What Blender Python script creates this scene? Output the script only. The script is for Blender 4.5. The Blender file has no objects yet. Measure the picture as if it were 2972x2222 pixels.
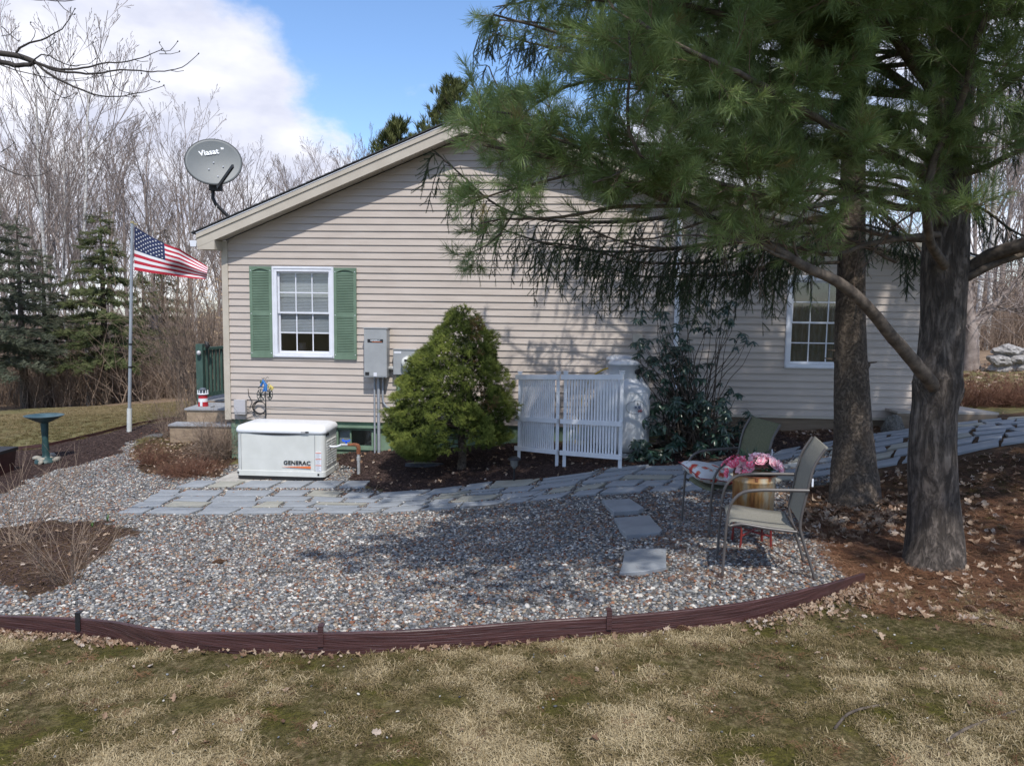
import bpy, bmesh, math, random
import numpy as np
from mathutils import Vector, Matrix, noise, Euler
R = math.radians
rnd = random.Random(7); rng = np.random.default_rng(7)
sc = bpy.context.scene; COL = sc.collection
# ------------------------------------------------------------------ camera
FS, CX, CY = 2288.0, 1486.0, 1111.0           # focal length and centre in photograph pixels
CAMZ = 2.4
cam_rot = Matrix.Rotation(R(90 - 5.6), 4, 'X') @ Matrix.Rotation(0.013, 4, 'Z')
cd = bpy.data.cameras.new('camera'); cam = bpy.data.objects.new('camera', cd); COL.objects.link(cam)
cam.matrix_world = Matrix.Translation((0, 0, CAMZ)) @ cam_rot
cd.sensor_width = 36; cd.lens = 36 * FS / 2972; cd.clip_start = 0.05; cd.clip_end = 2000
sc.camera = cam
# ------------------------------------------------------------------ sun, sky, exposure
SUN = Vector((0.25, -1.0, 1.42)).normalized()
sl = bpy.data.lights.new('sun', 'SUN'); so = bpy.data.objects.new('sun', sl); COL.objects.link(so)
sl.energy = 3.7; sl.angle = R(0.55); sl.color = (1, .955, .89)
so.rotation_euler = (-SUN).to_track_quat('-Z', 'Y').to_euler()
w = bpy.data.worlds.new('World'); sc.world = w; w.use_nodes = True
wn = w.node_tree.nodes; wl = w.node_tree.links; wn.clear()
def N(t, **k):
    n = wn.new(t)
    for a, b in k.items(): setattr(n, a, b)
    return n
sky = N('ShaderNodeTexSky', sky_type='NISHITA', sun_disc=False)
sky.sun_elevation = math.asin(SUN.z); sky.sun_rotation = math.atan2(SUN.x, SUN.y)
sky.air_density = 1.0; sky.dust_density = .3; sky.ozone_density = 3.2
tc = N('ShaderNodeTexCoord')
mp = N('ShaderNodeMapping'); mp.inputs['Scale'].default_value = (1, 1, 2.1); mp.inputs['Location'].default_value = (0.42, 0.1, 0.33)
wl.new(tc.outputs['Generated'], mp.inputs['Vector'])
n1 = N('ShaderNodeTexNoise'); n1.inputs['Scale'].default_value = 2.6; n1.inputs['Detail'].default_value = 9; n1.inputs['Roughness'].default_value = .58; n1.inputs['Distortion'].default_value = .25
wl.new(mp.outputs[0], n1.inputs['Vector'])
# cloud banks: two broad directions with more cloud (left of the house, and the horizon), noise everywhere
def blob(px, py, width, amp):
    d = cam_rot.to_3x3() @ Vector(((px-CX)/FS, -(py-CY)/FS, -1)); d.normalize()
    dot = N('ShaderNodeVectorMath', operation='DISTANCE'); dot.inputs[1].default_value = d
    nv = N('ShaderNodeVectorMath', operation='NORMALIZE'); wl.new(tc.outputs['Generated'], nv.inputs[0]); wl.new(nv.outputs[0], dot.inputs[0])
    mr = N('ShaderNodeMapRange', interpolation_type='SMOOTHSTEP'); mr.inputs['From Min'].default_value = 0; mr.inputs['From Max'].default_value = width
    mr.inputs['To Min'].default_value = amp; mr.inputs['To Max'].default_value = 0; wl.new(dot.outputs['Value'], mr.inputs['Value']); return mr.outputs[0]
am = N('ShaderNodeMath', operation='MULTIPLY_ADD'); am.inputs[1].default_value = 1.8; am.inputs[2].default_value = -.37; wl.new(n1.outputs['Fac'], am.inputs[0]); acc = am.outputs[0]
for b in [(-250, 200, .50, .26), (280, 420, .36, .22), (640, 130, .16, .22), (960, 450, .26, .46), (1250, 110, .38, -.42), (900, 250, .14, -.06), (1500, 470, .3, .10), (2300, 350, .5, .12), (1000, 60, .14, -.10), (130, -60, .13, -.10)]:
    a = N('ShaderNodeMath', operation='ADD'); wl.new(acc, a.inputs[0]); wl.new(blob(*b), a.inputs[1]); acc = a.outputs[0]
cr = N('ShaderNodeMapRange', interpolation_type='SMOOTHSTEP'); cr.inputs['From Min'].default_value = .46; cr.inputs['From Max'].default_value = .74; wl.new(acc, cr.inputs['Value'])
n2 = N('ShaderNodeTexNoise'); n2.inputs['Scale'].default_value = 5.5; n2.inputs['Detail'].default_value = 7; wl.new(mp.outputs[0], n2.inputs['Vector'])
cc = N('ShaderNodeValToRGB'); cc.color_ramp.elements[0].position = .36; cc.color_ramp.elements[0].color = (4.7, 4.9, 5.9, 1); cc.color_ramp.elements[1].position = .62; cc.color_ramp.elements[1].color = (7.6, 7.6, 8.0, 1)
wl.new(n2.outputs['Fac'], cc.inputs[0])
tintm = N('ShaderNodeMix', data_type='RGBA', blend_type='MULTIPLY'); tintm.inputs[0].default_value = 1; tintm.inputs[7].default_value = (1.04, 1.13, 1.25, 1); wl.new(sky.outputs[0], tintm.inputs[6])
mx = N('ShaderNodeMix', data_type='RGBA'); wl.new(cr.outputs[0], mx.inputs[0]); wl.new(tintm.outputs[2], mx.inputs[6]); wl.new(cc.outputs[0], mx.inputs[7])
bg = N('ShaderNodeBackground'); bg.inputs['Strength'].default_value = .15; wl.new(mx.outputs[2], bg.inputs[0])
wo = N('ShaderNodeOutputWorld'); wl.new(bg.outputs[0], wo.inputs[0])
sc.view_settings.view_transform = 'Standard'; sc.view_settings.look = 'None'; sc.view_settings.gamma = 1; sc.view_settings.exposure = 0.12
sc.render.engine = 'CYCLES'; sc.cycles.use_denoising = True; sc.cycles.max_bounces = 6; sc.cycles.diffuse_bounces = 3; sc.cycles.transparent_max_bounces = 16
try: sc.cycles.denoiser = 'OPENIMAGEDENOISE'; sc.cycles.denoising_prefilter = 'ACCURATE'
except Exception: pass
# ------------------------------------------------------------------ pixel -> world
def ray(px, py):
    return cam_rot.to_3x3() @ Vector(((px-CX)/FS, -(py-CY)/FS, -1))
def P(px, py, d):
    v = ray(px, py); return Vector((0, 0, CAMZ)) + v * (d / v.y)
WA = math.atan(.07); UA = Vector((math.cos(WA), -math.sin(WA), 0)); WV = Vector((math.sin(WA), math.cos(WA), 0)); WO = Vector((0, 11.65, 0))
HM = Matrix(((UA.x, WV.x, 0, WO.x), (UA.y, WV.y, 0, WO.y), (0, 0, 1, 0), (0, 0, 0, 1)))   # wall frame: x along wall, y into house, z up
def WU(px, py, off=0.0):
    o = Vector((0, 0, CAMZ)); v = ray(px, py)
    t = ((WO - WV*off - o).dot(WV)) / v.dot(WV); p = o + v*t
    return (p - WO).dot(UA), p.z
# ------------------------------------------------------------------ ground height: thin-plate spline
GC = [(1140,1885,3.9),(0,1840,4.6),(2500,1690,5.3),(2101,1681,5.25),(2344,1654,5.3),(2319,1608,5.85),(2083,1609,5.85),(2002,1528,6.95),(2712,1655,5.6),(2485,1460,8.0),(686,1395,10.6),(943,1395,10.55),
 (1099,1313,11.75),(680,1330,11.95),(1619,1357,10.1),(1803,1357,9.5),(1503,1330,10.7),(345,1492,8.9),(1100,1490,8.7),(1500,1462,8.9),(2000,1425,9.0),
 (2240,1402,8.9),(2560,1358,8.9),(2972,1290,8.6),(2972,1222,10.5),(2650,1245,10.8),(2300,1300,10.2),(1486,2222,2.75),(0,2222,2.85),(2972,2222,2.75),
 (2972,1600,5.8),(134,1330,12.7),(375,1252,15.5),(100,1500,9.4),(0,1700,6.0),(600,1700,5.9),(1486,1700,5.35),(1486,1560,7.14),
 (0,1190,28),(500,1162,30),(300,1140,60),(2800,1050,22),(2900,1005,45),(2972,1180,12.8)]
gp = np.array([tuple(P(*c)) for c in GC] + [(-200,0,-1.5),(200,0,1.5),(0,-150,1.5),(-150,200,-6),(150,200,-1),(0,220,-4),(0,-8,.9),(-6,-3,.75),(6,-3,.85),(9,3,.7),(-9,5,.1),(0,30,-.3),(0,16,.2)])
def _U(r2): return np.where(r2 > 1e-9, r2*np.log(r2+1e-12)*.5, 0)
n_ = len(gp); XY = gp[:, :2]; K = _U(((XY[:, None]-XY[None])**2).sum(-1)) + np.eye(n_)*.25
Pm = np.c_[np.ones(n_), XY]; A_ = np.zeros((n_+3, n_+3)); A_[:n_, :n_] = K; A_[:n_, n_:] = Pm; A_[n_:, :n_] = Pm.T
sol = np.linalg.solve(A_, np.r_[gp[:, 2], 0, 0, 0])
def GZ(x, y):
    x = np.asarray(x, float); y = np.asarray(y, float); q = np.c_[x.ravel(), y.ravel()]; out = np.zeros(len(q))
    for i in range(0, len(q), 20000):
        s = q[i:i+20000]; out[i:i+20000] = _U(((s[:, None]-XY[None])**2).sum(-1)) @ sol[:n_] + sol[n_] + s @ sol[n_+1:]
    return out.reshape(x.shape)
def gz(x, y): return float(GZ(np.array([x]), np.array([y]))[0])
def GP(px, py):                                   # pixel ray meets the ground
    v = ray(px, py); v = v / v.y
    ds = np.r_[np.arange(2.2, 16, .1), np.arange(16, 90, .6)]
    zs = CAMZ + v.z*ds - GZ(v.x*ds, ds); k = np.where(zs < 0)[0]
    if len(k) == 0: d = 85
    else:
        k = k[0]; d = ds[k] if k == 0 else ds[k-1] + (ds[k]-ds[k-1])*zs[k-1]/(zs[k-1]-zs[k])
    return Vector((v.x*d, d, gz(v.x*d, d)))
# ------------------------------------------------------------------ objects
def link(o, parent=None):
    COL.objects.link(o)
    if parent is not None: o.parent = parent
    return o
def tag(o, label=None, cat=None, group=None, kind=None):
    if label: o['label'] = label
    if cat: o['category'] = cat
    if group: o['group'] = group
    if kind: o['kind'] = kind
    return o
def thing(name, label, cat, loc=(0, 0, 0), rz=0, group=None, kind=None, M=None):
    o = bpy.data.objects.new(name, None); o.empty_display_size = .1; COL.objects.link(o)
    if M is not None: o.matrix_world = M
    else: o.location = loc; o.rotation_euler = (0, 0, rz)
    return tag(o, label, cat, group, kind)
def wallthing(name, label, cat, u, z, off=0, **k):
    return thing(name, label, cat, M=HM @ Matrix.Translation((u, -off, z)), **k)
def mesh_np(name, V, F, mats=(), smooth=False):
    me = bpy.data.meshes.new(name); V = np.asarray(V, np.float32); F = np.asarray(F, np.int32); k = F.shape[1]
    me.vertices.add(len(V)); me.vertices.foreach_set('co', V.ravel()); me.loops.add(F.size); me.loops.foreach_set('vertex_index', F.ravel())
    me.polygons.add(len(F)); me.polygons.foreach_set('loop_start', np.arange(0, F.size, k, dtype=np.int32))
    if smooth: me.polygons.foreach_set('use_smooth', np.ones(len(F), bool))
    me.update(calc_edges=True); me.validate()
    for m in (mats if isinstance(mats, (list, tuple)) else [mats]): me.materials.append(m)
    return me
class MB:
    def __init__(s): s.v = []; s.f = []; s.m = []; s.s = []
    def add(s, vs, fs, mi=0, sm=False):
        b = len(s.v); s.v += [tuple(v) for v in vs]
        for f in fs: s.f.append([b+i for i in f]); s.m.append(mi); s.s.append(sm)
        return s
    def box(s, x0, x1, y0, y1, z0, z1, mi=0, M=None):
        vs = [Vector((x, y, z)) for z in (z0, z1) for y in (y0, y1) for x in (x0, x1)]
        if M is not None: vs = [M @ v for v in vs]
        return s.add(vs, [(0,2,3,1),(4,5,7,6),(0,1,5,4),(2,6,7,3),(0,4,6,2),(1,3,7,5)], mi)
    def bar(s, a, b, w, h, mi=0, up=(0, 0, 1)):   # box between two points, w sideways, h along up
        a = Vector(a); b = Vector(b); d = (b-a).normalized(); sd = d.cross(Vector(up))
        if sd.length < 1e-4: sd = Vector((1, 0, 0))
        sd.normalize(); u = sd.cross(d).normalized(); vs = []
        for p in (a, b):
            for i, j in ((-1,-1),(1,-1),(1,1),(-1,1)): vs.append(p + sd*(w/2*i) + u*(h/2*j))
        return s.add(vs, [(3,2,1,0),(4,5,6,7),(0,1,5,4),(1,2,6,5),(2,3,7,6),(3,0,4,7)], mi)
    def tube(s, pts, r, n=8, mi=0, cap=True, sm=True):
        pts = [Vector(p) for p in pts]; k = len(pts)
        rs = [r]*k if isinstance(r, (int, float)) else list(r); vs = []; ref = None
        for i, p in enumerate(pts):
            d = (pts[min(i+1, k-1)] - pts[max(i-1, 0)]).normalized()
            if ref is None: ref = d.orthogonal().normalized()
            ref = (ref - d*ref.dot(d)).normalized(); bi = d.cross(ref)
            for j in range(n):
                t = 2*math.pi*j/n; vs.append(p + (ref*math.cos(t) + bi*math.sin(t))*rs[i])
        fs = [(i*n+j, i*n+(j+1) % n, (i+1)*n+(j+1) % n, (i+1)*n+j) for i in range(k-1) for j in range(n)]
        s.add(vs, fs, mi, sm)
        if cap: s.add(vs[:n], [tuple(range(n))[::-1]], mi); s.add(vs[-n:], [tuple(range(n))], mi)
        return s
    def lathe(s, prof, n=24, c=(0, 0, 0), mi=0, M=None, sm=True):
        vs = []
        for r, z in prof:
            for j in range(n):
                t = 2*math.pi*j/n; v = Vector((c[0]+r*math.cos(t), c[1]+r*math.sin(t), c[2]+z)); vs.append(M @ v if M is not None else v)
        fs = [(i*n+j, i*n+(j+1) % n, (i+1)*n+(j+1) % n, (i+1)*n+j) for i in range(len(prof)-1) for j in range(n)]
        return s.add(vs, fs, mi, sm)
    def prism(s, poly, z0, z1, mi=0, axis='z', bev=0):  # polygon extruded along z (or y when axis='y': poly in x,z)
        n = len(poly); f = (lambda p, q: (p[0], p[1], q)) if axis == 'z' else (lambda p, q: (p[0], q, p[1]))
        c = (sum(p[0] for p in poly)/n, sum(p[1] for p in poly)/n)
        if bev:
            ins = []
            for p in poly:
                L = math.hypot(p[0]-c[0], p[1]-c[1]) or 1; ins.append((p[0]+(c[0]-p[0])*bev/L, p[1]+(c[1]-p[1])*bev/L))
            vs = [f(p, z0) for p in poly] + [f(p, z1-bev*.7) for p in poly] + [f(p, z1) for p in ins]
            fs = [tuple(range(n))[::-1], tuple(range(2*n, 3*n))] + [(q*n+i, q*n+(i+1) % n, (q+1)*n+(i+1) % n, (q+1)*n+i) for q in (0, 1) for i in range(n)]
        else:
            vs = [f(p, z0) for p in poly] + [f(p, z1) for p in poly]
            fs = [tuple(range(n))[::-1], tuple(range(n, 2*n))] + [(i, (i+1) % n, n+(i+1) % n, n+i) for i in range(n)]
        return s.add(vs, fs, mi)
    def mesh(s, name, mats):
        me = bpy.data.meshes.new(name); me.from_pydata(s.v, [], s.f)
        for m in (mats if isinstance(mats, (list, tuple)) else [mats]): me.materials.append(m)
        me.polygons.foreach_set('material_index', s.m); me.polygons.foreach_set('use_smooth', s.s)
        bm = bmesh.new(); bm.from_mesh(me); bmesh.ops.recalc_face_normals(bm, faces=bm.faces); bm.to_mesh(me); bm.free(); return me
    def build(s, name, mats, parent=None, bevel=0, **k):
        o = bpy.data.objects.new(name, s.mesh(name, mats)); link(o, parent)
        if bevel:
            b = o.modifiers.new('bevel', 'BEVEL'); b.width = bevel; b.segments = 2; b.limit_method = 'ANGLE'; b.angle_limit = R(40)
        return tag(o, **k) if k else o
def obj(name, me, parent=None, **k):
    o = bpy.data.objects.new(name, me); link(o, parent); return tag(o, **k) if k else o
def rrect(W, D, r, n=5):
    pts = []
    for cx, cy, a0 in ((W/2-r, D/2-r, 0), (-W/2+r, D/2-r, 90), (-W/2+r, -D/2+r, 180), (W/2-r, -D/2+r, 270)):
        for i in range(n+1):
            a = R(a0+90*i/n); pts.append((cx+r*math.cos(a), cy+r*math.sin(a)))
    return pts
def stack(mb, levels, mi=0):                      # levels: list of (W, D, r, z)
    rings = [[(x, y, z) for x, y in rrect(W, D, r)] for W, D, r, z in levels]; n = len(rings[0]); vs = sum(rings, [])
    fs = [(i*n+j, i*n+(j+1) % n, (i+1)*n+(j+1) % n, (i+1)*n+j) for i in range(len(rings)-1) for j in range(n)]
    mb.add(vs, fs + [tuple(range(n))[::-1], tuple(range(len(vs)-n, len(vs)))], mi); return mb
def text(body, size, mat, parent, M, ext=.001, name='lettering', ax='CENTER', bold=0, sx=1):
    c = bpy.data.curves.new(name, 'FONT'); c.body = body; c.size = size; c.extrude = ext; c.align_x = ax; c.align_y = 'CENTER'; c.offset = bold; c.resolution_u = 3
    c.materials.append(mat); tmp = bpy.data.objects.new(name, c); COL.objects.link(tmp); me = bpy.data.meshes.new_from_object(tmp, depsgraph=bpy.context.evaluated_depsgraph_get()); bpy.data.objects.remove(tmp); me.materials.clear(); me.materials.append(mat)
    o = bpy.data.objects.new(name, me); link(o, parent); o.matrix_local = M @ Matrix.Diagonal((sx, 1, 1, 1)); return o
FRONT = Matrix.Rotation(R(90), 4, 'X')             # text facing -y
# ------------------------------------------------------------------ materials
def srgb(h):
    return tuple(((c/255+.055)/1.055)**2.4 if c/255 > .04045 else c/255/12.92 for c in h) + (1,)
def mat(name, c1, c2=None, scale=8, rough=.6, bump=0, bscale=None, metal=0, detail=5, stretch=(1, 1, 1), spec=.5, coat=0, pos=(.35, .65), c3=None, bdist=.01, tex='noise'):
    m = bpy.data.materials.new(name); m.use_nodes = True; nt = m.node_tree; b = nt.nodes['Principled BSDF']
    b.inputs['Roughness'].default_value = rough; b.inputs['Metallic'].default_value = metal; b.inputs['Specular IOR Level'].default_value = spec; b.inputs['Coat Weight'].default_value = coat
    c1 = tuple(c1)+(1,) if len(c1) == 3 else c1
    if c2 is None and not bump: b.inputs['Base Color'].default_value = c1; return m
    t = nt.nodes.new('ShaderNodeTexCoord'); mpn = nt.nodes.new('ShaderNodeMapping'); mpn.inputs['Scale'].default_value = stretch; nt.links.new(t.outputs['Object'], mpn.inputs[0])
    n = nt.nodes.new('ShaderNodeTexNoise'); n.inputs['Scale'].default_value = scale; n.inputs['Detail'].default_value = detail; n.inputs['Roughness'].default_value = .6; nt.links.new(mpn.outputs[0], n.inputs['Vector'])
    if c2 is not None:
        c2 = tuple(c2)+(1,) if len(c2) == 3 else c2
        r = nt.nodes.new('ShaderNodeValToRGB'); r.color_ramp.elements[0].position = pos[0]; r.color_ramp.elements[0].color = c1; r.color_ramp.elements[1].position = pos[1]; r.color_ramp.elements[1].color = c2
        if c3 is not None: e = r.color_ramp.elements.new((pos[0]+pos[1])/2); e.color = tuple(c3)+(1,) if len(c3) == 3 else c3
        nt.links.new(n.outputs['Fac'], r.inputs[0]); nt.links.new(r.outputs[0], b.inputs['Base Color'])
    else: b.inputs['Base Color'].default_value = c1
    if bump:
        if tex == 'voronoi':
            n3 = nt.nodes.new('ShaderNodeTexVoronoi'); n3.feature = 'DISTANCE_TO_EDGE'; n3.inputs['Scale'].default_value = bscale or scale; o3 = n3.outputs['Distance']
        else:
            n3 = nt.nodes.new('ShaderNodeTexNoise'); n3.inputs['Scale'].default_value = bscale or scale; n3.inputs['Detail'].default_value = 8; o3 = n3.outputs['Fac']
        nt.links.new(mpn.outputs[0], n3.inputs['Vector']); bp = nt.nodes.new('ShaderNodeBump'); bp.inputs['Strength'].default_value = bump; bp.inputs['Distance'].default_value = bdist
        nt.links.new(o3, bp.inputs['Height']); nt.links.new(bp.outputs[0], b.inputs['Normal'])
    return m
def ramp_mat(name, stops, rough=.8, attr='tint', kind='INSTANCER', const=False, spec=.3, trans=0):   # colour picked per piece by a stored number
    m = bpy.data.materials.new(name); m.use_nodes = True; nt = m.node_tree; b = nt.nodes['Principled BSDF']
    b.inputs['Roughness'].default_value = rough; b.inputs['Specular IOR Level'].default_value = spec
    a = nt.nodes.new('ShaderNodeAttribute'); a.attribute_type = kind; a.attribute_name = attr
    r = nt.nodes.new('ShaderNodeValToRGB'); cr_ = r.color_ramp
    if const: cr_.interpolation = 'CONSTANT'
    while len(cr_.elements) < len(stops): cr_.elements.new(.5)
    for i, c in enumerate(stops):
        cr_.elements[i].position = i/len(stops) if const else i/(len(stops)-1); cr_.elements[i].color = c
    nt.links.new(a.outputs['Fac'], r.inputs[0]); nt.links.new(r.outputs[0], b.inputs['Base Color'])
    if trans:
        tr = nt.nodes.new('ShaderNodeBsdfTranslucent'); nt.links.new(r.outputs[0], tr.inputs[0]); ms = nt.nodes.new('ShaderNodeMixShader'); ms.inputs[0].default_value = trans
        nt.links.new(b.outputs[0], ms.inputs[1]); nt.links.new(tr.outputs[0], ms.inputs[2]); nt.links.new(ms.outputs[0], nt.nodes['Material Output'].inputs[0])
    return m
def glass_mat(name, refl=.14, tint=(.9, .93, .95)):
    m = bpy.data.materials.new(name); m.use_nodes = True; nt = m.node_tree; nt.nodes.remove(nt.nodes['Principled BSDF'])
    t = nt.nodes.new('ShaderNodeBsdfTransparent'); t.inputs[0].default_value = (*tint, 1); g = nt.nodes.new('ShaderNodeBsdfGlossy'); g.inputs['Roughness'].default_value = .03
    x = nt.nodes.new('ShaderNodeMixShader'); x.inputs[0].default_value = refl; nt.links.new(t.outputs[0], x.inputs[1]); nt.links.new(g.outputs[0], x.inputs[2]); nt.links.new(x.outputs[0], nt.nodes['Material Output'].inputs[0]); return m
M = {}
M['siding'] = mat('siding', (.435, .375, .33), (.51, .445, .395), 1.7, .55, .08, 60, stretch=(1, 1, 6), bdist=.003)
M['trim'] = mat('trim', (.46, .41, .34), (.53, .48, .405), 3, .5)
M['vinyl_white'] = mat('vinyl_white', (.66, .68, .74), (.74, .76, .82), 5, .35)
M['white_paint'] = mat('white_paint', (.70, .72, .77), (.78, .80, .84), 9, .4)
M['shutter'] = mat('shutter', (.12, .185, .13), (.155, .23, .165), 5, .5)
M['foundation'] = mat('foundation', (.13, .20, .14), (.19, .28, .2), 4, .85, .4, 30)
M['shingle'] = mat('shingle', (.03, .032, .036), (.09, .09, .095), 90, .9, .5, 120)
M['skirt'] = mat('skirt', (.17, .125, .085), (.25, .19, .135), 5, .8, stretch=(.3, 1, 3))
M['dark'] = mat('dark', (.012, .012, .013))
M['grey_metal'] = mat('grey_metal', (.30, .315, .33), (.36, .375, .39), 4, .45)
M['conduit'] = mat('conduit', (.28, .30, .33), (.36, .38, .42), 8, .4)
M['black'] = mat('black', (.015, .015, .017), rough=.5)
M['glass'] = glass_mat('glass', .065)
M['blind'] = mat('blind', (.40, .40, .40), (.46, .45, .45), 4, .6)
M['concrete'] = mat('concrete', (.33, .31, .28), (.46, .44, .40), 12, .9, .4, 60)
M['bluestone'] = mat('bluestone', (.20, .215, .232), (.31, .33, .35), 2.1, .75, .5, 18, pos=(.3, .7))
M['tanstone'] = mat('tanstone', (.24, .235, .20), (.36, .35, .30), 2.1, .8, .5, 18, pos=(.3, .7))
M['gen_body'] = mat('gen_body', (.56, .57, .54), (.63, .64, .61), 3, .35)
M['gen_lid'] = mat('gen_lid', (.70, .72, .74), (.78, .79, .81), 3, .3)
M['orange'] = mat('orange', (.72, .17, .04))
M['galv'] = mat('galv', (.33, .33, .33), (.5, .5, .49), 20, .5, metal=.3)
M['rust'] = mat('rust', (.13, .04, .02), (.30, .12, .05), 25, .85, .6)
M['edging'] = mat('edging', (.036, .014, .014), (.085, .036, .034), 14, .42, .9, 20, stretch=(.25, .25, 6), bdist=.006, spec=.6)
M['bark_pine'] = mat('bark_pine', (.035, .028, .024), (.20, .165, .14), 16, .9, 1.0, 11, stretch=(1, 1, .45), bdist=.035, pos=(.33, .72), tex='voronoi')
M['bark_spruce'] = mat('bark_spruce', (.055, .04, .03), (.19, .145, .11), 20, .9, 1.0, 26, stretch=(1, 1, .7), bdist=.015, pos=(.3, .7))
M['branch'] = mat('branch', (.05, .038, .03), (.15, .12, .095), 16, .9, .7, 30, stretch=(1, 1, 1), bdist=.006)
M['twig_red'] = mat('twig_red', (.14, .09, .065), (.27, .18, .13), 12, .9)
M['bare_bark'] = mat('bare_bark', (.17, .135, .12), (.36, .30, .27), 5, .95)
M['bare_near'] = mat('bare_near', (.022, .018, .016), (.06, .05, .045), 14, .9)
M['birch'] = mat('birch', (.30, .28, .26), (.66, .64, .62), 3, .8, stretch=(1, 1, 6))
M['shrub_twig'] = mat('shrub_twig', (.17, .12, .09), (.32, .24, .18), 8, .95)
M['brown_twig'] = mat('brown_twig', (.10, .045, .03), (.22, .11, .07), 8, .95)
# ------------------------------------------------------------------ scatter (one object of stuff, or one foliage part)
def bark(name, crack, c1, c2, sc_, zs, dist):
    m = mat(name, c1, c2, 9, .92, .0, pos=(.3, .7)); nt = m.node_tree; b = nt.nodes['Principled BSDF']; L = nt.links
    t = nt.nodes.new('ShaderNodeTexCoord'); mq = nt.nodes.new('ShaderNodeMapping'); mq.inputs['Scale'].default_value = (1, 1, zs); L.new(t.outputs['Object'], mq.inputs[0])
    nz_ = nt.nodes.new('ShaderNodeTexNoise'); nz_.inputs['Scale'].default_value = 7; nz_.inputs['Detail'].default_value = 6; L.new(mq.outputs[0], nz_.inputs['Vector'])
    va = nt.nodes.new('ShaderNodeVectorMath'); va.operation = 'MULTIPLY_ADD'; va.inputs[1].default_value = (dist,)*3; L.new(nz_.outputs['Color'], va.inputs[0]); L.new(mq.outputs[0], va.inputs[2])
    v = nt.nodes.new('ShaderNodeTexNoise'); v.inputs['Scale'].default_value = sc_; v.inputs['Detail'].default_value = 7; v.inputs['Roughness'].default_value = .68; L.new(va.outputs[0], v.inputs['Vector'])
    r = nt.nodes.new('ShaderNodeValToRGB'); r.color_ramp.elements[0].position = .40; r.color_ramp.elements[0].color = (0, 0, 0, 1); r.color_ramp.elements[1].position = .58; r.color_ramp.elements[1].color = (1, 1, 1, 1); L.new(v.outputs['Fac'], r.inputs[0])
    old = b.inputs['Base Color'].links[0].from_socket; mx_ = nt.nodes.new('ShaderNodeMix'); mx_.data_type = 'RGBA'; mx_.inputs[6].default_value = (*crack, 1); L.new(r.outputs[0], mx_.inputs[0]); L.new(old, mx_.inputs[7]); L.new(mx_.outputs[2], b.inputs['Base Color'])
    n4 = nt.nodes.new('ShaderNodeTexNoise'); n4.inputs['Scale'].default_value = 45; n4.inputs['Detail'].default_value = 8; L.new(mq.outputs[0], n4.inputs['Vector'])
    ad = nt.nodes.new('ShaderNodeMath'); ad.operation = 'MULTIPLY_ADD'; ad.inputs[1].default_value = .35; L.new(n4.outputs['Fac'], ad.inputs[0]); L.new(r.outputs[0], ad.inputs[2])
    bp = nt.nodes.new('ShaderNodeBump'); bp.inputs['Strength'].default_value = 1; bp.inputs['Distance'].default_value = .012; L.new(ad.outputs[0], bp.inputs['Height']); L.new(bp.outputs[0], b.inputs['Normal']); return m
M['bark_pine'] = bark('bark_pine', (.04, .031, .025), (.085, .066, .054), (.20, .165, .14), 26, .28, .12)
M['bark_spruce'] = bark('bark_spruce', (.07, .053, .04), (.11, .083, .062), (.24, .19, .148), 34, .8, .12)
def vec3(a, k): return np.full((k, 3), a) if np.isscalar(a) else (np.repeat(np.asarray(a)[:, None], 3, 1) if np.ndim(a) == 1 else np.asarray(a))
def scatter(name, pts, rot, scl, protos, parent=None, tint=None, idx=None, **k):
    pts = np.asarray(pts, float); n = len(pts)
    me = bpy.data.meshes.new(name); me.vertices.add(n); me.vertices.foreach_set('co', pts.astype(np.float32).ravel())
    def at(nm, ty, arr, key):
        a = me.attributes.new(nm, ty, 'POINT'); a.data.foreach_set(key, np.ascontiguousarray(arr).ravel())
    at('rot', 'FLOAT_VECTOR', vec3(rot, n).astype(np.float32), 'vector'); at('scl', 'FLOAT_VECTOR', vec3(scl, n).astype(np.float32), 'vector')
    at('tint', 'FLOAT', (rng.random(n) if tint is None else np.clip(tint, 0, .999)).astype(np.float32), 'value')
    at('idx', 'INT', (rng.integers(0, len(protos), n) if idx is None else idx).astype(np.int32), 'value')
    o = obj(name, me, parent, **k); g = bpy.data.node_groups.new(name, 'GeometryNodeTree')
    g.interface.new_socket('Geometry', in_out='INPUT', socket_type='NodeSocketGeometry'); g.interface.new_socket('Geometry', in_out='OUTPUT', socket_type='NodeSocketGeometry')
    gi = g.nodes.new('NodeGroupInput'); go = g.nodes.new('NodeGroupOutput'); ip = g.nodes.new('GeometryNodeInstanceOnPoints'); jn = g.nodes.new('GeometryNodeJoinGeometry')
    for p in reversed(protos):
        po = bpy.data.objects.new(name+'_piece', p); oi = g.nodes.new('GeometryNodeObjectInfo'); oi.inputs['Object'].default_value = po; oi.inputs['As Instance'].default_value = True
        g.links.new(oi.outputs['Geometry'], jn.inputs[0])
    def na(nm, ty):
        q = g.nodes.new('GeometryNodeInputNamedAttribute'); q.data_type = ty; q.inputs['Name'].default_value = nm; return q.outputs['Attribute']
    g.links.new(gi.outputs[0], ip.inputs['Points']); g.links.new(jn.outputs[0], ip.inputs['Instance']); ip.inputs['Pick Instance'].default_value = True
    g.links.new(na('idx', 'INT'), ip.inputs['Instance Index']); g.links.new(na('rot', 'FLOAT_VECTOR'), ip.inputs['Rotation']); g.links.new(na('scl', 'FLOAT_VECTOR'), ip.inputs['Scale'])
    g.links.new(ip.outputs[0], go.inputs[0]); md = o.modifiers.new('scatter', 'NODES'); md.node_group = g
    return o
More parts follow.
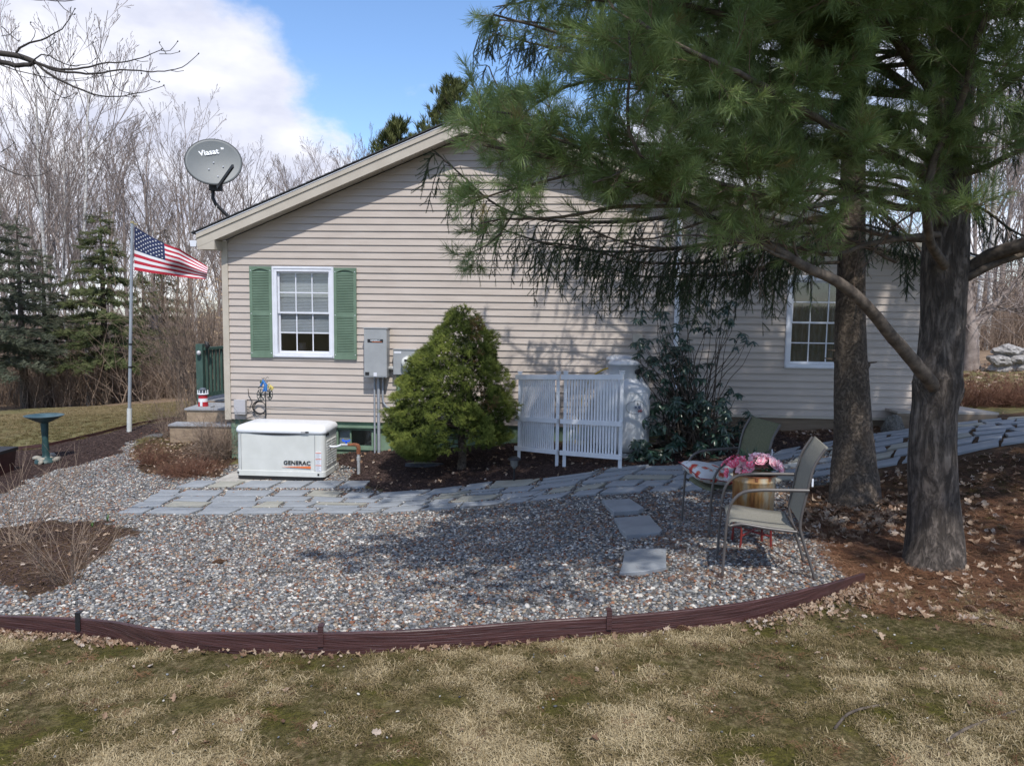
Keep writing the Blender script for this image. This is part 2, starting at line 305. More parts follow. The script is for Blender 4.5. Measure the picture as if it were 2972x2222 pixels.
def dir_rot(D, roll=None):                         # eulers that turn +z onto each direction
    out = np.zeros((len(D), 3))
    for i, d in enumerate(D):
        q = Vector(d).to_track_quat('Z', 'Y')
        e = (q.to_matrix() @ Matrix.Rotation(rnd.random()*6.283 if roll is None else roll, 3, 'Z')).to_euler(); out[i] = e
    return out
def tubes_mesh(name, paths, mats, sides=4):        # paths: list of (pts, radii)
    V = []; F = []; b = 0; ang = np.arange(sides)*2*np.pi/sides; ca = np.cos(ang); sa = np.sin(ang)
    j = np.arange(sides); jn = (j+1) % sides
    for p, r in paths:
        p = np.asarray(p, float); k = len(p); r = np.asarray(r if np.ndim(r) else [r]*k, float)
        d = np.empty_like(p); d[1:-1] = p[2:]-p[:-2]; d[0] = p[1]-p[0]; d[-1] = p[-1]-p[-2]; d /= np.linalg.norm(d, axis=1)[:, None]+1e-9
        ref = np.array([0, 0, 1.]) if abs(d[0, 2]) < .8 else np.array([1., 0, 0]); s1 = np.cross(d, ref); s1 /= np.linalg.norm(s1, axis=1)[:, None]+1e-9; s2 = np.cross(d, s1)
        V.append((p[:, None] + (s1[:, None]*ca[None, :, None] + s2[:, None]*sa[None, :, None])*r[:, None, None]).reshape(-1, 3))
        for i in range(k-1): F.append(np.c_[b+i*sides+j, b+i*sides+jn, b+(i+1)*sides+jn, b+(i+1)*sides+j])
        b += k*sides
    return mesh_np(name, np.concatenate(V), np.concatenate(F), mats, True)
def spline(pts, step):                             # Catmull-Rom resample
    p = [Vector(q) for q in pts]; p = [p[0]*2-p[1]] + p + [p[-1]*2-p[-2]]; out = []
    for i in range(1, len(p)-2):
        n = max(1, int((p[i+1]-p[i]).length/step))
        for k in range(n):
            t = k/n; out.append(.5*((2*p[i]) + (p[i+1]-p[i-1])*t + (2*p[i-1]-5*p[i]+4*p[i+1]-p[i+2])*t*t + (3*p[i]-p[i-1]-3*p[i+1]+p[i+2])*t**3))
    out.append(p[-2]); return out
def in_poly(x, y, poly):
    inside = np.zeros(len(x), bool); n = len(poly)
    for i in range(n):
        x0, y0 = poly[i][:2]; x1, y1 = poly[(i+1) % n][:2]
        c = ((y0 > y) != (y1 > y)) & (x < (x1-x0)*(y-y0)/((y1-y0) if y1 != y0 else 1e-9)+x0); inside ^= c
    return inside
def rv(): return Vector((rnd.gauss(0, 1), rnd.gauss(0, 1), rnd.gauss(0, 1))).normalized()
# ================================================================== GROUND
def wpoly(pp): return [tuple(GP(x, y))[:2] for x, y in pp]
PG = {}
PG['gravel'] = wpoly([(-400,1800),(0,1790),(230,1806),(400,1832),(560,1862),(900,1872),(1250,1862),(1600,1828),(2000,1782),(2300,1745),(2460,1700),(2420,1640),(2380,1560),(2300,1480),(2300,1420),(2500,1395),(2400,1310),(2150,1338),(1900,1358),(1650,1383),(1400,1405),(1130,1435),(1020,1405),(1000,1335),(690,1345),(640,1385),(560,1388),(450,1372),(395,1340),(385,1300),(430,1268),(560,1268),(560,1240),(420,1248),(380,1280),(330,1320),(130,1375),(0,1430),(-400,1490)])
PG['bed'] = wpoly([(-400,1570),(0,1535),(150,1510),(300,1518),(400,1545),(330,1600),(210,1670),(110,1740),(0,1700),(-400,1770)])
PG['mulchL'] = wpoly([(-400,1345),(0,1312),(130,1300),(380,1240),(460,1225),(540,1218),(580,1250),(430,1262),(385,1290),(330,1320),(130,1375),(0,1430),(-400,1490)])
PG['mulchC'] = wpoly([(1025,1400),(960,1290),(1100,1285),(1900,1285),(2240,1250),(2440,1250),(2500,1275),(2400,1312),(2150,1338),(1900,1358),(1650,1383),(1400,1405),(1130,1435)])
PG['bush'] = wpoly([(372,1330),(390,1300),(560,1235),(700,1230),(700,1345),(640,1388),(560,1388),(450,1372)])
PG['litter'] = wpoly([(2240,1250),(2760,1212),(3500,1180),(3500,1850),(2900,1815),(2640,1800),(2470,1745),(2440,1690),(2400,1640),(2330,1530),(2250,1440),(2560,1370),(2400,1312)])
PG['needle'] = wpoly([(2350,1540),(2600,1480),(3500,1420),(3500,1800),(2900,1790),(2640,1790),(2470,1735),(2380,1640)])
PG['path'] = wpoly([(2290,1420),(2560,1372),(2800,1332),(3100,1285),(3400,1248),(3400,1170),(3100,1190),(2800,1212),(2650,1232),(2500,1252),(2300,1290)])
PG['pathall'] = wpoly([(330,1500),(560,1502),(900,1498),(1100,1496),(1300,1485),(1500,1468),(1800,1441),(2000,1432),(2240,1409),(2560,1365),(2800,1325),(3100,1277),(3400,1240),(3400,1180),(3100,1200),(2800,1220),(2650,1240),(2500,1262),(2300,1297),(2150,1327),(1900,1350),(1700,1372),(1400,1398),(1130,1420),(1080,1395),(555,1395)])
PG['woods'] = [(-300, 27), (-20, 27), (-11, 26.5), (-7, 24), (-4.6, 19), (10, 22), (15, 17), (300, 17), (300, 300), (-300, 300)]
def axis(lo, hi, st, far, g=1.13):
    a = list(np.arange(lo, hi+1e-6, st)); s = st; v = lo
    L = []
    while v > -far: s *= g; v -= s; L.append(v)
    s = st; v = hi; H = []
    while v < far: s *= g; v += s; H.append(v)
    return np.array(L[::-1] + a + H)
gx = axis(-8, 8, .06, 420); gy = axis(1.6, 13, .06, 420)
X, Y = np.meshgrid(gx, gy); xf = X.ravel(); yf = Y.ravel(); Z = GZ(xf, yf)
def nz(x, y, s, o=0):                                # cheap value noise, vectorised
    x = x*s+o*17.3; y = y*s+o*9.1; xi = np.floor(x); yi = np.floor(y); fx = x-xi; fy = y-yi; fx = fx*fx*(3-2*fx); fy = fy*fy*(3-2*fy)
    h = lambda a, b: np.modf(np.abs(np.sin(a*127.1+b*311.7)*43758.5453))[0]
    return (h(xi, yi)*(1-fx)+h(xi+1, yi)*fx)*(1-fy)+(h(xi, yi+1)*(1-fx)+h(xi+1, yi+1)*fx)*fy
def zone(nm, x, y, j=.12):
    if nm == 'path': j = .02
    jx = x + (nz(x, y, 3, 1)-.5)*2*j + (nz(x, y, 11, 3)-.5)*j; jy = y + (nz(x, y, 3, 2)-.5)*2*j + (nz(x, y, 11, 4)-.5)*j
    return in_poly(jx, jy, PG[nm])
near = (np.abs(xf) < 12) & (yf > 1) & (yf < 30)
flat_ = np.where(in_poly(xf, yf, PG['pathall']), .15, 1)
Z = Z + np.where(near, ((nz(xf, yf, 2.2)-.5)*.03 + (nz(xf, yf, 7)-.5)*.012)*flat_, (nz(xf, yf, .3)-.5)*.4)
ix = np.repeat(np.arange(len(gx)-1)[None], len(gy)-1, 0); iy = np.repeat(np.arange(len(gy)-1)[:, None], len(gx)-1, 1); nx = len(gx)
F = np.stack([iy*nx+ix, iy*nx+ix+1, (iy+1)*nx+ix+1, (iy+1)*nx+ix], -1).reshape(-1, 4)
zc = {k: zone(k, xf, yf) for k in PG if k != 'pathall'}
col = np.zeros((len(xf), 4), np.float32)             # r gravel, g mulch, b litter, a woods
col[:, 0] = zc['gravel'] & ~zc['bed']; col[:, 1] = zc['mulchL'] | zc['mulchC']; col[:, 2] = zc['litter'] | zc['bed'] | zc['bush']; col[:, 3] = zc['woods']
gm = bpy.data.materials.new('ground'); gm.use_nodes = True; nt = gm.node_tree; B = nt.nodes['Principled BSDF']; B.inputs['Roughness'].default_value = .95; B.inputs['Specular IOR Level'].default_value = .15
def nn(t, **k):
    n = nt.nodes.new(t)
    for a, b in k.items(): setattr(n, a, b)
    return n
tcg = nn('ShaderNodeTexCoord')
def gnoise(scale, stops, detail=7, stretch=None):
    n = nn('ShaderNodeTexNoise'); n.inputs['Scale'].default_value = scale; n.inputs['Detail'].default_value = detail; n.inputs['Roughness'].default_value = .65
    src = tcg.outputs['Object']
    if stretch: mq = nn('ShaderNodeMapping'); mq.inputs['Scale'].default_value = stretch; nt.links.new(src, mq.inputs[0]); src = mq.outputs[0]
    nt.links.new(src, n.inputs['Vector']); r = nn('ShaderNodeValToRGB')
    while len(r.color_ramp.elements) < len(stops): r.color_ramp.elements.new(.5)
    for i, (p_, c_) in enumerate(stops): r.color_ramp.elements[i].position = p_; r.color_ramp.elements[i].color = c_ if len(c_) == 4 else (*c_, 1)
    nt.links.new(n.outputs['Fac'], r.inputs[0]); return r.outputs[0]
def gmix(a, b, f):
    q = nn('ShaderNodeMix', data_type='RGBA')
    nt.links.new(f, q.inputs[0]); nt.links.new(a, q.inputs[6]); nt.links.new(b, q.inputs[7]); return q.outputs[2]
straw = gnoise(26, [(.3, (.05, .038, .018)), (.5, (.13, .10, .05)), (.7, (.26, .215, .12))], 9, (1.6, .8, 1))
moss = gnoise(55, [(.32, (.04, .038, .008)), (.55, (.10, .09, .02)), (.75, (.16, .15, .03))])
mossm = gnoise(1.5, [(.46, (0, 0, 0)), (.58, (1, 1, 1))], 10)
lawn_c = gmix(straw, moss, mossm)
farl = gnoise(.35, [(.35, (.20, .17, .085)), (.5, (.16, .155, .06)), (.65, (.25, .215, .11))], 10)
geo = nn('ShaderNodeNewGeometry'); sx_ = nn('ShaderNodeSeparateXYZ'); nt.links.new(geo.outputs['Position'], sx_.inputs[0])
fm = nn('ShaderNodeMapRange'); fm.inputs['From Min'].default_value = 7; fm.inputs['From Max'].default_value = 12; nt.links.new(sx_.outputs['Y'], fm.inputs['Value'])
lawn_c = gmix(lawn_c, gmix(farl, straw, gnoise(9, [(.4, (.2, .2, .2)), (.6, (.7, .7, .7))])), fm.outputs[0])
grav = gnoise(70, [(.3, (.04, .038, .036)), (.5, (.14, .135, .13)), (.7, (.3, .29, .28))])
mul = gnoise(60, [(.3, (.016, .011, .01)), (.55, (.055, .036, .032)), (.75, (.10, .07, .06))], 8, (1, 3, 1))
lit = gnoise(30, [(.3, (.028, .018, .011)), (.52, (.075, .045, .026)), (.72, (.16, .10, .06))], 9, (.7, 2, 1))
wood = gnoise(4, [(.3, (.12, .085, .06)), (.55, (.25, .175, .115)), (.75, (.40, .29, .19))], 12)
att = nn('ShaderNodeAttribute'); att.attribute_name = 'zone'; sp = nn('ShaderNodeSeparateColor'); nt.links.new(att.outputs['Color'], sp.inputs[0])
c_ = gmix(lawn_c, grav, sp.outputs[0]); c_ = gmix(c_, mul, sp.outputs[1]); c_ = gmix(c_, lit, sp.outputs[2]); c_ = gmix(c_, wood, att.outputs['Alpha'])
nt.links.new(c_, B.inputs['Base Color'])
bn = nn('ShaderNodeTexNoise'); bn.inputs['Scale'].default_value = 60; bn.inputs['Detail'].default_value = 8; nt.links.new(tcg.outputs['Object'], bn.inputs['Vector'])
bp = nn('ShaderNodeBump'); bp.inputs['Strength'].default_value = .9; bp.inputs['Distance'].default_value = .02; nt.links.new(bn.outputs['Fac'], bp.inputs['Height']); nt.links.new(bp.outputs[0], B.inputs['Normal'])
gme = mesh_np('ground', np.c_[xf, yf, Z], F, gm, True)
ca_ = gme.color_attributes.new('zone', 'FLOAT_COLOR', 'POINT'); ca_.data.foreach_set('color', col.ravel())
obj('ground', gme, kind='structure')
def GZN(x, y):
    x = np.asarray(x, float); y = np.asarray(y, float)
    return GZ(x, y) + ((nz(x, y, 2.2)-.5)*.03 + (nz(x, y, 7)-.5)*.012)*np.where(in_poly(x, y, PG['pathall']), .15, 1)
def sample(nm, dens, excl=(), box=None, fn=None, dmax=99):
    P_ = PG[nm] if isinstance(nm, str) else nm; xs = [p[0] for p in P_]; ys = [p[1] for p in P_]
    x0, x1, y0, y1 = box or (max(min(xs), -9), min(max(xs), 9), max(min(ys), 1.8), min(max(ys), dmax))
    n = int((x1-x0)*(y1-y0)*dens); x = rng.uniform(x0, x1, n); y = rng.uniform(y0, y1, n)
    k = zone(nm, x, y) if isinstance(nm, str) else in_poly(x, y, nm)
    for e in excl: k &= ~zone(e, x, y)
    k &= (np.abs(x) < y*.68+.5)                       # keep what the lens, or one a step aside, could see
    if fn is not None: k &= fn(x, y)
    return x[k], y[k]
# -------------------- pieces
def pebble(seed):
    bm = bmesh.new(); bmesh.ops.create_icosphere(bm, subdivisions=1, radius=1); r_ = random.Random(seed)
    a, b, c = r_.uniform(.8, 1.2), r_.uniform(.6, .9), r_.uniform(.35, .6)
    for v in bm.verts: v.co = Vector((v.co.x*a, v.co.y*b, v.co.z*c))*r_.uniform(.85, 1.12)
    me = bpy.data.meshes.new('pebble'); bm.to_mesh(me); bm.free()
    me.polygons.foreach_set('use_smooth', [True]*len(me.polygons)); return me
g_ = lambda a, b, c: (a, b, c, 1)
GRAV = ramp_mat('gravel', [g_(.11,.11,.11), g_(.21,.205,.20), g_(.30,.29,.27), g_(.075,.08,.085), g_(.46,.43,.38), g_(.15,.16,.175), g_(.30,.245,.18), g_(.18,.12,.09), g_(.34,.33,.31), g_(.60,.57,.52), g_(.13,.12,.11), g_(.22,.235,.25), g_(.30,.19,.125), g_(.18,.18,.175), g_(.055,.055,.06), g_(.17,.085,.055), g_(.25,.25,.245), g_(.16,.165,.175)], rough=.65, const=True, spec=.4)
pebs = [pebble(i) for i in range(6)]
for p_ in pebs: p_.materials.append(GRAV)
def gravel(name, dens, dlo, dhi, s0, s1):
    x, y = sample('gravel', dens, ('bed',), fn=lambda x, y: (y >= dlo) & (y < dhi)); n = len(x); s = rng.uniform(s0, s1, n)*rng.choice([1, 1, 1, 1.35, .7], n)
    z = GZN(x, y) + rng.uniform(-.002, .008, n)
    return scatter(name, np.c_[x, y, z], np.c_[rng.normal(0, .3, n), rng.normal(0, .3, n), rng.uniform(0, 6.28, n)], s, pebs, kind='stuff')
gravel('gravel', 2300, 0, 7.5, .010, .018); gravel('gravel', 1500, 7.5, 14, .011, .020)
def flake(pts, th=.0):
    mb = MB(); n = len(pts); mb.add([(x, y, z) for x, y, z in pts], [tuple(range(n))]); return mb
MUL = ramp_mat('mulch', [g_(.02,.013,.012), g_(.05,.032,.028), g_(.085,.055,.048), g_(.13,.085,.07), g_(.22,.15,.12)], rough=.9)
chips = []
for i in range(4):
    r_ = random.Random(i); mb = MB(); L = r_.uniform(.8, 1.2); wd = r_.uniform(.12, .25); mb.prism([(-L, -wd*.6), (L*.8, -wd), (L, wd*.4), (-L*.7, wd)], -.05, .06); chips.append(mb.mesh('chip', MUL))
for nm, de, ex in (('mulchC', 2600, ()), ('mulchL', 1500, ()), ('bush', 500, ()), ('bed', 900, ())):
    x, y = sample(nm, de, ex); n = len(x)
    scatter('mulch' if 'mulch' in nm else 'bark_debris', np.c_[x, y, GZN(x, y)+.006], np.c_[rng.normal(0, .25, n), rng.normal(0, .3, n), rng.uniform(0, 6.28, n)], rng.uniform(.007, .024, n), chips, kind='stuff', tint=rng.beta(1.6, 2.6, n))
# fallen leaves: lobed and curled
def leaf(seed):
    r_ = random.Random(seed); n = 7; pts = []
    for s in (1, -1):
        for i in range(n):
            t = i/(n-1); wv = (.42*math.sin(math.pi*min(1, t*.95+.04))) * (1 if i % 2 else .5)*r_.uniform(.8, 1.2)
            pts.append((s*wv, t-.5)) if s == 1 else pts.insert(0, (s*wv, t-.5))
    cu = r_.uniform(.4, 1.6); cl = r_.uniform(-.5, .9); mb = MB(); sp_ = [(0, i/(n-1)-.5) for i in range(n)]
    f = lambda x, y: (x, y, cu*x*x + cl*y*y*.6 + r_.uniform(-.02, .02))
    left = pts[:n][::-1]; right = pts[n:]
    A = [f(*p) for p in left]; C = [f(*p) for p in sp_]; D = [f(*p) for p in right]
    mb.add(A+C+D, [(i, i+1, n+i+1, n+i) for i in range(n-1)] + [(n+i, n+i+1, 2*n+i+1, 2*n+i) for i in range(n-1)]); return mb
LEAF = ramp_mat('dead_leaf', [g_(.10,.055,.035), g_(.20,.12,.075), g_(.31,.21,.14), g_(.42,.32,.235), g_(.50,.43,.38)], rough=.75, trans=.12)
leaves = [leaf(i).mesh('leaf', LEAF) for i in range(6)]
def put_leaves(name, x, y, s0, s1, lift=.008, tilt=.5, **k):
    n = len(x); return scatter(name, np.c_[x, y, GZN(x, y)+lift+rng.uniform(0, .012, n)], np.c_[rng.normal(0, tilt, n), rng.normal(0, tilt, n), rng.uniform(0, 6.28, n)], rng.uniform(s0, s1, n), leaves, kind='stuff', tint=rng.beta(2, 1.8, n), **k)
edge_px = [(-200,1832),(0,1838),(120,1842),(230,1848),(330,1858),(400,1873),(470,1885),(560,1893),(700,1896),(900,1898),(1140,1892),(1400,1875),(1600,1858),(1800,1845),(2000,1825),(2150,1805),(2280,1778),(2380,1748),(2450,1718),(2510,1690)]
EDGE = spline([GP(*p) for p in edge_px], .06)
def along_edge(n, k0, k1, sd):
    i = rng.uniform(k0, k1, n)*(len(EDGE)-2); i0 = i.astype(int); E = np.array([tuple(e) for e in EDGE]); p = E[i0]; 
    return p[:, 0]+rng.normal(0, .03, n), p[:, 1]-np.abs(rng.normal(.02, sd, n))
for n, a, b, sd in ((300, .08, .22, .06), (110, .24, .55, .03), (60, .52, .78, .035), (520, .80, 1.0, .10), (120, .88, 1.0, .2)):
    put_leaves('fallen_leaves', *along_edge(n, a, b, sd), .014, .042, .012, .8)
x, y = sample('litter', 120, ('path',)); kk = rng.random(len(x)) < np.where(nz(x, y, 1.6, 5) > .5, 1, .25); put_leaves('fallen_leaves', x[kk], y[kk], .03, .075)
tb = GP(2520, 1500); n = 420; put_leaves('fallen_leaves', tb.x+rng.normal(.12, .42, n), tb.y+rng.normal(-.25, .5, n), .05, .12, .012, .55)
x, y = sample('gravel', 5, ('bed',)); put_leaves('fallen_leaves', x, y, .02, .05)
x, y = sample('mulchC', 22); put_leaves('fallen_leaves', x, y, .03, .07)
x, y = sample('bush', 150); put_leaves('fallen_leaves', x, y, .03, .06)
x, y = sample('bed', 25); put_leaves('fallen_leaves', x, y, .03, .06)
# woods floor leaves at the right, seen past the pine
n = 2600; x = rng.uniform(5.6, 14, n); y = rng.uniform(13, 24, n); put_leaves('fallen_leaves', x, y, .07, .16)
# pine needle litter
def needle_patch(seed, up=0):
    r_ = random.Random(seed); mb = MB()
    for i in range(26):
        a = r_.uniform(0, 6.28); L = r_.uniform(.5, 1.1); cx, cy = r_.gauss(0, .5), r_.gauss(0, .5); d = Vector((math.cos(a), math.sin(a), r_.uniform(-.08, .12)))*L/2; s = Vector((-math.sin(a), math.cos(a), 0))*.014; c = Vector((cx, cy, r_.uniform(0, .1)))
        mb.add([c-d-s, c-d+s, c+d+s*.4, c+d-s*.4], [(0, 1, 2, 3)])
    return mb
NLIT = ramp_mat('needle_litter', [g_(.055,.024,.013), g_(.12,.052,.027), g_(.21,.10,.05), g_(.30,.17,.10)], rough=.8)
npatch = [needle_patch(i).mesh('needles', NLIT) for i in range(3)]
def put_needles(x, y, s0=.05, s1=.1):
    n = len(x); scatter('pine_needle_litter', np.c_[x, y, GZN(x, y)+.008], np.c_[rng.normal(0, .12, n), rng.normal(0, .12, n), rng.uniform(0, 6.28, n)], rng.uniform(s0, s1, n), npatch, kind='stuff')
x, y = sample('litter', 170, ('path',)); put_needles(x, y)
x, y = sample('needle', 300); put_needles(x, y)
x, y = sample('gravel', 130, ('bed',), fn=lambda x, y: (nz(x, y, 1.3, 8)*.8 + nz(x, y, 5, 3)*.3 + (x-1.0)*.24 > .62)); put_needles(x, y, .03, .07)
x, y = sample('gravel', 22, ('bed',)); put_needles(x, y, .02, .045)
x, y = sample('mulchC', 60, fn=lambda x, y: x > .8); put_needles(x, y, .04, .07)
# acorn caps and reddish bits among the gravel
cap = MB(); cap.lathe([(.1, .5), (.75, .45), (1, .1), (.85, 0), (.6, .12)], 8); CAPM = ramp_mat('acorn', [g_(.16,.06,.035), g_(.30,.14,.08)]); capm = cap.mesh('acorn_cap', CAPM)
x, y = sample('gravel', 26, ('bed',)); n = len(x); scatter('acorn_caps', np.c_[x, y, GZN(x, y)+.012], rng.normal(0, .7, (n, 3)), rng.uniform(.009, .014, n), [capm], kind='stuff')
# dry grass of the front lawn
def tuft(seed, up):
    r_ = random.Random(seed); mb = MB()
    for i in range(20):
        a = r_.uniform(0, 6.28); L = r_.uniform(.5, 1.3); el = r_.uniform(.0, .75)*up + .05; b0 = Vector((r_.gauss(0, .4), r_.gauss(0, .4), 0)); d = Vector((math.cos(a)*math.cos(el), math.sin(a)*math.cos(el), math.sin(el)))
        s = Vector((-math.sin(a), math.cos(a), 0))*.045; m_ = b0 + d*L*.55 + Vector((0, 0, .05)); e = b0 + d*L + Vector((0, 0, -.25*L*L*up)); 
        mb.add([b0-s, b0+s, m_+s*.7, m_-s*.7, e], [(0, 1, 2, 3), (3, 2, 4)])
    return mb
GR = ramp_mat('dry_grass', [g_(.050,.048,.010), g_(.095,.078,.024), g_(.16,.122,.055), g_(.27,.205,.11), g_(.44,.36,.22)], rough=.85, trans=.1)
tufts = [tuft(i, .9).mesh('grass_tuft', GR) for i in range(5)]
lawnp = [(p.x, p.y) for p in EDGE[::4]]
lawnp = lawnp + [(4.4, 5.0), (5.2, 1.6), (-5.2, 1.6), (-5.2, 4.6)]
x, y = sample(lawnp, 4200); n = len(x)
ms = nz(x, y, 1.3, 3)*.34 + nz(x, y, 3.6, 4)*.33 + nz(x, y, 9, 6)*.33 + np.where(x > .8, .03, 0); tn = np.clip(.57 - (ms-.5)*2.3 + rng.normal(0, .24, n), 0, .99); tn = np.where(ms > .56, tn*.5, tn)
kk = (ms < .56) | (rng.random(n) < .8)
scatter('dry_lawn_grass', np.c_[x, y, GZN(x, y)-.004][kk], np.c_[rng.normal(0, .12, n), rng.normal(0, .12, n), rng.uniform(0, 6.28, n)][kk], (np.where(ms > .56, .55, 1)*rng.uniform(.018, .046, n))[kk], tufts, kind='stuff', tint=tn[kk])
n = 16000; x = rng.uniform(-16, -3.5, n); y = rng.uniform(12, 27, n); kk = (np.abs(x) < y*.68) & ~zone('mulchL', x, y) & ~zone('gravel', x, y) & ~((x > -5.5) & (y < 16))
x = x[kk]; y = y[kk]; n = len(x); scatter('lawn_grass', np.c_[x, y, GZN(x, y)], np.c_[rng.normal(0, .1, n), rng.normal(0, .1, n), rng.uniform(0, 6.28, n)], rng.uniform(.05, .09, n), tufts, kind='stuff', tint=.28+nz(x, y, .4, 2)*.42+rng.normal(0, .1, n))
n = 5000; x, y = sample('litter', 110, ('path',), fn=lambda x, y: (nz(x, y, 1.2, 12) > .55) & (y > 5.6)); n = len(x); scatter('sparse_grass', np.c_[x, y, GZN(x, y)], np.c_[rng.normal(0, .1, n), rng.normal(0, .1, n), rng.uniform(0, 6.28, n)], rng.uniform(.02, .045, n), tufts, kind='stuff', tint=rng.uniform(.0, .45, n))
x, y = sample(lawnp, 9); put_leaves('fallen_leaves', x, y, .012, .045)
x, y = sample(lawnp, 26); n = len(x); scatter('lawn_pebbles', np.c_[x, y, GZN(x, y)+.008], rng.normal(0, .4, (n, 3)), rng.uniform(.003, .009, n), pebs, kind='stuff')
x, y = sample(lawnp, 18); put_needles(x, y, .03, .07)
# -------------------- edging board
STEP = .11
ed = thing('garden_edging', 'long curved reddish brown wood grain edging board between gravel and front lawn', 'garden edging', tuple(EDGE[0]))
eb = EDGE[0]
def edge_strip(i0, i1):
    mb = MB(); vs = []
    for i in range(i0, i1):
        p = EDGE[i]; q = EDGE[min(i+1, len(EDGE)-1)]; o_ = EDGE[max(i-1, 0)]; d = (q-o_); d.z = 0; d.normalize(); nrm = Vector((-d.y, d.x, 0)); b = p-eb
        top = STEP * (1 if i < len(EDGE)-14 else .55+.45*(len(EDGE)-i)/14)
        for s, z in ((0, -.03), (0, top-.004), (.004, top), (.021, top), (.025, top-.004), (.025, -.03)): vs.append(b + nrm*s + Vector((0, 0, z)))
    k = i1-i0; fs = [(a*6+j, a*6+(j+1) % 6, (a+1)*6+(j+1) % 6, (a+1)*6+j) for a in range(k-1) for j in range(6)] + [tuple(range(6)), tuple(range((k-1)*6, k*6))]
    return mb.add(vs, fs)
ks = [0, int(len(EDGE)*.46), len(EDGE)-1]
for a, b in zip(ks[:-1], ks[1:]): edge_strip(a, b+1).build('board', M['edging'], ed)
for px_, py_ in ((226, 1790), (941, 1826), (1778, 1778)):
    k = min(range(len(EDGE)), key=lambda i: abs((CX + FS*0 if 0 else (cam_rot.to_3x3().transposed() @ (EDGE[i]-Vector((0, 0, CAMZ))))).x/-(cam_rot.to_3x3().transposed() @ (EDGE[i]-Vector((0, 0, CAMZ)))).z*FS + CX - px_))
    p = EDGE[k]-eb; MB().box(-.014, .014, -.012, -.001, .045, .145).box(-.014, .014, -.012, .034, .146, .152).build('stake', M['black'] if px_ < 500 else M['edging'], ed).location = p
# far lawn edging, thin dark strip along the left mulch bed
fe = spline([GP(*p) for p in ((-150,1320),(0,1310),(60,1305),(130,1297),(260,1268),(380,1238),(460,1223),(530,1216))], .2)
mb = MB(); vs = []
for p in fe: vs += [p-fe[0]+Vector((0, 0, -.03)), p-fe[0]+Vector((0, 0, .06)), p-fe[0]+Vector((.0, .02, .06)), p-fe[0]+Vector((.0, .02, -.03))]
mb.add(vs, [(a*4+j, a*4+j+1, a*4+5+j, a*4+4+j) for a in range(len(fe)-1) for j in range(3)])
tag(mb.build('lawn_edging', M['edging']), 'thin dark edging strip between the left mulch bed and the far lawn', 'garden edging').location = fe[0]
# -------------------- flagstone path
path = thing('flagstone_path', None, None, tuple(GP(1500, 1440)), kind='structure'); po_ = path.location.copy()
bot = spline([GP(*p) for p in ((340,1494),(560,1496),(900,1493),(1100,1491),(1300,1480),(1500,1463),(1800,1436),(2000,1427),(2240,1404),(2560,1360),(2800,1320),(3100,1272),(3400,1235))], .05)
top_ = spline([GP(*p) for p in ((465,1424),(640,1426),(900,1425),(1130,1432),(1400,1403),(1500,1394),(1700,1377),(1900,1355),(2150,1332),(2300,1303),(2500,1268),(2650,1246),(2800,1226),(3100,1205),(3400,1185))], .05)
def at_(curve, s):
    i = s*(len(curve)-1); k = min(int(i), len(curve)-2); return curve[k].lerp(curve[k+1], i-k)
def stone(corners, name, parent, org, th=.020, m=None):
    c = sum(corners, Vector())/len(corners); poly = []
    for i, p in enumerate(corners):
        q = corners[(i+1) % len(corners)]; poly.append(p-c); 
        if (q-p).length > .2: poly.append(p.lerp(q, rnd.uniform(.3, .7)) - c + (c-p.lerp(q, .5)).normalized()*rnd.uniform(-.004, .014))
    zs = float(GZN(np.array([c.x]), np.array([c.y]))[0]) + .006; sx = (gz(c.x+.15, c.y)-gz(c.x-.15, c.y))/.3; sy = (gz(c.x, c.y+.15)-gz(c.x, c.y-.15))/.3
    mb = MB(); mb.prism([(p.x, p.y) for p in poly], -.04, th, bev=.007)
    mb.v = [(v[0], v[1], v[2]+v[0]*sx+v[1]*sy) for v in mb.v]
    o = mb.build(name, m or (M['bluestone'] if rnd.random() < .78 else M['tanstone']), parent); o.location = Vector((c.x, c.y, zs)) - org; return o
T4 = 5; s = 0; rows = [0, .26, .5, .73, 1.0]
Lp = sum((at_(bot, i/100)-at_(bot, (i+1)/100)).length for i in range(100))
SEG = [(0, .40, [0, .26, .5, .73, 1.0]), (.40, .58, [0, .22, .44, .62, .80, 1.0]), (.58, 1.0, [0, .15, .31, .46, .62, .74, .87, 1.0])]
for sa_, sb_, rows in SEG:
    for r_i in range(len(rows)-1):
        s = sa_ + (rnd.uniform(-.008, .004) if sa_ else 0)
        while s < sb_-.004:
            ln = rnd.uniform(.28, .60)/Lp; e = min(s+ln, sb_ + (rnd.uniform(-.006, .006) if sb_ < 1 else 0))
            if e-s < .009: break
            sub = [(rows[r_i], rows[r_i+1])]
            if rnd.random() < .16 and sa_ == 0: mid = (rows[r_i]+rows[r_i+1])/2; sub = [(rows[r_i], mid), (mid, rows[r_i+1])]
            for t0, t1 in sub:
                g = .026/Lp; wid = (at_(bot, min(1, max(0, s)))-at_(top_, min(1, max(0, s)))).length; gt = (.028 if sa_ < .5 else .046)/max(wid, .5); cs = []
                for (ss, tt) in ((s+g, t0+gt), (e-g, t0+gt), (e-g, t1-gt), (s+g, t1-gt)):
                    ss = max(0, min(1, ss+rnd.uniform(-.035, .035)/Lp)); tt = min(1, max(0, tt+rnd.uniform(-.013, .013))); cs.append(at_(bot, ss).lerp(at_(top_, ss), tt))
                stone(cs, 'flagstone', path, po_)
            s = e
r0 = spline([GP(x, 1417) for x in (505, 700, 900, 1065)], .05); r1 = spline([GP(x, 1399) for x in (560, 740, 930, 1080)], .05); s = 0
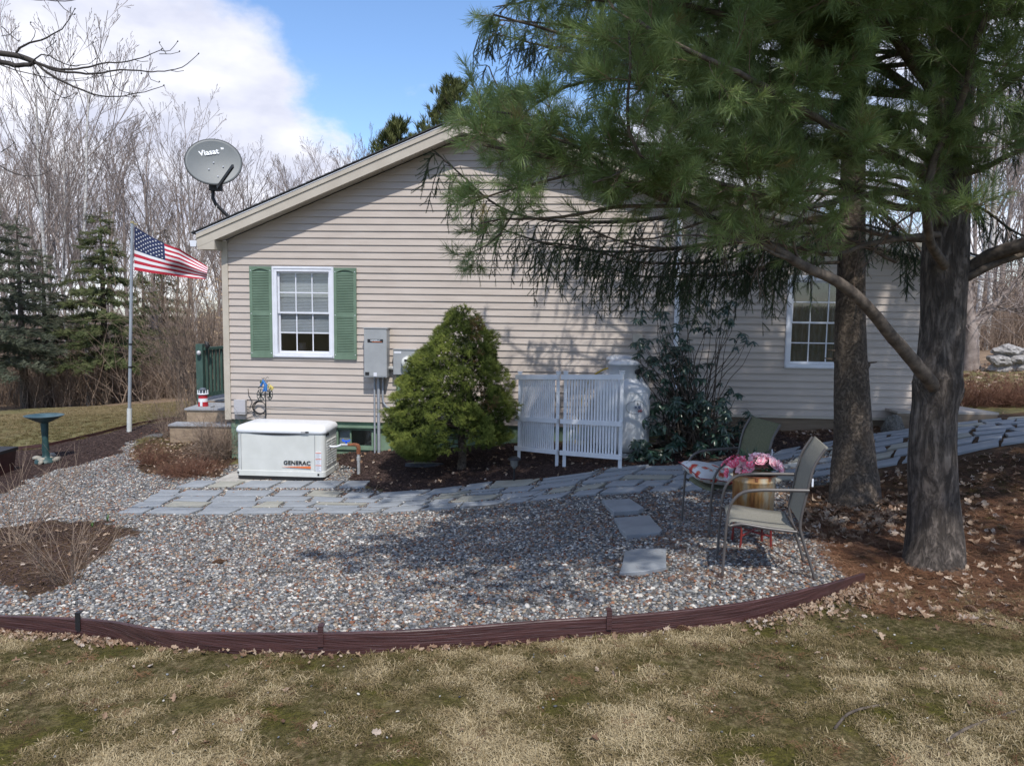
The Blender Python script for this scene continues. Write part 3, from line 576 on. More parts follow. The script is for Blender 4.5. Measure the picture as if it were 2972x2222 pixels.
while s < .97:
    e = min(1, s+rnd.uniform(.14, .2)); stone([at_(r0, s+.012), at_(r0, e-.012), at_(r1, e-.012), at_(r1, s+.012)], 'flagstone', path, po_); s = e
for lab, cs in (('blue grey stepping stone nearest the flagstone path', [(1747,1461),(1827,1456),(1868,1485),(1852,1492),(1782,1497),(1760,1480)]),
                ('blue grey stepping stone in the gravel, middle one of three', [(1782,1512),(1885,1506),(1922,1548),(1915,1556),(1820,1565),(1800,1545)]),
                ('large blue grey stepping stone nearest the edging board', [(1813,1610),(1850,1601),(1934,1601),(1934,1655),(1870,1668),(1798,1671)])):
    o = stone([GP(*p) for p in cs], 'stepping_stone', None, Vector(), .035, M['bluestone']); tag(o, lab, 'stepping stone', 'stepping stones in the gravel')
# ================================================================== HOUSE
UL, UR = WU(652, 900)[0], WU(2722, 900)[0]; UM = WU(1965, 1000)[0]         # wall ends; seam of the later addition
ZB, ZB2 = .622, .862                                                       # bottom of the siding, main part and addition
PKU, PKZ = WU(1346, 334, .3); EL = WU(560, 675, .3); ER = WU(2842, 742, .3)
SL = (PKZ-EL[1])/(PKU-EL[0]); SR = (PKZ-ER[1])/(ER[0]-PKU)
def rz_(u): return PKZ - (PKU-u)*SL if u < PKU else PKZ - (u-PKU)*SR       # top of the roof
TH = .235                                                                  # roof edge height
house = thing('house', 'single storey house with beige clapboard siding and a wide low gable', 'house', M=HM)
DEP = 9.0
wb = MB()
def wallpoly(u0, u1, z0):
    pts = [(u0, z0), (u1, z0), (u1, rz_(u1)-TH)]
    if u0 < PKU < u1: pts.append((PKU, PKZ-TH))
    return pts + [(u0, rz_(u0)-TH)]
W1 = (WU(793, 900)[0], WU(971, 900)[0], WU(880, 1037)[1], WU(880, 774)[1]); w2l = WU(2281, 930)[0]; W2 = (w2l, w2l+(W1[1]-W1[0]), WU(2272, 1067)[1], WU(2290, 799)[1])
INS = .055
# sheathing with window openings: strips between openings
def strip(u0, u1, z0, top=None):
    pts = [(u0, z0), (u1, z0)]
    if top is None:
        pts += [(u1, rz_(u1)-TH)] + ([(PKU, PKZ-TH)] if u0 < PKU < u1 else []) + [(u0, rz_(u0)-TH)]
    else: pts += [(u1, top), (u0, top)]
    wb.prism(pts, .012, .14, axis='y')
us = [UL+.01, W1[0]+INS, W1[1]-INS, UM, W2[0]+INS, W2[1]-INS, UR-.01]
strip(us[0], us[1], ZB+.01); strip(us[1], us[2], ZB+.01, W1[2]+INS); strip(us[1], us[2], W1[3]-INS); strip(us[2], us[3], ZB+.01); strip(us[3], us[4], ZB2+.01); strip(us[4], us[5], ZB2+.01, W2[2]+INS); strip(us[4], us[5], W2[3]-INS); strip(us[5], us[6], ZB2+.01)
wb.box(UL+.01, UL+.14, .145, DEP, ZB, rz_(UL)-TH).box(UR-.14, UR-.01, .145, DEP, ZB2, rz_(UR)-TH).prism([(UL+.01, ZB), (UR-.01, ZB), (UR-.01, rz_(UR)-TH), (PKU, PKZ-TH), (UL+.01, rz_(UL)-TH)], DEP, DEP+.12, axis='y')
wb.build('wall', M['siding'], house)
# siding courses, each board its own object, cut around the windows and along the rakes
EXPO = .1016
def ext_at(z):
    zz = z + TH + .004
    return max(UL+.075, PKU - (PKZ-zz)/SL), min(UR-.01, PKU + (PKZ-zz)/SR)
def board(u0, u1, z0, z1, zb, cut0=None, cut1=None):
    f = lambda z: -.020 + .017*(z-zb)/EXPO
    a0, a1 = (u0, u0) if cut0 is None else cut0; b0, b1 = (u1, u1) if cut1 is None else cut1
    mb = MB(); j = rnd.uniform(-.0006, .0006)
    mb.add([(a0, .011, z0), (a0, f(z0)+j, z0), (a1, f(z1)+j, z1), (a1, .011, z1), (b0, .011, z0), (b0, f(z0)+j, z0), (b1, f(z1)+j, z1), (b1, .011, z1)],
           [(0, 1, 2, 3), (7, 6, 5, 4), (1, 5, 6, 2), (0, 4, 5, 1), (3, 2, 6, 7)])
    mb.build('siding_board', M['siding'], house)
k = 0
for side in (0, 1):
    base = ZB if side == 0 else ZB2; z = base
    while z < PKZ-TH-.03:
        zt = z + EXPO; lo0, hi0 = ext_at(z); lo1, hi1 = ext_at(min(zt, PKZ-TH-.01)); zt_ = min(zt, PKZ-TH-.01)
        if side == 0:
            L0, L1 = lo0, lo1; H0 = min(UM, hi0); H1 = min(UM, hi1)
        else:
            L0 = L1 = UM+.002; H0, H1 = hi0, hi1
        if H0 - L0 > .05 and H1 >= L1-.001:
            cuts = [L0]; u = L0 + ((k*1.37) % 3.4) + .5
            while u < H1-.4: cuts.append(u); u += 3.66
            cuts.append(H0); k += 1
            for a, b in zip(cuts[:-1], cuts[1:]):
                c0 = (L0, L1) if a == L0 else None; c1 = (H0, H1) if b == H0 else None; hit = None
                for Wn in (W1, W2):
                    o0, o1, oz0, oz1 = Wn[0]+INS, Wn[1]-INS, Wn[2]+INS, Wn[3]-INS
                    if a < o1 and b > o0 and z < oz1 and zt > oz0: hit = (o0, o1, oz0, oz1)
                if hit is None: board(a, b, z, zt_, z, c0, c1)
                else:
                    o0, o1, oz0, oz1 = hit
                    if a < o0: board(a, o0, z, zt_, z, c0, None)
                    if b > o1: board(o1, b, z, zt_, z, None, c1)
                    m0, m1 = max(a, o0), min(b, o1)
                    if z < oz0: board(m0, m1, z, oz0, z)
                    if zt > oz1: board(m0, m1, oz1, zt_, z)
        z += EXPO
MB().box(UL-.02, UL+.073, -.028, .10, ZB-.01, rz_(UL)-TH+.01).build('corner_post', M['trim'], house)
MB().box(UR-.012, UR+.025, -.028, .10, ZB2-.01, rz_(UR)-TH).build('corner_post', M['trim'], house)
MB().box(UM+.01, UR-.02, -.02, .0, ZB2-.035, ZB2-.003).build('starter_strip', M['trim'], house)
# roof
rf = MB()
OH = .30; e0, e1 = EL[0], ER[0]
for (ua, ub) in ((e0, PKU), (PKU, e1)):
    rf.prism([(ua, rz_(ua)-.022), (ub, rz_(ub)-.022), (ub, rz_(ub)), (ua, rz_(ua))], -OH-.02, DEP+.3, axis='y')
roof = rf.build('roof', M['shingle'], house)
for (ua, ub, sl_) in ((e0-.02, PKU, SL), (PKU, e1+.02, -SR)):      # shingle butts along the rake
    n = int(abs(ub-ua)/.13)
    sm = MB()
    for i in range(n):
        a = ua+(ub-ua)*i/n; b = ua+(ub-ua)*(i+1)/n; up = .006 if True else 0
        lo, hi = (a, b) if sl_ > 0 else (b, a)
        sm.add([(lo, y_, rz_(lo)+.001+h) for y_ in (-OH-.035, .2) for h in (-.004, .013)] + [(hi, y_, rz_(hi)+.001+h) for y_ in (-OH-.035, .2) for h in (-.004, .004)], [(0,1,3,2),(4,6,7,5),(0,4,5,1),(2,3,7,6),(1,5,7,3),(0,2,6,4)])
    sm.build('rake_shingles', M['shingle'], roof, kind='stuff')
def rakeboard(ua, ub, t0, t1, y0, y1, name, m):
    MB().prism([(ua, rz_(ua)-t1), (ub, rz_(ub)-t1), (ub, rz_(ub)-t0), (ua, rz_(ua)-t0)], y0, y1, axis='y').build(name, m, roof)
for ua, ub in ((e0+.05, PKU), (PKU+.002, e1-.03)):
    rakeboard(ua, ub, .024, .10, -OH-.012, -OH+.02, 'rake_trim', M['trim']); rakeboard(ua, ub, .102, TH, -OH+.004, -OH+.03, 'rake_fascia', M['trim'])
    rakeboard(ua, ub, .019, .034, -OH-.018, -OH-.0125, 'drip_edge', M['vinyl_white'])
    n = int(abs(ub-ua)/.30)
    for i in range(n):                                                       # ribbed soffit panels under the overhang
        a = ua+(ub-ua)*i/n; b = ua+(ub-ua)*(i+1)/n
        MB().prism([(a+.003, rz_(a+.003)-TH+.012), (b-.003, rz_(b-.003)-TH+.012), (b-.003, rz_(b-.003)-TH+.024), (a+.003, rz_(a+.003)-TH+.024)], -OH+.031, -.001, axis='y').build('soffit_panel', M['trim'], roof)
for s, ue, uw in ((1, e0, UL), (-1, e1, UR)):                                # boxed eave return and gutter end
    zt = rz_(ue)-.10; zb_ = rz_(ue)-TH-.05; a, b = (ue+.06, uw+.0) if s > 0 else (uw+.03, ue-.05)
    za = rz_(a)-TH; zb2 = rz_(b)-TH
    MB().prism([(a, min(za, zb2)-.03), (b, min(za, zb2)-.03), (b, zb2-.002), (a, za-.002)], -OH+.006, -.03, axis='y').build('eave_return', M['trim'], roof)
    g0 = ue-.055 if s > 0 else ue-.02
    MB().prism([(g0, zt-.10), (g0+.085, zt-.10), (g0+.10, zt-.01), (g0-.015, zt-.01)], -OH+.02, DEP, axis='y').build('gutter', M['vinyl_white'], roof)
# foundation, skirt board and crawl-space dark under the addition
f0 = MB()
bw = (WU(975, 1270)[0], WU(1083, 1270)[0], WU(1030, 1297)[1], WU(1030, 1243)[1])
f0.box(UL+.05, bw[0], .03, .25, -.6, ZB-.002).box(bw[1], UM, .03, .25, -.6, ZB-.002).box(bw[0], bw[1], .03, .25, -.6, bw[2]).box(bw[0], bw[1], .03, .25, bw[3], ZB-.002).box(UL+.05, UL+.25, .25, DEP, -.6, ZB-.002)
f0.build('foundation', M['foundation'], house)
bwf = MB().box(bw[0]-.02, bw[1]+.02, .0, .06, bw[2]-.04, bw[2]+.006).box(bw[0], bw[1], .02, .07, bw[3]-.03, bw[3]).box(bw[0], bw[0]+.03, .02, .07, bw[2], bw[3]).box(bw[1]-.03, bw[1], .02, .07, bw[2], bw[3]).box((bw[0]*.62+bw[1]*.38)-.012, (bw[0]*.62+bw[1]*.38)+.012, .03, .07, bw[2], bw[3]-.03)
bwo = bwf.build('basement_window', M['foundation'], house); mid = bw[0]*.62+bw[1]*.38
MB().box(bw[0]+.03, mid-.012, .055, .06, bw[2], bw[3]-.03).build('pane', M['glass'], bwo); MB().box(mid+.012, bw[1]-.03, .06, .065, bw[2], bw[3]-.03).build('pane', M['glass'], bwo)
MB().box(bw[0]+.03, mid-.012, .09, .1, bw[2], bw[3]).build('screen', M['grey_metal'], bwo); MB().box(bw[0]+.02, bw[1]-.02, .2, .9, bw[2]-.1, bw[3]).build('window_well', M['dark'], bwo)
MB().box(bw[0]-.1, bw[1]+.35, -.03, .035, bw[3]+.012, bw[3]+.045).build('ledge', M['foundation'], house)
MB().box(UM+.02, UR-.02, .02, .06, ZB2-.24, ZB2-.04).build('skirt_board', M['skirt'], house)
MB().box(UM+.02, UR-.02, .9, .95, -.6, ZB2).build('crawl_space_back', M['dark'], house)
for u in (UM+.5, UM+1.9, UR-.3): MB().box(u, u+.14, .2, .34, -.4, ZB2-.1).build('support_post', M['skirt'], house)
# windows
def window(Wn, blind):
    u0, u1, z0, z1 = Wn; wn_ = MB()
    t = .072; wn_.box(u0, u0+t, -.042, .02, z0, z1).box(u1-t, u1, -.042, .02, z0, z1).box(u0+t, u1-t, -.042, .02, z1-t, z1).box(u0+t, u1-t, -.042, .02, z0, z0+t*.8)
    wn_.box(u0+.012, u1-.012, -.050, -.0421, z1-.03, z1-.012).box(u0+.012, u0+.03, -.050, -.0421, z0+.012, z1-.03).box(u1-.03, u1-.012, -.050, -.0421, z0+.012, z1-.03).box(u0+.012, u1-.012, -.050, -.0421, z0+.01, z0+.03)
    win = wn_.build('window', M['vinyl_white'], house)
    a, b, c, d = u0+t, u1-t, z0+t*.8, z1-t; mid = (c+d)/2; ft = .026
    for nm, lo, hi, y in (('upper_sash', mid-.012, d, .012), ('lower_sash', c, mid+.012, .034)):
        s_ = MB().box(a, a+ft, y, y+.02, lo, hi).box(b-ft, b, y, y+.02, lo, hi).box(a+ft, b-ft, y, y+.02, hi-ft, hi).box(a+ft, b-ft, y, y+.02, lo, lo+ft*(1.4 if nm[0] == 'l' else 1)).build(nm, M['vinyl_white'], win)
        g = MB()
        for i in (1, 2): uu = a+ft+(b-a-2*ft)*i/3; g.box(uu-.008, uu+.008, y+.006, y+.012, lo+ft, hi-ft)
        zz = (lo+hi)/2; g.box(a+ft, b-ft, y+.0045, y+.0135, zz-.008, zz+.008); g.build('grille', M['vinyl_white'], win)
        MB().box(a+ft, b-ft, y+.0145, y+.017, lo+ft, hi-ft).build('pane', M['glass'], win)
    # room behind, closed box
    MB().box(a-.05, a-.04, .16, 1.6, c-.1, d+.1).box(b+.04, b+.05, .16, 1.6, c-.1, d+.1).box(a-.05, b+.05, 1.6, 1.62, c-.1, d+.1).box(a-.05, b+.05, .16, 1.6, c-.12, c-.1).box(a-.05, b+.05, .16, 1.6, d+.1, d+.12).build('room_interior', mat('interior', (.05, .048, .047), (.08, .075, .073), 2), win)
    if blind:
        bl = MB(); z = d-.005; stop = c + (mid-c)*.52; 
        while z > stop: bl.box(a+.01, b-.01, .075, .079, z-.020, z-.002); z -= .022
        bl.box(a+.01, b-.01, .068, .088, stop-.02, stop-.004); bl.build('blind', M['blind'], win, kind='stuff')
        MB().lathe([(.001, 0), (.05, 0), (.065, .12), (.05, .2), (.001, .2)], 16, (a+.25, .35, c-.05)).build('vase', mat('vase', (.2, .15, .13)), win)
    else:
        cu = MB(); n = 60; top = mid-.0+(d-mid)*.45
        vs = [(a+.02+(b-a-.04)*i/n, .11+.018*math.sin(i*.9)+.006*math.sin(i*2.3), z) for z in (c-.02, top) for i in range(n+1)]
        cu.add(vs, [(i, i+1, n+2+i, n+1+i) for i in range(n)], sm=True); cu.build('curtain', mat('curtain', (.025, .028, .028), (.06, .065, .066), 6, stretch=(8, 1, 1)), win)
        MB().tube([(a, .105, top+.004), (b, .105, top+.004)], .008).build('curtain_rod', M['black'], win)
    return win
window(W1, True); window(W2, False)
# shutters with louvres
for nm, x0, x1, yt, yb in (('s', 728, 794, 773, 1037), ('s', 971, 1038, 777, 1043)):
    u0 = WU(x0+2, 900)[0]; u1 = WU(x1, 900)[0]; z0 = WU((x0+x1)/2, yb, .03)[1]; z1 = WU((x0+x1)/2, yt, .03)[1]; W_ = u1-u0; H_ = z1-z0
    if x0 > 900: u0 = W1[1]+.002; u1 = u0+W_
    else: u1 = W1[0]-.002; u0 = u1-W_
    st = .042; m0 = z0+H_*.485; mb = MB(); yb_, yf_ = -.018, -.045
    mb.box(u0, u0+st, yf_, yb_, z0, z1).box(u1-st, u1, yf_, yb_, z0, z1).box(u0+st, u1-st, yf_, yb_, z0, z0+.09).box(u0+st, u1-st, yf_, yb_, m0-.03, m0+.03)
    n = 14; arch = [(u0+st, z1), (u0+st, z1-.07)] + [(u0+st+(W_-2*st)*i/n, z1-.07+.038*math.sin(math.pi*i/n)) for i in range(1, n)] + [(u1-st, z1-.07), (u1-st, z1)]
    mb.prism(arch, yf_, yb_, axis='y'); mb.box(u0+st, u1-st, yb_-.003, yb_, z0+.09, z1-.03)
    sh = mb.build('shutter', M['shutter'], house); lv = MB()
    for lo, hi in ((z0+.09, m0-.03), (m0+.03, z1-.07)):
        k_ = int((hi-lo)/.0235); 
        for i in range(k_):
            z = lo+(hi-lo)*(i+.1)/k_; h = (hi-lo)/k_; lv.add([(u, y, zz) for u in (u0+st, u1-st) for y, zz in ((yf_+.004, z), (yf_+.005, z+h*.48), (yb_-.004, z+h*.95), (yb_-.004, z+h*.6))], [(0, 4, 5, 1), (1, 5, 6, 2), (0, 1, 2, 3), (4, 7, 6, 5), (0, 3, 7, 4)])
    lv.build('louver', M['shutter'], sh, kind='stuff')
    for uu in (u0+.02, u1-.02):
        for zz in (z0+.07, m0, z1-.06): MB().lathe([(.0001, .0), (.007, .0)], 8, M=Matrix.Translation((uu, yf_-.001, zz)) @ Matrix.Rotation(R(90), 4, 'X')).build('shutter_screw', M['vinyl_white'], sh)
# ridge vent pipe in white, left of the seam
def tubeobj(name, label, cat, pts, r, m, n=10, **k):
    o = MB().tube([Vector(p)-Vector(pts[0]) for p in pts], r, n).build(name, m); o.location = pts[0]; return tag(o, label, cat, **k)
Hp = lambda u, off, z: HM @ Vector((u, -off, z))
u_ = WU(1960, 1000)[0]
tubeobj('vent_pipe', 'white vertical pipe on the siding behind the rhododendron', 'pipe', [Hp(u_, .05, .9), Hp(u_, .05, 1.6), Hp(u_, .05, 3.1), Hp(u_, .05, rz_(u_)-.26)], .038, M['white_paint'])
u_, z_ = WU(1850, 985, .05); o = MB().box(-.07, .07, -.07, 0, -.08, .08).box(-.055, .055, -.085, -.0705, -.065, .02).build('dryer_vent', M['trim']); tag(o, 'beige square vent hood on the siding above the propane tanks', 'vent'); o.matrix_world = HM @ Matrix.Translation((u_, -.016, z_))
# ------------------------------------------------------------------ things on the wall
def wbox(x0, y0, x1, y1, dep, name, label, cat, m=None):
    off = dep+.02; u0, z1 = WU(x0, y0, off); u1, z0 = WU(x1, y1, off); W_, H_ = u1-u0, z1-z0
    t = wallthing(name, label, cat, (u0+u1)/2, z0, .018)
    MB().box(-W_/2, W_/2, -dep, 0, 0, H_).build('case', m or M['grey_metal'], t, bevel=.006); return t, W_, H_
t, W_, H_ = wbox(1056, 953, 1123, 1096, .19, 'transfer_switch', 'tall grey metal transfer switch box right of the shuttered window', 'electrical box')
MB().box(-W_/2-.008, W_/2+.008, -.205, 0, H_+.001, H_+.014).build('rain_lip', M['grey_metal'], t)
MB().box(-W_/2+.008, W_/2-.008, -.1965, -.191, .02, H_-.012).build('door', M['grey_metal'], t)
MB().box(-W_*.34, W_*.34, -.1985, -.197, H_*.715, H_*.785).build('nameplate', M['black'], t); text('GENERAC', .033, M['white_paint'], t, Matrix.Translation((0, -.1988, H_*.758)) @ FRONT, bold=.0006); MB().box(-.05, .10, -.1990, -.1986, H_*.728, H_*.735).build('nameplate_stripe', M['orange'], t)
MB().box(-W_*.45, -W_*.27, -.1985, -.197, .03, .08).build('small_plate', M['black'], t); MB().box(-W_*.08, W_*.06, -.1985, -.197, .02, .075).build('sticker', M['vinyl_white'], t)
t, W_, H_ = wbox(1141, 1015, 1206, 1088, .13, 'electric_meter', 'grey electric meter box with round glass dial beside the conical evergreen', 'electric meter')
MB().box(-W_/2-.004, W_/2+.004, -.14, 0, H_+.001, H_+.012).build('lid_edge', M['grey_metal'], t); MB().box(-W_/2+.015, -W_/2+.12, -.1315, -.1305, H_-.05, H_-.02).build('sticker', M['vinyl_white'], t)
mc = Matrix.Translation((.048, -.13, H_*.52)) @ Matrix.Rotation(R(90), 4, 'X')
MB().lathe([(.094, 0), (.094, .022), (.084, .03), (.08, .03)], 28, M=mc).build('meter_ring', M['galv'], t); dl = MB().lathe([(.08, .03), (.078, .085), (.066, .10), (.0001, .10)], 28, M=mc).build('meter_dial', mat('dial', (.62, .63, .60)), t)
MB().box(.02, .076, -.235, -.231, H_*.52+.012, H_*.52+.045).build('display', M['black'], dl); MB().box(.0, .096, -.235, -.2315, H_*.52-.055, H_*.52-.048).build('barcode', M['grey_metal'], dl)
def cond(name, label, px, y0, y1, r, m, off=.05, extra=None):
    u, za = WU(px, y0, off); _, zb = WU(px, y1, off); return tubeobj(name, label, 'conduit', [Hp(u, off, zb-.15), Hp(u, off, (za+zb)/2), Hp(u, off, za)], r, m)
c_ = cond('conduit', 'thin grey conduit down from the transfer switch, leftmost of the pair', 1087, 1090, 1313, .014, M['conduit'], .06); cond('conduit', 'thicker grey conduit down from the transfer switch, right one of the straight pair', 1099, 1090, 1313, .023, M['conduit'], .06)
cond('conduit', 'green painted conduit running down from the electric meter', 1156, 1085, 1318, .027, M['foundation'], .05)
pts = []
for x, y in ((1112, 1092), (1112, 1120), (1111, 1150), (1113, 1168), (1122, 1180), (1142, 1186), (1165, 1187)): u, z = WU(x, y, .05); pts.append(Hp(u, .05, z))
tubeobj('conduit', 'grey flexible conduit bending right from under the transfer switch', 'conduit', spline(pts, .05), .016, M['conduit'])
u, z = WU(1132, 1068, .06); tubeobj('pipe_coupling', 'short pale coupling between the transfer switch and the meter', 'pipe coupling', [Hp(u-.09, .07, z), Hp(u-.03, .07, z), Hp(u, .07, z), Hp(u+.09, .07, z)], [.022, .022, .034, .034], M['galv'])
t, W_, H_ = wbox(679, 1160, 712, 1203, .07, 'utility_box', 'small pale grey utility box low on the wall beside the corner post', 'utility box', mat('utility', (.38, .37, .38), (.46, .45, .46), 5))
MB().box(-W_/2-.003, W_/2+.003, -.078, -.0705, H_*.15, H_+.004).build('cover', mat('utility2', (.46, .45, .47)), t, bevel=.004)
mb = MB(); u, z = WU(755, 1182, .05)
for k in range(4):
    rr = .088+.006*k; mb.tube([Hp(u+rr*math.cos(a), .05+.012*k-.01*math.sin(3*a+k), z+rr*math.sin(a))-Hp(u, .05, z) for a in np.linspace(0, 6.283, 28)], .0045, 6, cap=False)
o = mb.build('cable_coil', M['black']); o.location = Hp(u, .05, z); tag(o, 'coil of black cable hanging on the wall behind the generator', 'cable')
def wcable(label, pp, r=.0045, m=None, off=.03): tubeobj('cable', label, 'cable', spline([Hp(*(lambda q: (q[0], off, q[1]))(WU(x, y, off))) for x, y in pp], .06), r, m or M['black'], 6)
wcable('loose black cable from the utility box to the hanging coil', [(712, 1190), (725, 1183), (732, 1165), (721, 1145), (720, 1128)])
wcable('black cable drooping between the coil and the utility box', [(712, 1195), (730, 1192), (742, 1200), (730, 1208), (712, 1214)])
wcable('long thin cable stapled across the siding above the generator', [(772, 1181), (830, 1184), (895, 1183), (960, 1187), (1060, 1189), (1130, 1190)], .004, M['conduit'])
wcable('green garden wire curving down the foundation beside the conduits', [(1104, 1241), (1120, 1250), (1135, 1280), (1138, 1312)], .004, M['foundation'], .02)
# ================================================================== GENERATOR
gl = P(686, 1395, 10.6); gr_ = P(943, 1397, 10.52); gw = 1.24; gd_ = .64; gc = (gl+gr_)/2
gen = thing('generator', 'white standby generator with an orange wedge logo standing by the house wall', 'generator', M=Matrix.Translation((gc.x, gc.y, min(gl.z, gr_.z)-.01)) @ Matrix.Rotation(-WA, 4, 'Z') @ Matrix.Translation((0, gd_/2, 0)))
tag(MB().prism([(-.86, -.44), (.80, -.42), (.98, .40), (-.86, .48)], -.06, .034, bev=.004).build('concrete_pad', M['concrete']), 'flat pale concrete pad under the generator', 'concrete pad').matrix_world = gen.matrix_world.copy()
gen.location.z += .036; GH = .70
b_ = MB(); stack(b_, [(gw-.03, gd_-.02, .05, 0), (gw-.01, gd_-.005, .06, .055)]); b_.build('base', M['black'], gen)
b_ = MB(); stack(b_, [(gw, gd_, .06, .056), (gw, gd_, .06, .125), (gw-.008, gd_-.008, .058, .130)]); b_.build('skirt', M['gen_body'], gen)
b_ = MB(); stack(b_, [(gw-.02, gd_-.02, .07, .1305), (gw-.012, gd_-.012, .07, .30), (gw-.02, gd_-.02, .07, GH-.02)]); b_.build('body', M['gen_body'], gen)
b_ = MB(); stack(b_, [(gw+.005, gd_+.005, .08, GH-.055), (gw+.02, gd_+.02, .085, GH-.04), (gw+.02, gd_+.02, .085, GH-.01), (gw-.02, gd_-.02, .08, GH+.03), (gw-.16, gd_-.14, .07, GH+.055), (gw-.5, gd_-.3, .05, GH+.064)])
ld = b_.build('lid', M['gen_lid'], gen); ld.data.polygons.foreach_set('use_smooth', [True]*len(ld.data.polygons))
yf = -gd_/2; mb = MB()
n = 12; mb.prism([(-gw/2+.14, GH-.052)] + [(-gw/2+.14+(gw-.36)*i/n, GH-.055-.024*math.sin(math.pi*i/n)) for i in range(n+1)] + [(gw/2-.22, GH-.05)], yf-.0005, yf+.02, axis='y'); mb.build('grip_recess', M['dark'], gen)
for x0 in (-gw/2+.075, gw/2-.14): MB().box(x0-.003, x0+.003, yf-.0008, yf+.01, .135, GH-.06).build('seam', M['grey_metal'], gen)
text('GENERAC', .075, M['black'], gen, Matrix.Translation((.235, yf-.003, .245)) @ FRONT, bold=.0018, sx=1.12); MB().prism([(.02, .188), (.425, .172), (.425, .205)], yf-.0045, yf-.001, axis='y').build('logo_wedge', M['orange'], gen)
MB().box(.43, .433, yf-.004, yf-.001, .272, .276).build('trademark_dot', M['black'], gen)
MB().box(.30, .36, yf-.024, yf-.006, GH-.038, GH-.018).build('badge', M['blind'], gen); MB().box(.362, .405, yf-.024, yf-.006, GH-.038, GH-.018).build('badge', M['black'], gen)
lb = MB().box(gw/2-.128, gw/2-.05, yf+.0015, yf+.02, .135, .40).build('warning_label', M['vinyl_white'], gen)
lb2 = MB(); 
for z in (.387, .30, .215): lb2.box(gw/2-.1275, gw/2-.0505, yf-.0005, yf+.019, z, z+.008)
lb2.build('label_stripe', M['orange'], lb); lb3 = MB()
for i in range(22): lb3.box(gw/2-.12, gw/2-.06-.01*(i % 3), yf, yf+.019, .145+.011*i, .149+.011*i)
lb3.build('label_text', M['blind'], lb, kind='stuff')
xs = gw/2-.008; hl = MB()
side = MB().box(xs-.02, xs-.004, -.22, .22, .19, .56).build('louver_panel', M['dark'], gen)
for c in (-.11, .11):
    for i in range(10):
        z = .20+i*.036; sl_ = MB(); sl_.add([(xs-.004+a, c+y, z+zz) for y in (-.098, .098) for a, zz in ((0, 0), (.013, -.008), (.013, .006), (0, .024))], [(0, 1, 2, 3), (7, 6, 5, 4), (0, 4, 5, 1), (1, 5, 6, 2), (2, 6, 7, 3)]); sl_.build('slat', M['gen_body'], gen)
for y in (-.21, -.14): MB().lathe([(.0001, 0), (.024, 0), (.026, .004)], 16, M=Matrix.Translation((xs+.001, y, .625)) @ Matrix.Rotation(R(90), 4, 'Y')).build('vent_hole', M['dark'], gen)
for x in (-gw/2+.03, gw/2-.09): MB().lathe([(.0001, 0), (.014, 0), (.0145, .006)], 14, M=Matrix.Translation((x, yf+.005 if x < 0 else yf-.001, .092)) @ Matrix.Rotation(R(90), 4, 'X')).build('lifting_hole', M['dark'], gen)
# gas riser
gb = P(1041, 1373, 10.75); gt = P(1041, 1292, 10.75); gt.x = gb.x; gt.y = gb.y
riser = thing('gas_riser', 'galvanised gas pipe with rusty elbow rising from the mulch beside the generator', 'gas pipe', tuple(gb)); h_ = gt.z-gb.z
MB().tube([(0, 0, -.1), (0, 0, h_*.72)], .022, 12).tube([(0, 0, h_*.45), (0, 0, h_*.6)], .028, 12).build('pipe', M['galv'], riser)
MB().tube([(0, 0, h_*.70), (0, 0, h_*.86)], .03, 12).tube([(0, 0, h_*.84), (0, 0, h_*.94), (-.015, 0, h_), (-.05, 0, h_+.01), (-.16, 0, h_+.005)], [.026, .03, .03, .024, .018], 12).build('elbow', M['rust'], riser)
MB().tube([(-.15, 0, h_+.005), (-.24, 0, h_+.005)], .02, 10).build('union', M['galv'], riser); MB().tube(spline([(-.24, 0, h_+.005), (-.3, 0, h_-.02), (-.38, .0, h_-.02), (-.5, .0, h_-.01)], .03), .015, 8).build('flex_hose', M['white_paint'], riser)
MB().box(-.215, -.125, -.018, .018, h_+.05, h_+.066).tube([(-.17, 0, h_+.02), (-.17, 0, h_+.055)], .012, 8).tube([(-.215, 0, h_+.058), (-.205, 0, h_+.072)], .02, 8).tube([(-.125, 0, h_+.058), (-.135, 0, h_+.072)], .02, 8).build('valve_handle', mat('blue', (.02, .12, .75)), riser)
# bicycle garden spinner
sb = P(771, 1300, 11.25); sp_ = thing('garden_spinner', 'wire garden spinner of a blue and yellow figure riding a bicycle behind the generator', 'garden ornament', (sb.x, sb.y, gz(sb.x, sb.y)))
z0_ = sp_.location.z
def SPt(x, y): q = P(x, y, 11.25); return q - sp_.location
dk = mat('spin_dark', (.03, .04, .04)); blu = mat('spin_blue', (.03, .15, .42)); yel = mat('spin_yellow', (.55, .45, .12))
MB().tube([(0, 0, -.1), SPt(771, 1135)], .009, 6).build('stake', M['black'], sp_)
for cx_, cy_, r_, ry in ((757, 1146, .048, .085), (783, 1144, .034, .08)):
    c = SPt(cx_, cy_); wb_ = MB().tube([c+Vector((r_*math.cos(a), .02*math.cos(a), ry*math.sin(a))) for a in np.linspace(0, 6.283, 22)], .005, 5, cap=False)
    for a in np.linspace(0, 6.283, 9)[:-1]: q = c+Vector((r_*math.cos(a), 0, ry*math.sin(a))); wb_.bar(c, q, .014, .003, up=(0, 1, 0))
    wb_.build('wheel', dk, sp_)
MB().tube([SPt(757, 1120), SPt(764, 1105), SPt(772, 1118), SPt(771, 1135)], [.018, .028, .026, .02], 8).tube([SPt(770, 1118), SPt(764, 1135)], .013, 6).build('rider_body', blu, sp_)
MB().lathe([(.0001, -.026), (.02, -.018), (.026, 0), (.02, .02), (.0001, .026)], 10, SPt(759, 1108)).build('rider_head', mat('spin_green', (.08, .11, .05)), sp_)
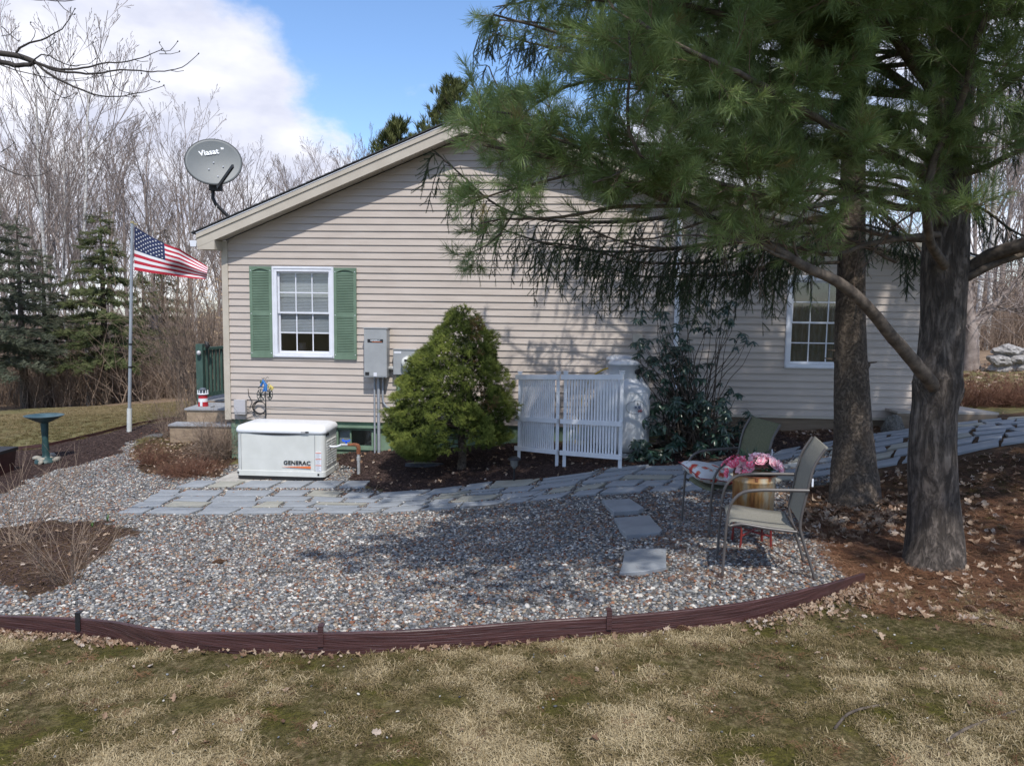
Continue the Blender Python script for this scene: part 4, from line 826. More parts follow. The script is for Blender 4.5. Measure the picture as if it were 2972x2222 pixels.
MB().tube([SPt(783, 1128), SPt(786, 1120), SPt(792, 1125), SPt(788, 1132)], [.016, .022, .02, .01], 7).tube([SPt(776, 1124), SPt(782, 1113)], .008, 5).build('basket', yel, sp_)
MB().bar(SPt(750, 1126), SPt(756, 1120), .03, .01).bar(SPt(771, 1110), SPt(777, 1108), .02, .01).build('wing', dk, sp_)
MB().tube(spline([SPt(760, 1096), SPt(762, 1099), SPt(766, 1096), SPt(770, 1099), SPt(776, 1094), SPt(780, 1097)], .01), .004, 5).tube([SPt(764, 1098), SPt(764, 1106)], .004, 5).build('top_curl', dk, sp_)
# ================================================================== PRIVACY SCREEN
fence = thing('privacy_screen', 'white vinyl picket screen of two panels in front of the propane tanks', 'privacy screen', tuple(P(1619, 1357, 10.1))); fo = fence.location.copy()
fp = [P(1503, 1322, 10.73), P(1619, 1355, 10.15), P(1633, 1357, 10.08), P(1803, 1357, 9.5)]
def fenceZ(px, py, d): return P(px, py, d).z
wm = M['white_paint']
for (a, b, za, zb) in ((fp[0], fp[1], fenceZ(1487, 1092, 10.73), fenceZ(1606, 1092, 10.15)), (fp[2], fp[3], fenceZ(1622, 1092, 10.08), fenceZ(1790, 1092, 9.5))):
    a = a.copy(); b = b.copy(); zt = (za+zb)/2; zt = Vector((za, zb)); dxy = Vector((b.x-a.x, b.y-a.y, 0)); L = dxy.length; e = dxy.normalized(); nrm = Vector((e.y, -e.x, 0))
    topz = lambda s: zt[0]+(zt[1]-zt[0])*s/L; H = .985
    pt = lambda s, z, off=0: Vector((a.x, a.y, 0)) + e*s + nrm*off + Vector((0, 0, topz(s)+z)) - fo
    for s in (.022, L-.022):
        foot = gz((Vector((a.x, a.y, 0))+e*s).x, (Vector((a.x, a.y, 0))+e*s).y)-fo.z
        o = MB().bar(Vector((*pt(s, 0).xy, foot-.08)), pt(s, .035), .042, .042).build('post', wm, fence)
        MB().bar(pt(s, .036), pt(s, .048), .062, .062).bar(pt(s, .049), pt(s, .062), .046, .046).bar(pt(s, .0625), pt(s, .07), .066, .066).build('post_cap', wm, o)
    for z, hgt in ((-.005, .062), (-H*.585, .058), (-H, .058)): MB().bar(pt(-.02, z, .036), pt(L+.02, z, .036), .028, hgt).build('rail', wm, fence)
    ns = 17
    for i in range(ns):
        s = .065+(L-.13)*(i+.5)/ns; MB().bar(pt(s, -.03, .012+.0), pt(s, -H, .012), .024, .010, up=tuple(nrm)).build('slat', wm, fence)
# ================================================================== PROPANE TANKS
tankm = mat('tank_white', (.50, .52, .55), (.60, .62, .65), 2.2, .3, stretch=(1, 1, .6))
def tank(cx, cy, cap_y, d, lab, logo):
    c = P(cx, 1200, d); ztop = P(cx, cap_y, d).z; zb = gz(c.x, c.y); H = ztop-zb; r = .36
    t = thing('propane_tank', lab, 'propane tank', (c.x, c.y, zb), group='white propane tanks behind the screen')
    MB().lathe([(.26, -.03), (.26, .05)], 32).build('foot_ring', tankm, t)
    MB().lathe([(.0001, .02), (.2, .035), (.32, .09), (r, .17), (r, H-.42), (r-.015, H-.37), (r-.06, H-.315), (.24, H-.265), (.205, H-.245)], 48).build('body', tankm, t)
    MB().lathe([(r+.002, H-.42), (r+.004, H-.415), (r+.002, H-.41)], 48).build('weld_seam', tankm, t)
    MB().lathe([(.20, H-.25), (.20, H-.08), (.206, H-.08), (.206, H-.05), (.2, H-.045), (.18, H-.025), (.1, H-.006), (.0001, H)], 36).build('valve_collar', tankm, t)
    MB().prism([(x, z) for x, z in [(.05*math.cos(a)+(.02 if math.cos(a) > 0 else -.02), H-.16+.034*math.sin(a)) for a in np.linspace(0, 6.283, 16)[:-1]]], -.212, -.19, axis='y').build('collar_opening', M['dark'], t).rotation_euler = (0, 0, R(58))
    hn = MB(); 
    for a in (R(-160), R(-35)):
        q = Vector((.27*math.cos(a), .27*math.sin(a), H-.30)); e = Vector((-math.sin(a), math.cos(a), 0)); hn.tube([q+e*.03*math.cos(s)+Vector((0, 0, .04*math.sin(s)+.02)) for s in np.linspace(0, math.pi, 8)], .007, 6)
    hn.build('lifting_lug', tankm, t)
    if logo:
        def surf(ax, z): a = R(-90)+ax/r; return Vector(((r+.002)*math.cos(a), (r+.002)*math.sin(a), z))
        zc_ = H-.60; ring = MB().tube([surf(.13+.135*math.cos(s), zc_+.085*math.sin(s)) for s in np.linspace(0, 6.283, 40)], .003, 5, cap=False).build('logo_oval', M['grey_metal'], t)
        for body, ax, z, s, m in (("'s", .15, .045, .05, M['black']), ('FUEL', .165, -.005, .055, mat('logo_blue', (.02, .05, .16))), ('040', .19, -.05, .045, mat('logo_red', (.35, .02, .03)))):
            a = R(-90)+ax/r; text(body, s, m, t, Matrix.Translation(Vector(((r+.004)*math.cos(a), (r+.004)*math.sin(a), zc_+z))) @ Matrix.Rotation(a+R(90), 4, 'Z') @ FRONT, bold=.0008)
    return t
tank(1806, 1200, 1041, 10.38, 'white propane tank with domed collar, in front of the other tank', True); tank(1797, 1200, 1029, 11.12, 'white propane tank nearest the house wall, mostly behind the other tank', False)
hp = [P(1765, 1068, 11.0), P(1745, 1075, 11.0), P(1718, 1095, 11.1), P(1698, 1130, 11.2), P(1685, 1180, 11.25), P(1676, 1260, 11.3), P(1660, 1300, 11.3)]
tubeobj('gas_hose', 'yellow gas hose drooping from the rear propane tank', 'gas hose', spline(hp, .05), .011, mat('yellow_hose', (.5, .34, .03)), 8)
# ================================================================== CHAIRS
sling_a = mat('sling_beige', (.205, .195, .165), (.25, .24, .205), 60, .8, .5, 400, bdist=.002); sling_b = mat('sling_olive', (.10, .105, .06), (.135, .14, .085), 60, .8, .5, 400, bdist=.002)
frm = mat('chair_frame', (.075, .066, .062), (.105, .094, .09), 12, .4, spec=.6)
def ribbon(prof, w0, w1, n=1):                       # prof: (x, z) centre line; width across y
    mb = MB(); vs = []; k = len(prof); nw = 6
    for s in (0, 1):
        for x, z in prof:
            for j in range(nw+1):
                y = (j/nw-.5)*2; sag = -.018*(1-y*y) if n else 0; vs.append((x+(0 if n else .0), y*(w0+(w1-w0)*0), z+sag-.006*s))
    o = k*(nw+1)
    for i in range(k-1):
        for j in range(nw):
            q = i*(nw+1)+j; mb.f.append([q, q+nw+1, q+nw+2, q+1]); mb.f.append([o+q, o+q+1, o+q+nw+2, o+q+nw+1]); mb.m += [0, 0]; mb.s += [True, True]
    for i in range(k-1):
        for j in (0, nw): q = i*(nw+1)+j; mb.f.append([q, q+nw+1, o+q+nw+1, o+q]); mb.m.append(0); mb.s.append(False)
    for j in range(nw):
        for i in (0, k-1): q = i*(nw+1)+j; mb.f.append([q, q+1, o+q+1, o+q]); mb.m.append(0); mb.s.append(False)
    mb.v = vs; return mb
def chair(lab, loc, rz, sl_, tagside=1):
    c = thing('patio_chair', lab, 'patio chair', loc, rz, 'metal patio chairs with fabric slings')   # local: faces +x, width along y
    Wd = .265
    for s in (-1, 1):
        y = s*(Wd+.012)
        MB().tube(spline([(.36, y, 0), (.35, y, .25), (.335, y, .46), (.30, y, .565), (.22, y, .632), (.10, y, .655), (-.10, y, .665), (-.32, y, .672)], .03), .0125, 10).build('arm', frm, c)
        MB().tube(spline([(-.42, y*.93, 0), (-.36, y*.93, .16), (-.285, y*.93, .34), (-.265, y*.93, .44), (-.30, y*.93, .62), (-.335, y*.93, .78), (-.365, y*.93, .86), (-.44, y*.93, .965)], .03), .0125, 10).build('back_frame', frm, c)
        MB().tube(spline([(.345, y*.98, .40), (.31, y*.94, .385), (.22, y*.93, .405), (0, y*.93, .385), (-.24, y*.93, .372)], .04), .012, 8).build('seat_rail', frm, c)
    MB().tube([(.20, -Wd*.95, .37), (.20, Wd*.95, .37)], .010, 8).build('stretcher', frm, c); MB().tube([(-.26, -Wd*.93, .35), (-.26, Wd*.93, .35)], .010, 8).build('stretcher', frm, c)
    pr = [(.315, .40), (.30, .417), (.26, .420), (.12, .408), (-.05, .395), (-.22, .388)]; ribbon(pr, Wd-.02, Wd).build('seat', sl_, c)
    pr = [(-.262, .44), (-.29, .55), (-.315, .68), (-.345, .80), (-.372, .86), (-.41, .915), (-.448, .968), (-.458, .972)]; bk = ribbon(pr, Wd-.012, Wd, 0).build('backrest', sl_, c)
    MB().box(-.352, -.338, tagside*(Wd+.006)-.003, tagside*(Wd+.006)+.003, .70, .755, M=None).build('fabric_label', M['vinyl_white'], c)
    return c
ca = P(2101, 1681, 5.25); rr_ = P(2344, 1656, 5.32); fa = P(2083, 1609, 5.82)
mid_ = (ca+rr_)/2; off_ = (fa-ca)*.5; off_ = off_.normalized()*.277
fA = Vector((-.98, .19, 0)); lA = Vector((-.19, -.98, 0)); cA = ca - fA*.273 - lA*.263
chA = chair('beige sling patio chair nearest the camera, by the pine trunk', (cA.x, cA.y, .55), math.atan2(fA.y, fA.x), sling_a, 1)
cb = P(2002, 1528, 6.95); cbf = P(2078, 1560, 6.6)
chB = chair('olive sling patio chair behind the rusty bucket with a floral cushion on it', (1.89, 6.79, .485), R(192.6), sling_b, 1)
for c_h in (chA, chB): c_h.scale = (.79, .95, .97)
# bucket on a red stand
bc = P(2184, 1490, 6.15); bs = thing('plant_stand', 'red metal plant stand with crossed stretchers between the chairs', 'plant stand', (bc.x, bc.y, .525)); red = mat('red_metal', (.14, .014, .014), (.20, .025, .02), 12, .45)
zt_ = P(2182, 1478, 6.25).z - .525; feet = [(-.115, -.11), (.115, -.11), (.115, .11), (-.115, .11)]
for i, (x, y) in enumerate(feet): MB().tube(spline([(x*1.08, y*1.08, -.03), (x*1.02, y*1.02, .06), (x, y, .16), (x, y, zt_)], .04), .009, 8).build('leg', red, bs)
MB().tube([(feet[0][0], feet[0][1], .10), (feet[2][0], feet[2][1], .13)], .008, 8).build('stretcher', red, bs); MB().tube([(feet[1][0], feet[1][1], .10), (feet[3][0], feet[3][1], .118)], .008, 8).build('stretcher', red, bs)
MB().tube([(.15*math.cos(a), .15*math.sin(a), zt_) for a in np.linspace(0, 6.283, 24)], .008, 8, cap=False).build('ring', red, bs)
bk_ = thing('bucket', 'rusty corrugated metal pail on the red stand', 'bucket', (bc.x, bc.y, .525+zt_)); bh = P(2182, 1366, 6.25).z-.525-zt_
rm = mat('rusty_zinc', (.22, .09, .03), (.40, .36, .27), 7, .6, c3=(.36, .20, .07), stretch=(1, 1, .35), pos=(.38, .62)); mb = MB(); n = 96; vs = []
for z in (0.005, bh*.82, bh*.84, bh*.88, bh*.90, bh):
    for j in range(n): a = 6.2832*j/n; corr = .004*math.cos(a*32) if .01 < z < bh*.83 or z < .01 else 0; r_ = .152+.010*z/bh+corr+(.005 if abs(z-bh*.86) < bh*.025 else 0); vs.append((r_*math.cos(a), r_*math.sin(a), z))
mb.add(vs, [(i*n+j, i*n+(j+1) % n, (i+1)*n+(j+1) % n, (i+1)*n+j) for i in range(5) for j in range(n)] + [tuple(range(n))[::-1]], sm=True); mb.build('pail', rm, bk_)
MB().tube([(.162*math.cos(a), .162*math.sin(a), bh) for a in np.linspace(0, 6.283, 40)], .005, 6, cap=False).build('rim', M['rust'], bk_)
MB().lathe([(.0001, bh-.03), (.157, bh-.03)], 30).build('soil', M['dark'], bk_)
for a in (R(-100), R(-62)): MB().bar((.163*math.cos(a), .163*math.sin(a), bh-.03), (.165*math.cos(a), .165*math.sin(a), bh+.0), .02, .012).build('handle_lug', M['rust'], bk_)
# pink flowers
fl = thing('pink_flowers', 'bunch of pink artificial flowers in the rusty pail', 'flowers', (bc.x, bc.y, .525+zt_+bh+.03)); fl.scale = (1.28, 1.2, 1.25); PK = [mat('petal%d' % i, c) for i, c in enumerate(((.82, .36, .46), (.88, .55, .62), (.75, .10, .19), (.92, .72, .76)))]
def bloom(r, np_, cup, mi):
    mb = MB()
    for ring, (rr, k, cu) in enumerate(((1, np_, cup), (.68, np_-1, cup*2.2), (.4, max(3, np_-3), cup*4))):
        for i in range(k):
            a = 6.283*i/k+ring*.5+rnd.uniform(-.2, .2); L = r*rr; d = Vector((math.cos(a), math.sin(a), 0)); s = Vector((-d.y, d.x, 0)); u = Vector((0, 0, 1)); W_ = L*.46
            f = lambda t, q: d*(L*t)+s*(W_*q*math.sin(math.pi*min(.95, t*.85+.08)))+u*(cu*L*t*t*.6+.06*L*q*q+rnd.uniform(-.03, .03)*L)
            g = [f(t, q) for t in (.05, .4, .75, 1) for q in (-1, 0, 1)]; mb.add(g, [(j*3+i2, j*3+i2+1, j*3+i2+4, j*3+i2+3) for j in range(3) for i2 in range(2)], mi=ring % 2, sm=True)
    return mb
for i in range(56):
    big = i < 32; 
    if big: a, e = rnd.uniform(-3.14, 3.14), rnd.uniform(.15, 1.45); rr = .125; cen = Vector((.03, 0, -.01))
    else: a, e = rnd.uniform(2.0, 4.6), rnd.uniform(.0, 1.2); rr = .15; cen = Vector((-.05, -.02, -.02))
    d = Vector((math.cos(a)*math.cos(e), math.sin(a)*math.cos(e), math.sin(e))); o = bloom(rnd.uniform(.034, .05) if big else rnd.uniform(.018, .028), 6 if big else 5, .5, 0).build('flower', [PK[rnd.choice([0, 1, 1])], PK[3]] if big else [PK[2], PK[0]], fl)
    o.location = cen + Vector((d.x*rr*1.1, d.y*rr, d.z*rr*.75)); o.rotation_euler = d.to_track_quat('Z', 'Y').to_euler()
lm = mat('flower_leaf', (.02, .05, .02), (.05, .10, .04), 10); mb = MB()
for i in range(60): a = rnd.uniform(0, 6.28); e = rnd.uniform(-.1, 1.0); d = Vector((math.cos(a)*math.cos(e), math.sin(a)*math.cos(e), math.sin(e))); s = d.orthogonal().normalized()*.015; q = d*rnd.uniform(.07, .13); mb.add([q-s, q+s, q+d*.05], [(0, 1, 2)])
mb.build('foliage', lm, fl, kind='stuff')
# cushion
cu_ = thing('cushion', 'white cushion printed with red flowers on the olive patio chair', 'cushion', (1.72, 6.76, .975), R(25)); cu_.rotation_euler = (R(10), R(10), R(18)); cu_.scale = (.88, .88, .9)
mb = MB(); n = 14; vs = []
for s in (1, -1):
    for i in range(n+1):
        for j in range(n+1):
            x, y = i/n*2-1, j/n*2-1; e = (1-abs(x)**2.4)*(1-abs(y)**2.4); pin = 1-.10*(1-abs(x*y))*max(abs(x), abs(y))**4; vs.append((x*.225*pin, y*.225*pin, s*.075*max(0, e)**.45))
k_ = (n+1)**2
for s in (0, 1):
    for i in range(n):
        for j in range(n): q = s*k_+i*(n+1)+j; mb.f.append([q, q+n+1, q+n+2, q+1]); mb.m.append(0); mb.s.append(True)
mb.v = vs; pm_ = bpy.data.materials.new('cushion_print'); pm_.use_nodes = True; nt = pm_.node_tree; B = nt.nodes['Principled BSDF']; B.inputs['Roughness'].default_value = .85
tcg2 = nt.nodes.new('ShaderNodeTexCoord'); vo = nt.nodes.new('ShaderNodeTexVoronoi'); vo.inputs['Scale'].default_value = 9.5; nt.links.new(tcg2.outputs['Object'], vo.inputs['Vector']); no = nt.nodes.new('ShaderNodeTexNoise'); no.inputs['Scale'].default_value = 30; nt.links.new(tcg2.outputs['Object'], no.inputs['Vector'])
ad = nt.nodes.new('ShaderNodeMath'); ad.operation = 'MULTIPLY_ADD'; ad.inputs[1].default_value = .5; nt.links.new(no.outputs['Fac'], ad.inputs[0]); nt.links.new(vo.outputs['Distance'], ad.inputs[2])
rp = nt.nodes.new('ShaderNodeValToRGB'); rp.color_ramp.interpolation = 'CONSTANT'; rp.color_ramp.elements[0].color = (.12, .01, .01, 1); rp.color_ramp.elements[1].position = .68; rp.color_ramp.elements[1].color = (.66, .66, .68, 1)
for p_, c in ((.34, (.5, .05, .035)), (.50, (.62, .18, .13)), (.60, (.45, .5, .45))): e = rp.color_ramp.elements.new(p_); e.color = (*c, 1)
nt.links.new(ad.outputs[0], rp.inputs[0]); nt.links.new(rp.outputs[0], B.inputs['Base Color']); mb.build('cover', pm_, cu_)
MB().tube([(x*.222, y*.222, 0) for x, y in [(-1, -1), (-.5, -.95), (0, -.92), (.5, -.95), (1, -1), (.95, -.5), (.92, 0), (.95, .5), (1, 1), (.5, .95), (0, .92), (-.5, .95), (-1, 1), (-.95, .5), (-.92, 0), (-.95, -.5), (-1, -1)]], .005, 6, cap=False).build('piping', mat('piping', (.25, .02, .03)), cu_)
# ================================================================== SMALL THINGS
# solar path light
pl = P(1492, 1388, 9.7); s_ = thing('path_light', 'black solar path light stuck in the mulch left of the white screen', 'path light', (pl.x, pl.y, gz(pl.x, pl.y))); h_ = P(1490, 1325, 9.7).z - s_.location.z
MB().tube([(0, 0, -.05), (0, 0, h_*.6)], .011, 8).build('stake', M['black'], s_); MB().lathe([(.02, h_*.55), (.045, h_*.65), (.055, h_*.9), (.05, h_*.92)], 8, sm=False).build('lens', mat('lens', (.16, .16, .15), rough=.2), s_); MB().lathe([(.085, h_*.9), (.082, h_*.93), (.045, h_), (.0001, h_+.005)], 16).build('cap', M['black'], s_)
# bird bath
bb = GP(134, 1338); d_ = bb.y; bbt = thing('bird_bath', 'dark green pedestal bird bath with a wide shallow bowl in the left mulch bed', 'bird bath', tuple(bb)); H_ = P(134, 1206, d_).z-bb.z; tl = mat('teal_iron', (.012, .038, .040), (.028, .075, .075), 9, .5); k = H_/.75
MB().lathe([(.17*k, -.02), (.16*k, .03), (.07*k, .06), (.05*k, .10), (.055*k, .2), (.045*k, .35), (.055*k, .5*k+.02), (.06*k, H_*.86)], 20).build('pedestal', tl, bbt); MB().lathe([(.06*k, H_*.85), (.12*k, H_*.88), (.22*k, H_*.95), (.285*k, H_), (.295*k, H_+.008), (.28*k, H_), (.2*k, H_*.965), (.0001, H_*.93)], 36).build('bowl', mat('bowl', (.025, .06, .07), (.06, .11, .125), 5, .4), bbt)
rk = mat('river_rock', (.22, .20, .16), (.36, .34, .29), 5, .7)
for i, (x, y, s) in enumerate(((108, 1327, .10), (128, 1334, .12), (154, 1320, .11), (143, 1330, .10), (165, 1332, .09), (118, 1341, .09))):
    p = GP(x, y+6); o = obj('river_rock', pebble(40+i), None); o.data.materials.append(rk); o.location = p+Vector((0, 0, s*.3)); o.scale = (s, s, s*1.0); o.rotation_euler = (.2*i, 0, i*1.1)
    tag(o, ['smooth tan rock at the left of the bird bath foot', 'largest smooth rock in front of the bird bath foot', 'round rock at the upper right of the bird bath foot', 'grey rock in the middle of the bird bath pile', 'dark grey rock at the right of the bird bath foot', 'flat tan rock nearest the camera at the bird bath'][i], 'rock', 'rocks round the bird bath')
# planter box cut by the left edge
pb = GP(10, 1378); pt_ = thing('planter_box', 'dark brown plastic planter box with a slatted side at the left mulch bed edge', 'planter', (pb.x-.25, pb.y, pb.z)); brn = mat('planter_brown', (.05, .018, .016), (.085, .032, .028), 8, .5); hh = P(10, 1305, pb.y).z-pb.z; sx = .30
mb = MB(); stack(mb, [(sx*1.75, sx*1.6, .02, -.02), (sx*2, sx*1.8, .02, hh*.88)]); mb.build('body', brn, pt_); mb = MB(); stack(mb, [(sx*2.12, sx*1.92, .02, hh*.88), (sx*2.12, sx*1.92, .02, hh)]); mb.build('rim', M['black'], pt_)
for i in range(4): MB().box(-sx*.72, sx*.60, -sx*.93-.005, -sx*.80, hh*(.2+.15*i), hh*(.30+.15*i)).build('slat', M['black'], pt_)
# flagpole and flag
FD = 15.5; fb = P(375, 1254, FD); fb.z = gz(fb.x, fb.y); ft_ = P(384, 645, FD); pole = thing('flagpole', 'slender grey metal flagpole with a white plastic foot on the far lawn edge', 'flagpole', tuple(fb)); q = ft_-fb; pm = mat('pole_grey', (.30, .33, .37), (.38, .41, .45), 4, .35, metal=.3)
foot = P(376, 1185, FD)-fb; foot.x = q.x*foot.z/q.z; foot.y = 0
MB().tube([(0, 0, -.1), foot], .048, 14).build('foot_sleeve', mat('sleeve', (.50, .52, .50), (.62, .63, .60), 9), pole); MB().tube([foot, q*.5, q*.995], [.034, .031, .026], 12).build('shaft', pm, pole)
for f_ in (.31, .42): MB().tube([q*f_, q*(f_+.008)], .04, 12).build('joint_ring', M['black'], pole)
MB().tube([q*.995, q*1.005], .036, 12).build('cap', mat('brass', (.35, .30, .16)), pole); MB().tube([q+Vector((.02, 0, -.03)), q+Vector((.10, 0, -.045))], .012, 8).build('arm', mat('brass2', (.35, .30, .16)), pole)
fh = P(390, 657, FD); flag = thing('flag', 'United States flag flying to the right from the grey pole', 'flag', tuple(fh))
ctl_t = [(0, 390, 657), (.22, 432, 683), (.42, 482, 709), (.6, 520, 722), (.8, 562, 748), (1, 603, 775)]; ctl_b = [(0, 390, 784), (.22, 438, 792), (.42, 487, 798), (.6, 520, 803), (.8, 562, 808), (1, 599, 810)]
def lerpc(c, s):
    for a, b in zip(c[:-1], c[1:]):
        if s <= b[0]: k = (s-a[0])/(b[0]-a[0]); return a[1]+(b[1]-a[1])*k, a[2]+(b[2]-a[2])*k
    return c[-1][1:]
FU, FV = 60, 52
def fpt(s, t):                                       # s along the fly, t down the hoist
    xt, yt = lerpc(ctl_t, s); xb, yb = lerpc(ctl_b, s); fold = max(0, s-.35)
    tt = t; dz = .10*math.sin(s*9+t*2.2)*(.3+s) + .14*fold*math.sin(t*7.5+1.2)
    return P(xt+(xb-xt)*tt, yt+(yb-yt)*tt, FD+dz*1.2)
vs = [fpt(i/FU, j/FV)-fh for i in range(FU+1) for j in range(FV+1)]
mb = MB(); 
for i in range(FU):
    for j in range(FV):
        st_ = int(j/4); cant = i/FU < .40 and st_ < 7; q_ = i*(FV+1)+j; mb.f.append([q_, q_+1, q_+FV+2, q_+FV+1]); mb.m.append(2 if cant else (0 if st_ % 2 == 0 else 1)); mb.s.append(True)
mb.v = [tuple(v) for v in vs]; mb.build('cloth', [mat('flag_red', (.42, .015, .035), rough=.7), mat('flag_white', (.68, .68, .70), rough=.7), mat('flag_blue', (.012, .022, .075), rough=.7)], flag)
mb = MB()
for r_ in range(9):
    for c in range(6 if r_ % 2 == 0 else 5):
        s = .40*((c*2+1+(r_ % 2))/12); t = (r_+1)/10*7/13
        for sgn in (-1, 1):
            ring = [fpt(s+.0135*rr*math.cos(a), t+.024*rr*math.sin(a))-fh+Vector((0, sgn*.006, 0)) for a, rr in [(k*math.pi/5-math.pi/2, 1 if k % 2 == 0 else .45) for k in range(10)]]
            mb.add(ring, [tuple(range(10))])
mb.build('star', mat('flag_star', (.68, .68, .70)), flag, kind='stuff')
# deck railing, steps and lighthouse at the left house corner
DK = 15.2; woodg = mat('green_wood', (.035, .075, .06), (.055, .105, .085), 5, .6, stretch=(3, 3, 1)); zf = P(600, 1160, DK).z
dk_ = P(585, 1160, DK); deck = thing('deck', 'deck with green painted railing behind the left corner of the house', 'deck', tuple(dk_)); zt = P(600, 1012, DK).z-dk_.z
def DPt(x, y, d=DK): return P(x, y, d)-dk_
MB().bar(Vector((0, 0, -.3)), Vector((0, 0, P(585, 998, DK).z-dk_.z)), .13, .13).build('post', woodg, deck); MB().bar(Vector((.06, 0, zt)), Vector((.62, 1.9, zt)), .09, .05).build('top_rail', woodg, deck); MB().bar(Vector((.06, 0, .10)), Vector((.62, 1.9, .10)), .04, .08).build('bottom_rail', woodg, deck)
for i in range(17): s = (i+.9)/17; MB().bar(Vector((.06+.56*s*.95, 1.9*s*.95, .06)), Vector((.06+.56*s*.95, 1.9*s*.95, zt-.02)), .038, .06).build('baluster', woodg, deck)
MB().box(-.1, 2.2, .1, 3, -.12, -.02).build('floor', mat('deck_grey', (.26, .27, .29), (.36, .37, .39), 5, stretch=(1, 5, 1)), deck); MB().box(-.1, 2.2, -.02, .08, -.34, -.03).build('rim_joist', mat('tan_wood', (.22, .16, .11), (.32, .24, .17), 4, stretch=(1, 4, 4)), deck)
mb = MB().tube([DPt(598, 995, DK-.05), DPt(604, 1003, DK-.05), DPt(600, 1012, DK-.05)], [.03, .05, .02], 8).tube([DPt(595, 992, DK-.05), DPt(606, 996, DK-.05)], .02, 6); o = mb.build('deck_ornament', M['black']); o.location = dk_; tag(o, 'small black figure perched beside the green deck post', 'ornament')
o = MB().lathe([(.0001, -.05), (.045, -.02), (.04, .03), (.0001, .05)], 8).build('hanging_ornament', mat('silver', (.5, .5, .52), rough=.3)); o.location = P(577, 1024, DK-.12); tag(o, 'small silvery ornament on the face of the green deck post', 'ornament')
tanw = mat('step_wood', (.24, .18, .12), (.36, .27, .19), 4, .8, stretch=(1, 4, 4)); dg = mat('step_tread', (.24, .25, .27), (.34, .35, .37), 5)
sp0 = P(590, 1255, 13.6); sp0.z = gz(sp0.x, sp0.y); st = thing('porch_steps', 'two broad tan wooden steps with grey treads left of the house corner', 'steps', tuple(sp0)); z1 = P(590, 1232, 13.6).z-sp0.z; z2 = P(600, 1186, 13.9).z-sp0.z
MB().box(-.58, .62, 0, .35, -.1, z1-.03).build('riser', tanw, st); MB().box(-.60, .64, -.03, .33, z1-.029, z1).build('tread', dg, st); MB().box(-.42, .62, .34, 1.2, -.1, z2-.03).build('riser', tanw, st); MB().box(-.45, .66, .31, 1.2, z2-.029, z2).build('tread', dg, st)
lp = P(590, 1180, 14.1); lp.z = sp0.z+z2; lh = thing('lighthouse_ornament', 'small red and white lighthouse ornament on the top porch step', 'ornament', tuple(lp)); redp = mat('red_paint', (.42, .02, .03), rough=.5); k = (P(590, 1125, 14.1).z-lp.z)/.34
MB().box(-.16*k, .16*k, -.1*k, .1*k, 0, .02*k).build('base', M['grey_metal'], lh); MB().lathe([(.085*k, .02*k), (.08*k, .10*k)], 16).build('lower_band', redp, lh); MB().lathe([(.08*k, .10*k), (.077*k, .16*k)], 16).build('middle_band', M['white_paint'], lh); MB().lathe([(.077*k, .16*k), (.074*k, .22*k)], 16).build('upper_band', redp, lh)
MB().lathe([(.074*k, .22*k), (.095*k, .23*k), (.095*k, .245*k), (.0001, .245*k)], 16).build('gallery', M['white_paint'], lh); mb = MB()
for i in range(10): a = i*.628; mb.bar((.085*k*math.cos(a), .085*k*math.sin(a), .245*k), (.085*k*math.cos(a), .085*k*math.sin(a), .30*k), .012, .012)
mb.build('lantern_rail', M['white_paint'], lh); MB().lathe([(.05*k, .245*k), (.05*k, .30*k), (.075*k, .305*k), (.04*k, .335*k), (.0001, .345*k)], 16).build('roof', mat('lh_roof', (.10, .12, .15)), lh); MB().box(-.02*k, .02*k, -.09*k, -.07*k, .03*k, .12*k).build('door', M['white_paint'], lh)
# satellite dish
DD = 12.6; dc = P(620, 473, DD); ds_ = thing('satellite_dish', 'grey satellite dish on a bent pole standing on the roof edge', 'satellite dish', tuple(dc))
nrm = Vector((.42, -1, .30)).normalized(); up = Vector((-.33, .15, 1)); xa = up.cross(nrm).normalized(); ya = nrm.cross(xa).normalized(); Dm = Matrix((( xa.x, ya.x, nrm.x, 0), (xa.y, ya.y, nrm.y, 0), (xa.z, ya.z, nrm.z, 0), (0, 0, 0, 1)))
a_, b_2 = .42, .372; mb = MB(); vs = []; nn_ = 48; rings = [0.02, .25, .5, .75, .92, 1]
for s in (0, 1):
    for r_ in rings:
        for j in range(nn_): t = 6.2832*j/nn_; vs.append(Dm @ Vector((a_*r_*math.cos(t), b_2*r_*math.sin(t), .045*r_*r_-.012*s)))
mb.add(vs, [(s*len(rings)*nn_+i*nn_+j, s*len(rings)*nn_+i*nn_+(j+1) % nn_, s*len(rings)*nn_+(i+1)*nn_+(j+1) % nn_, s*len(rings)*nn_+(i+1)*nn_+j) for s in (0, 1) for i in range(len(rings)-1) for j in range(nn_)] + [((len(rings)-1)*nn_+j, (len(rings)-1)*nn_+(j+1) % nn_, (2*len(rings)-1)*nn_+(j+1) % nn_, (2*len(rings)-1)*nn_+j) for j in range(nn_)] + [tuple(range(nn_))], sm=True)
dgm = mat('dish_grey', (.135, .15, .155), (.155, .17, .175), 3, .5); mb.build('reflector', dgm, ds_)
mb = MB().tube([Dm @ Vector((a_*1.005*math.cos(t), b_2*1.005*math.sin(t), .038)) for t in np.linspace(0, 6.2832, 48)], .009, 6, cap=False).build('rim', M['black'], ds_)
text('Viasat', .125, M['white_paint'], ds_, Dm @ Matrix.Translation((-.03, .17, .018)), .004, bold=.003); text('al', .07, M['white_paint'], ds_, Dm @ Matrix.Translation((.185, .21, .022)), .004, bold=.002)
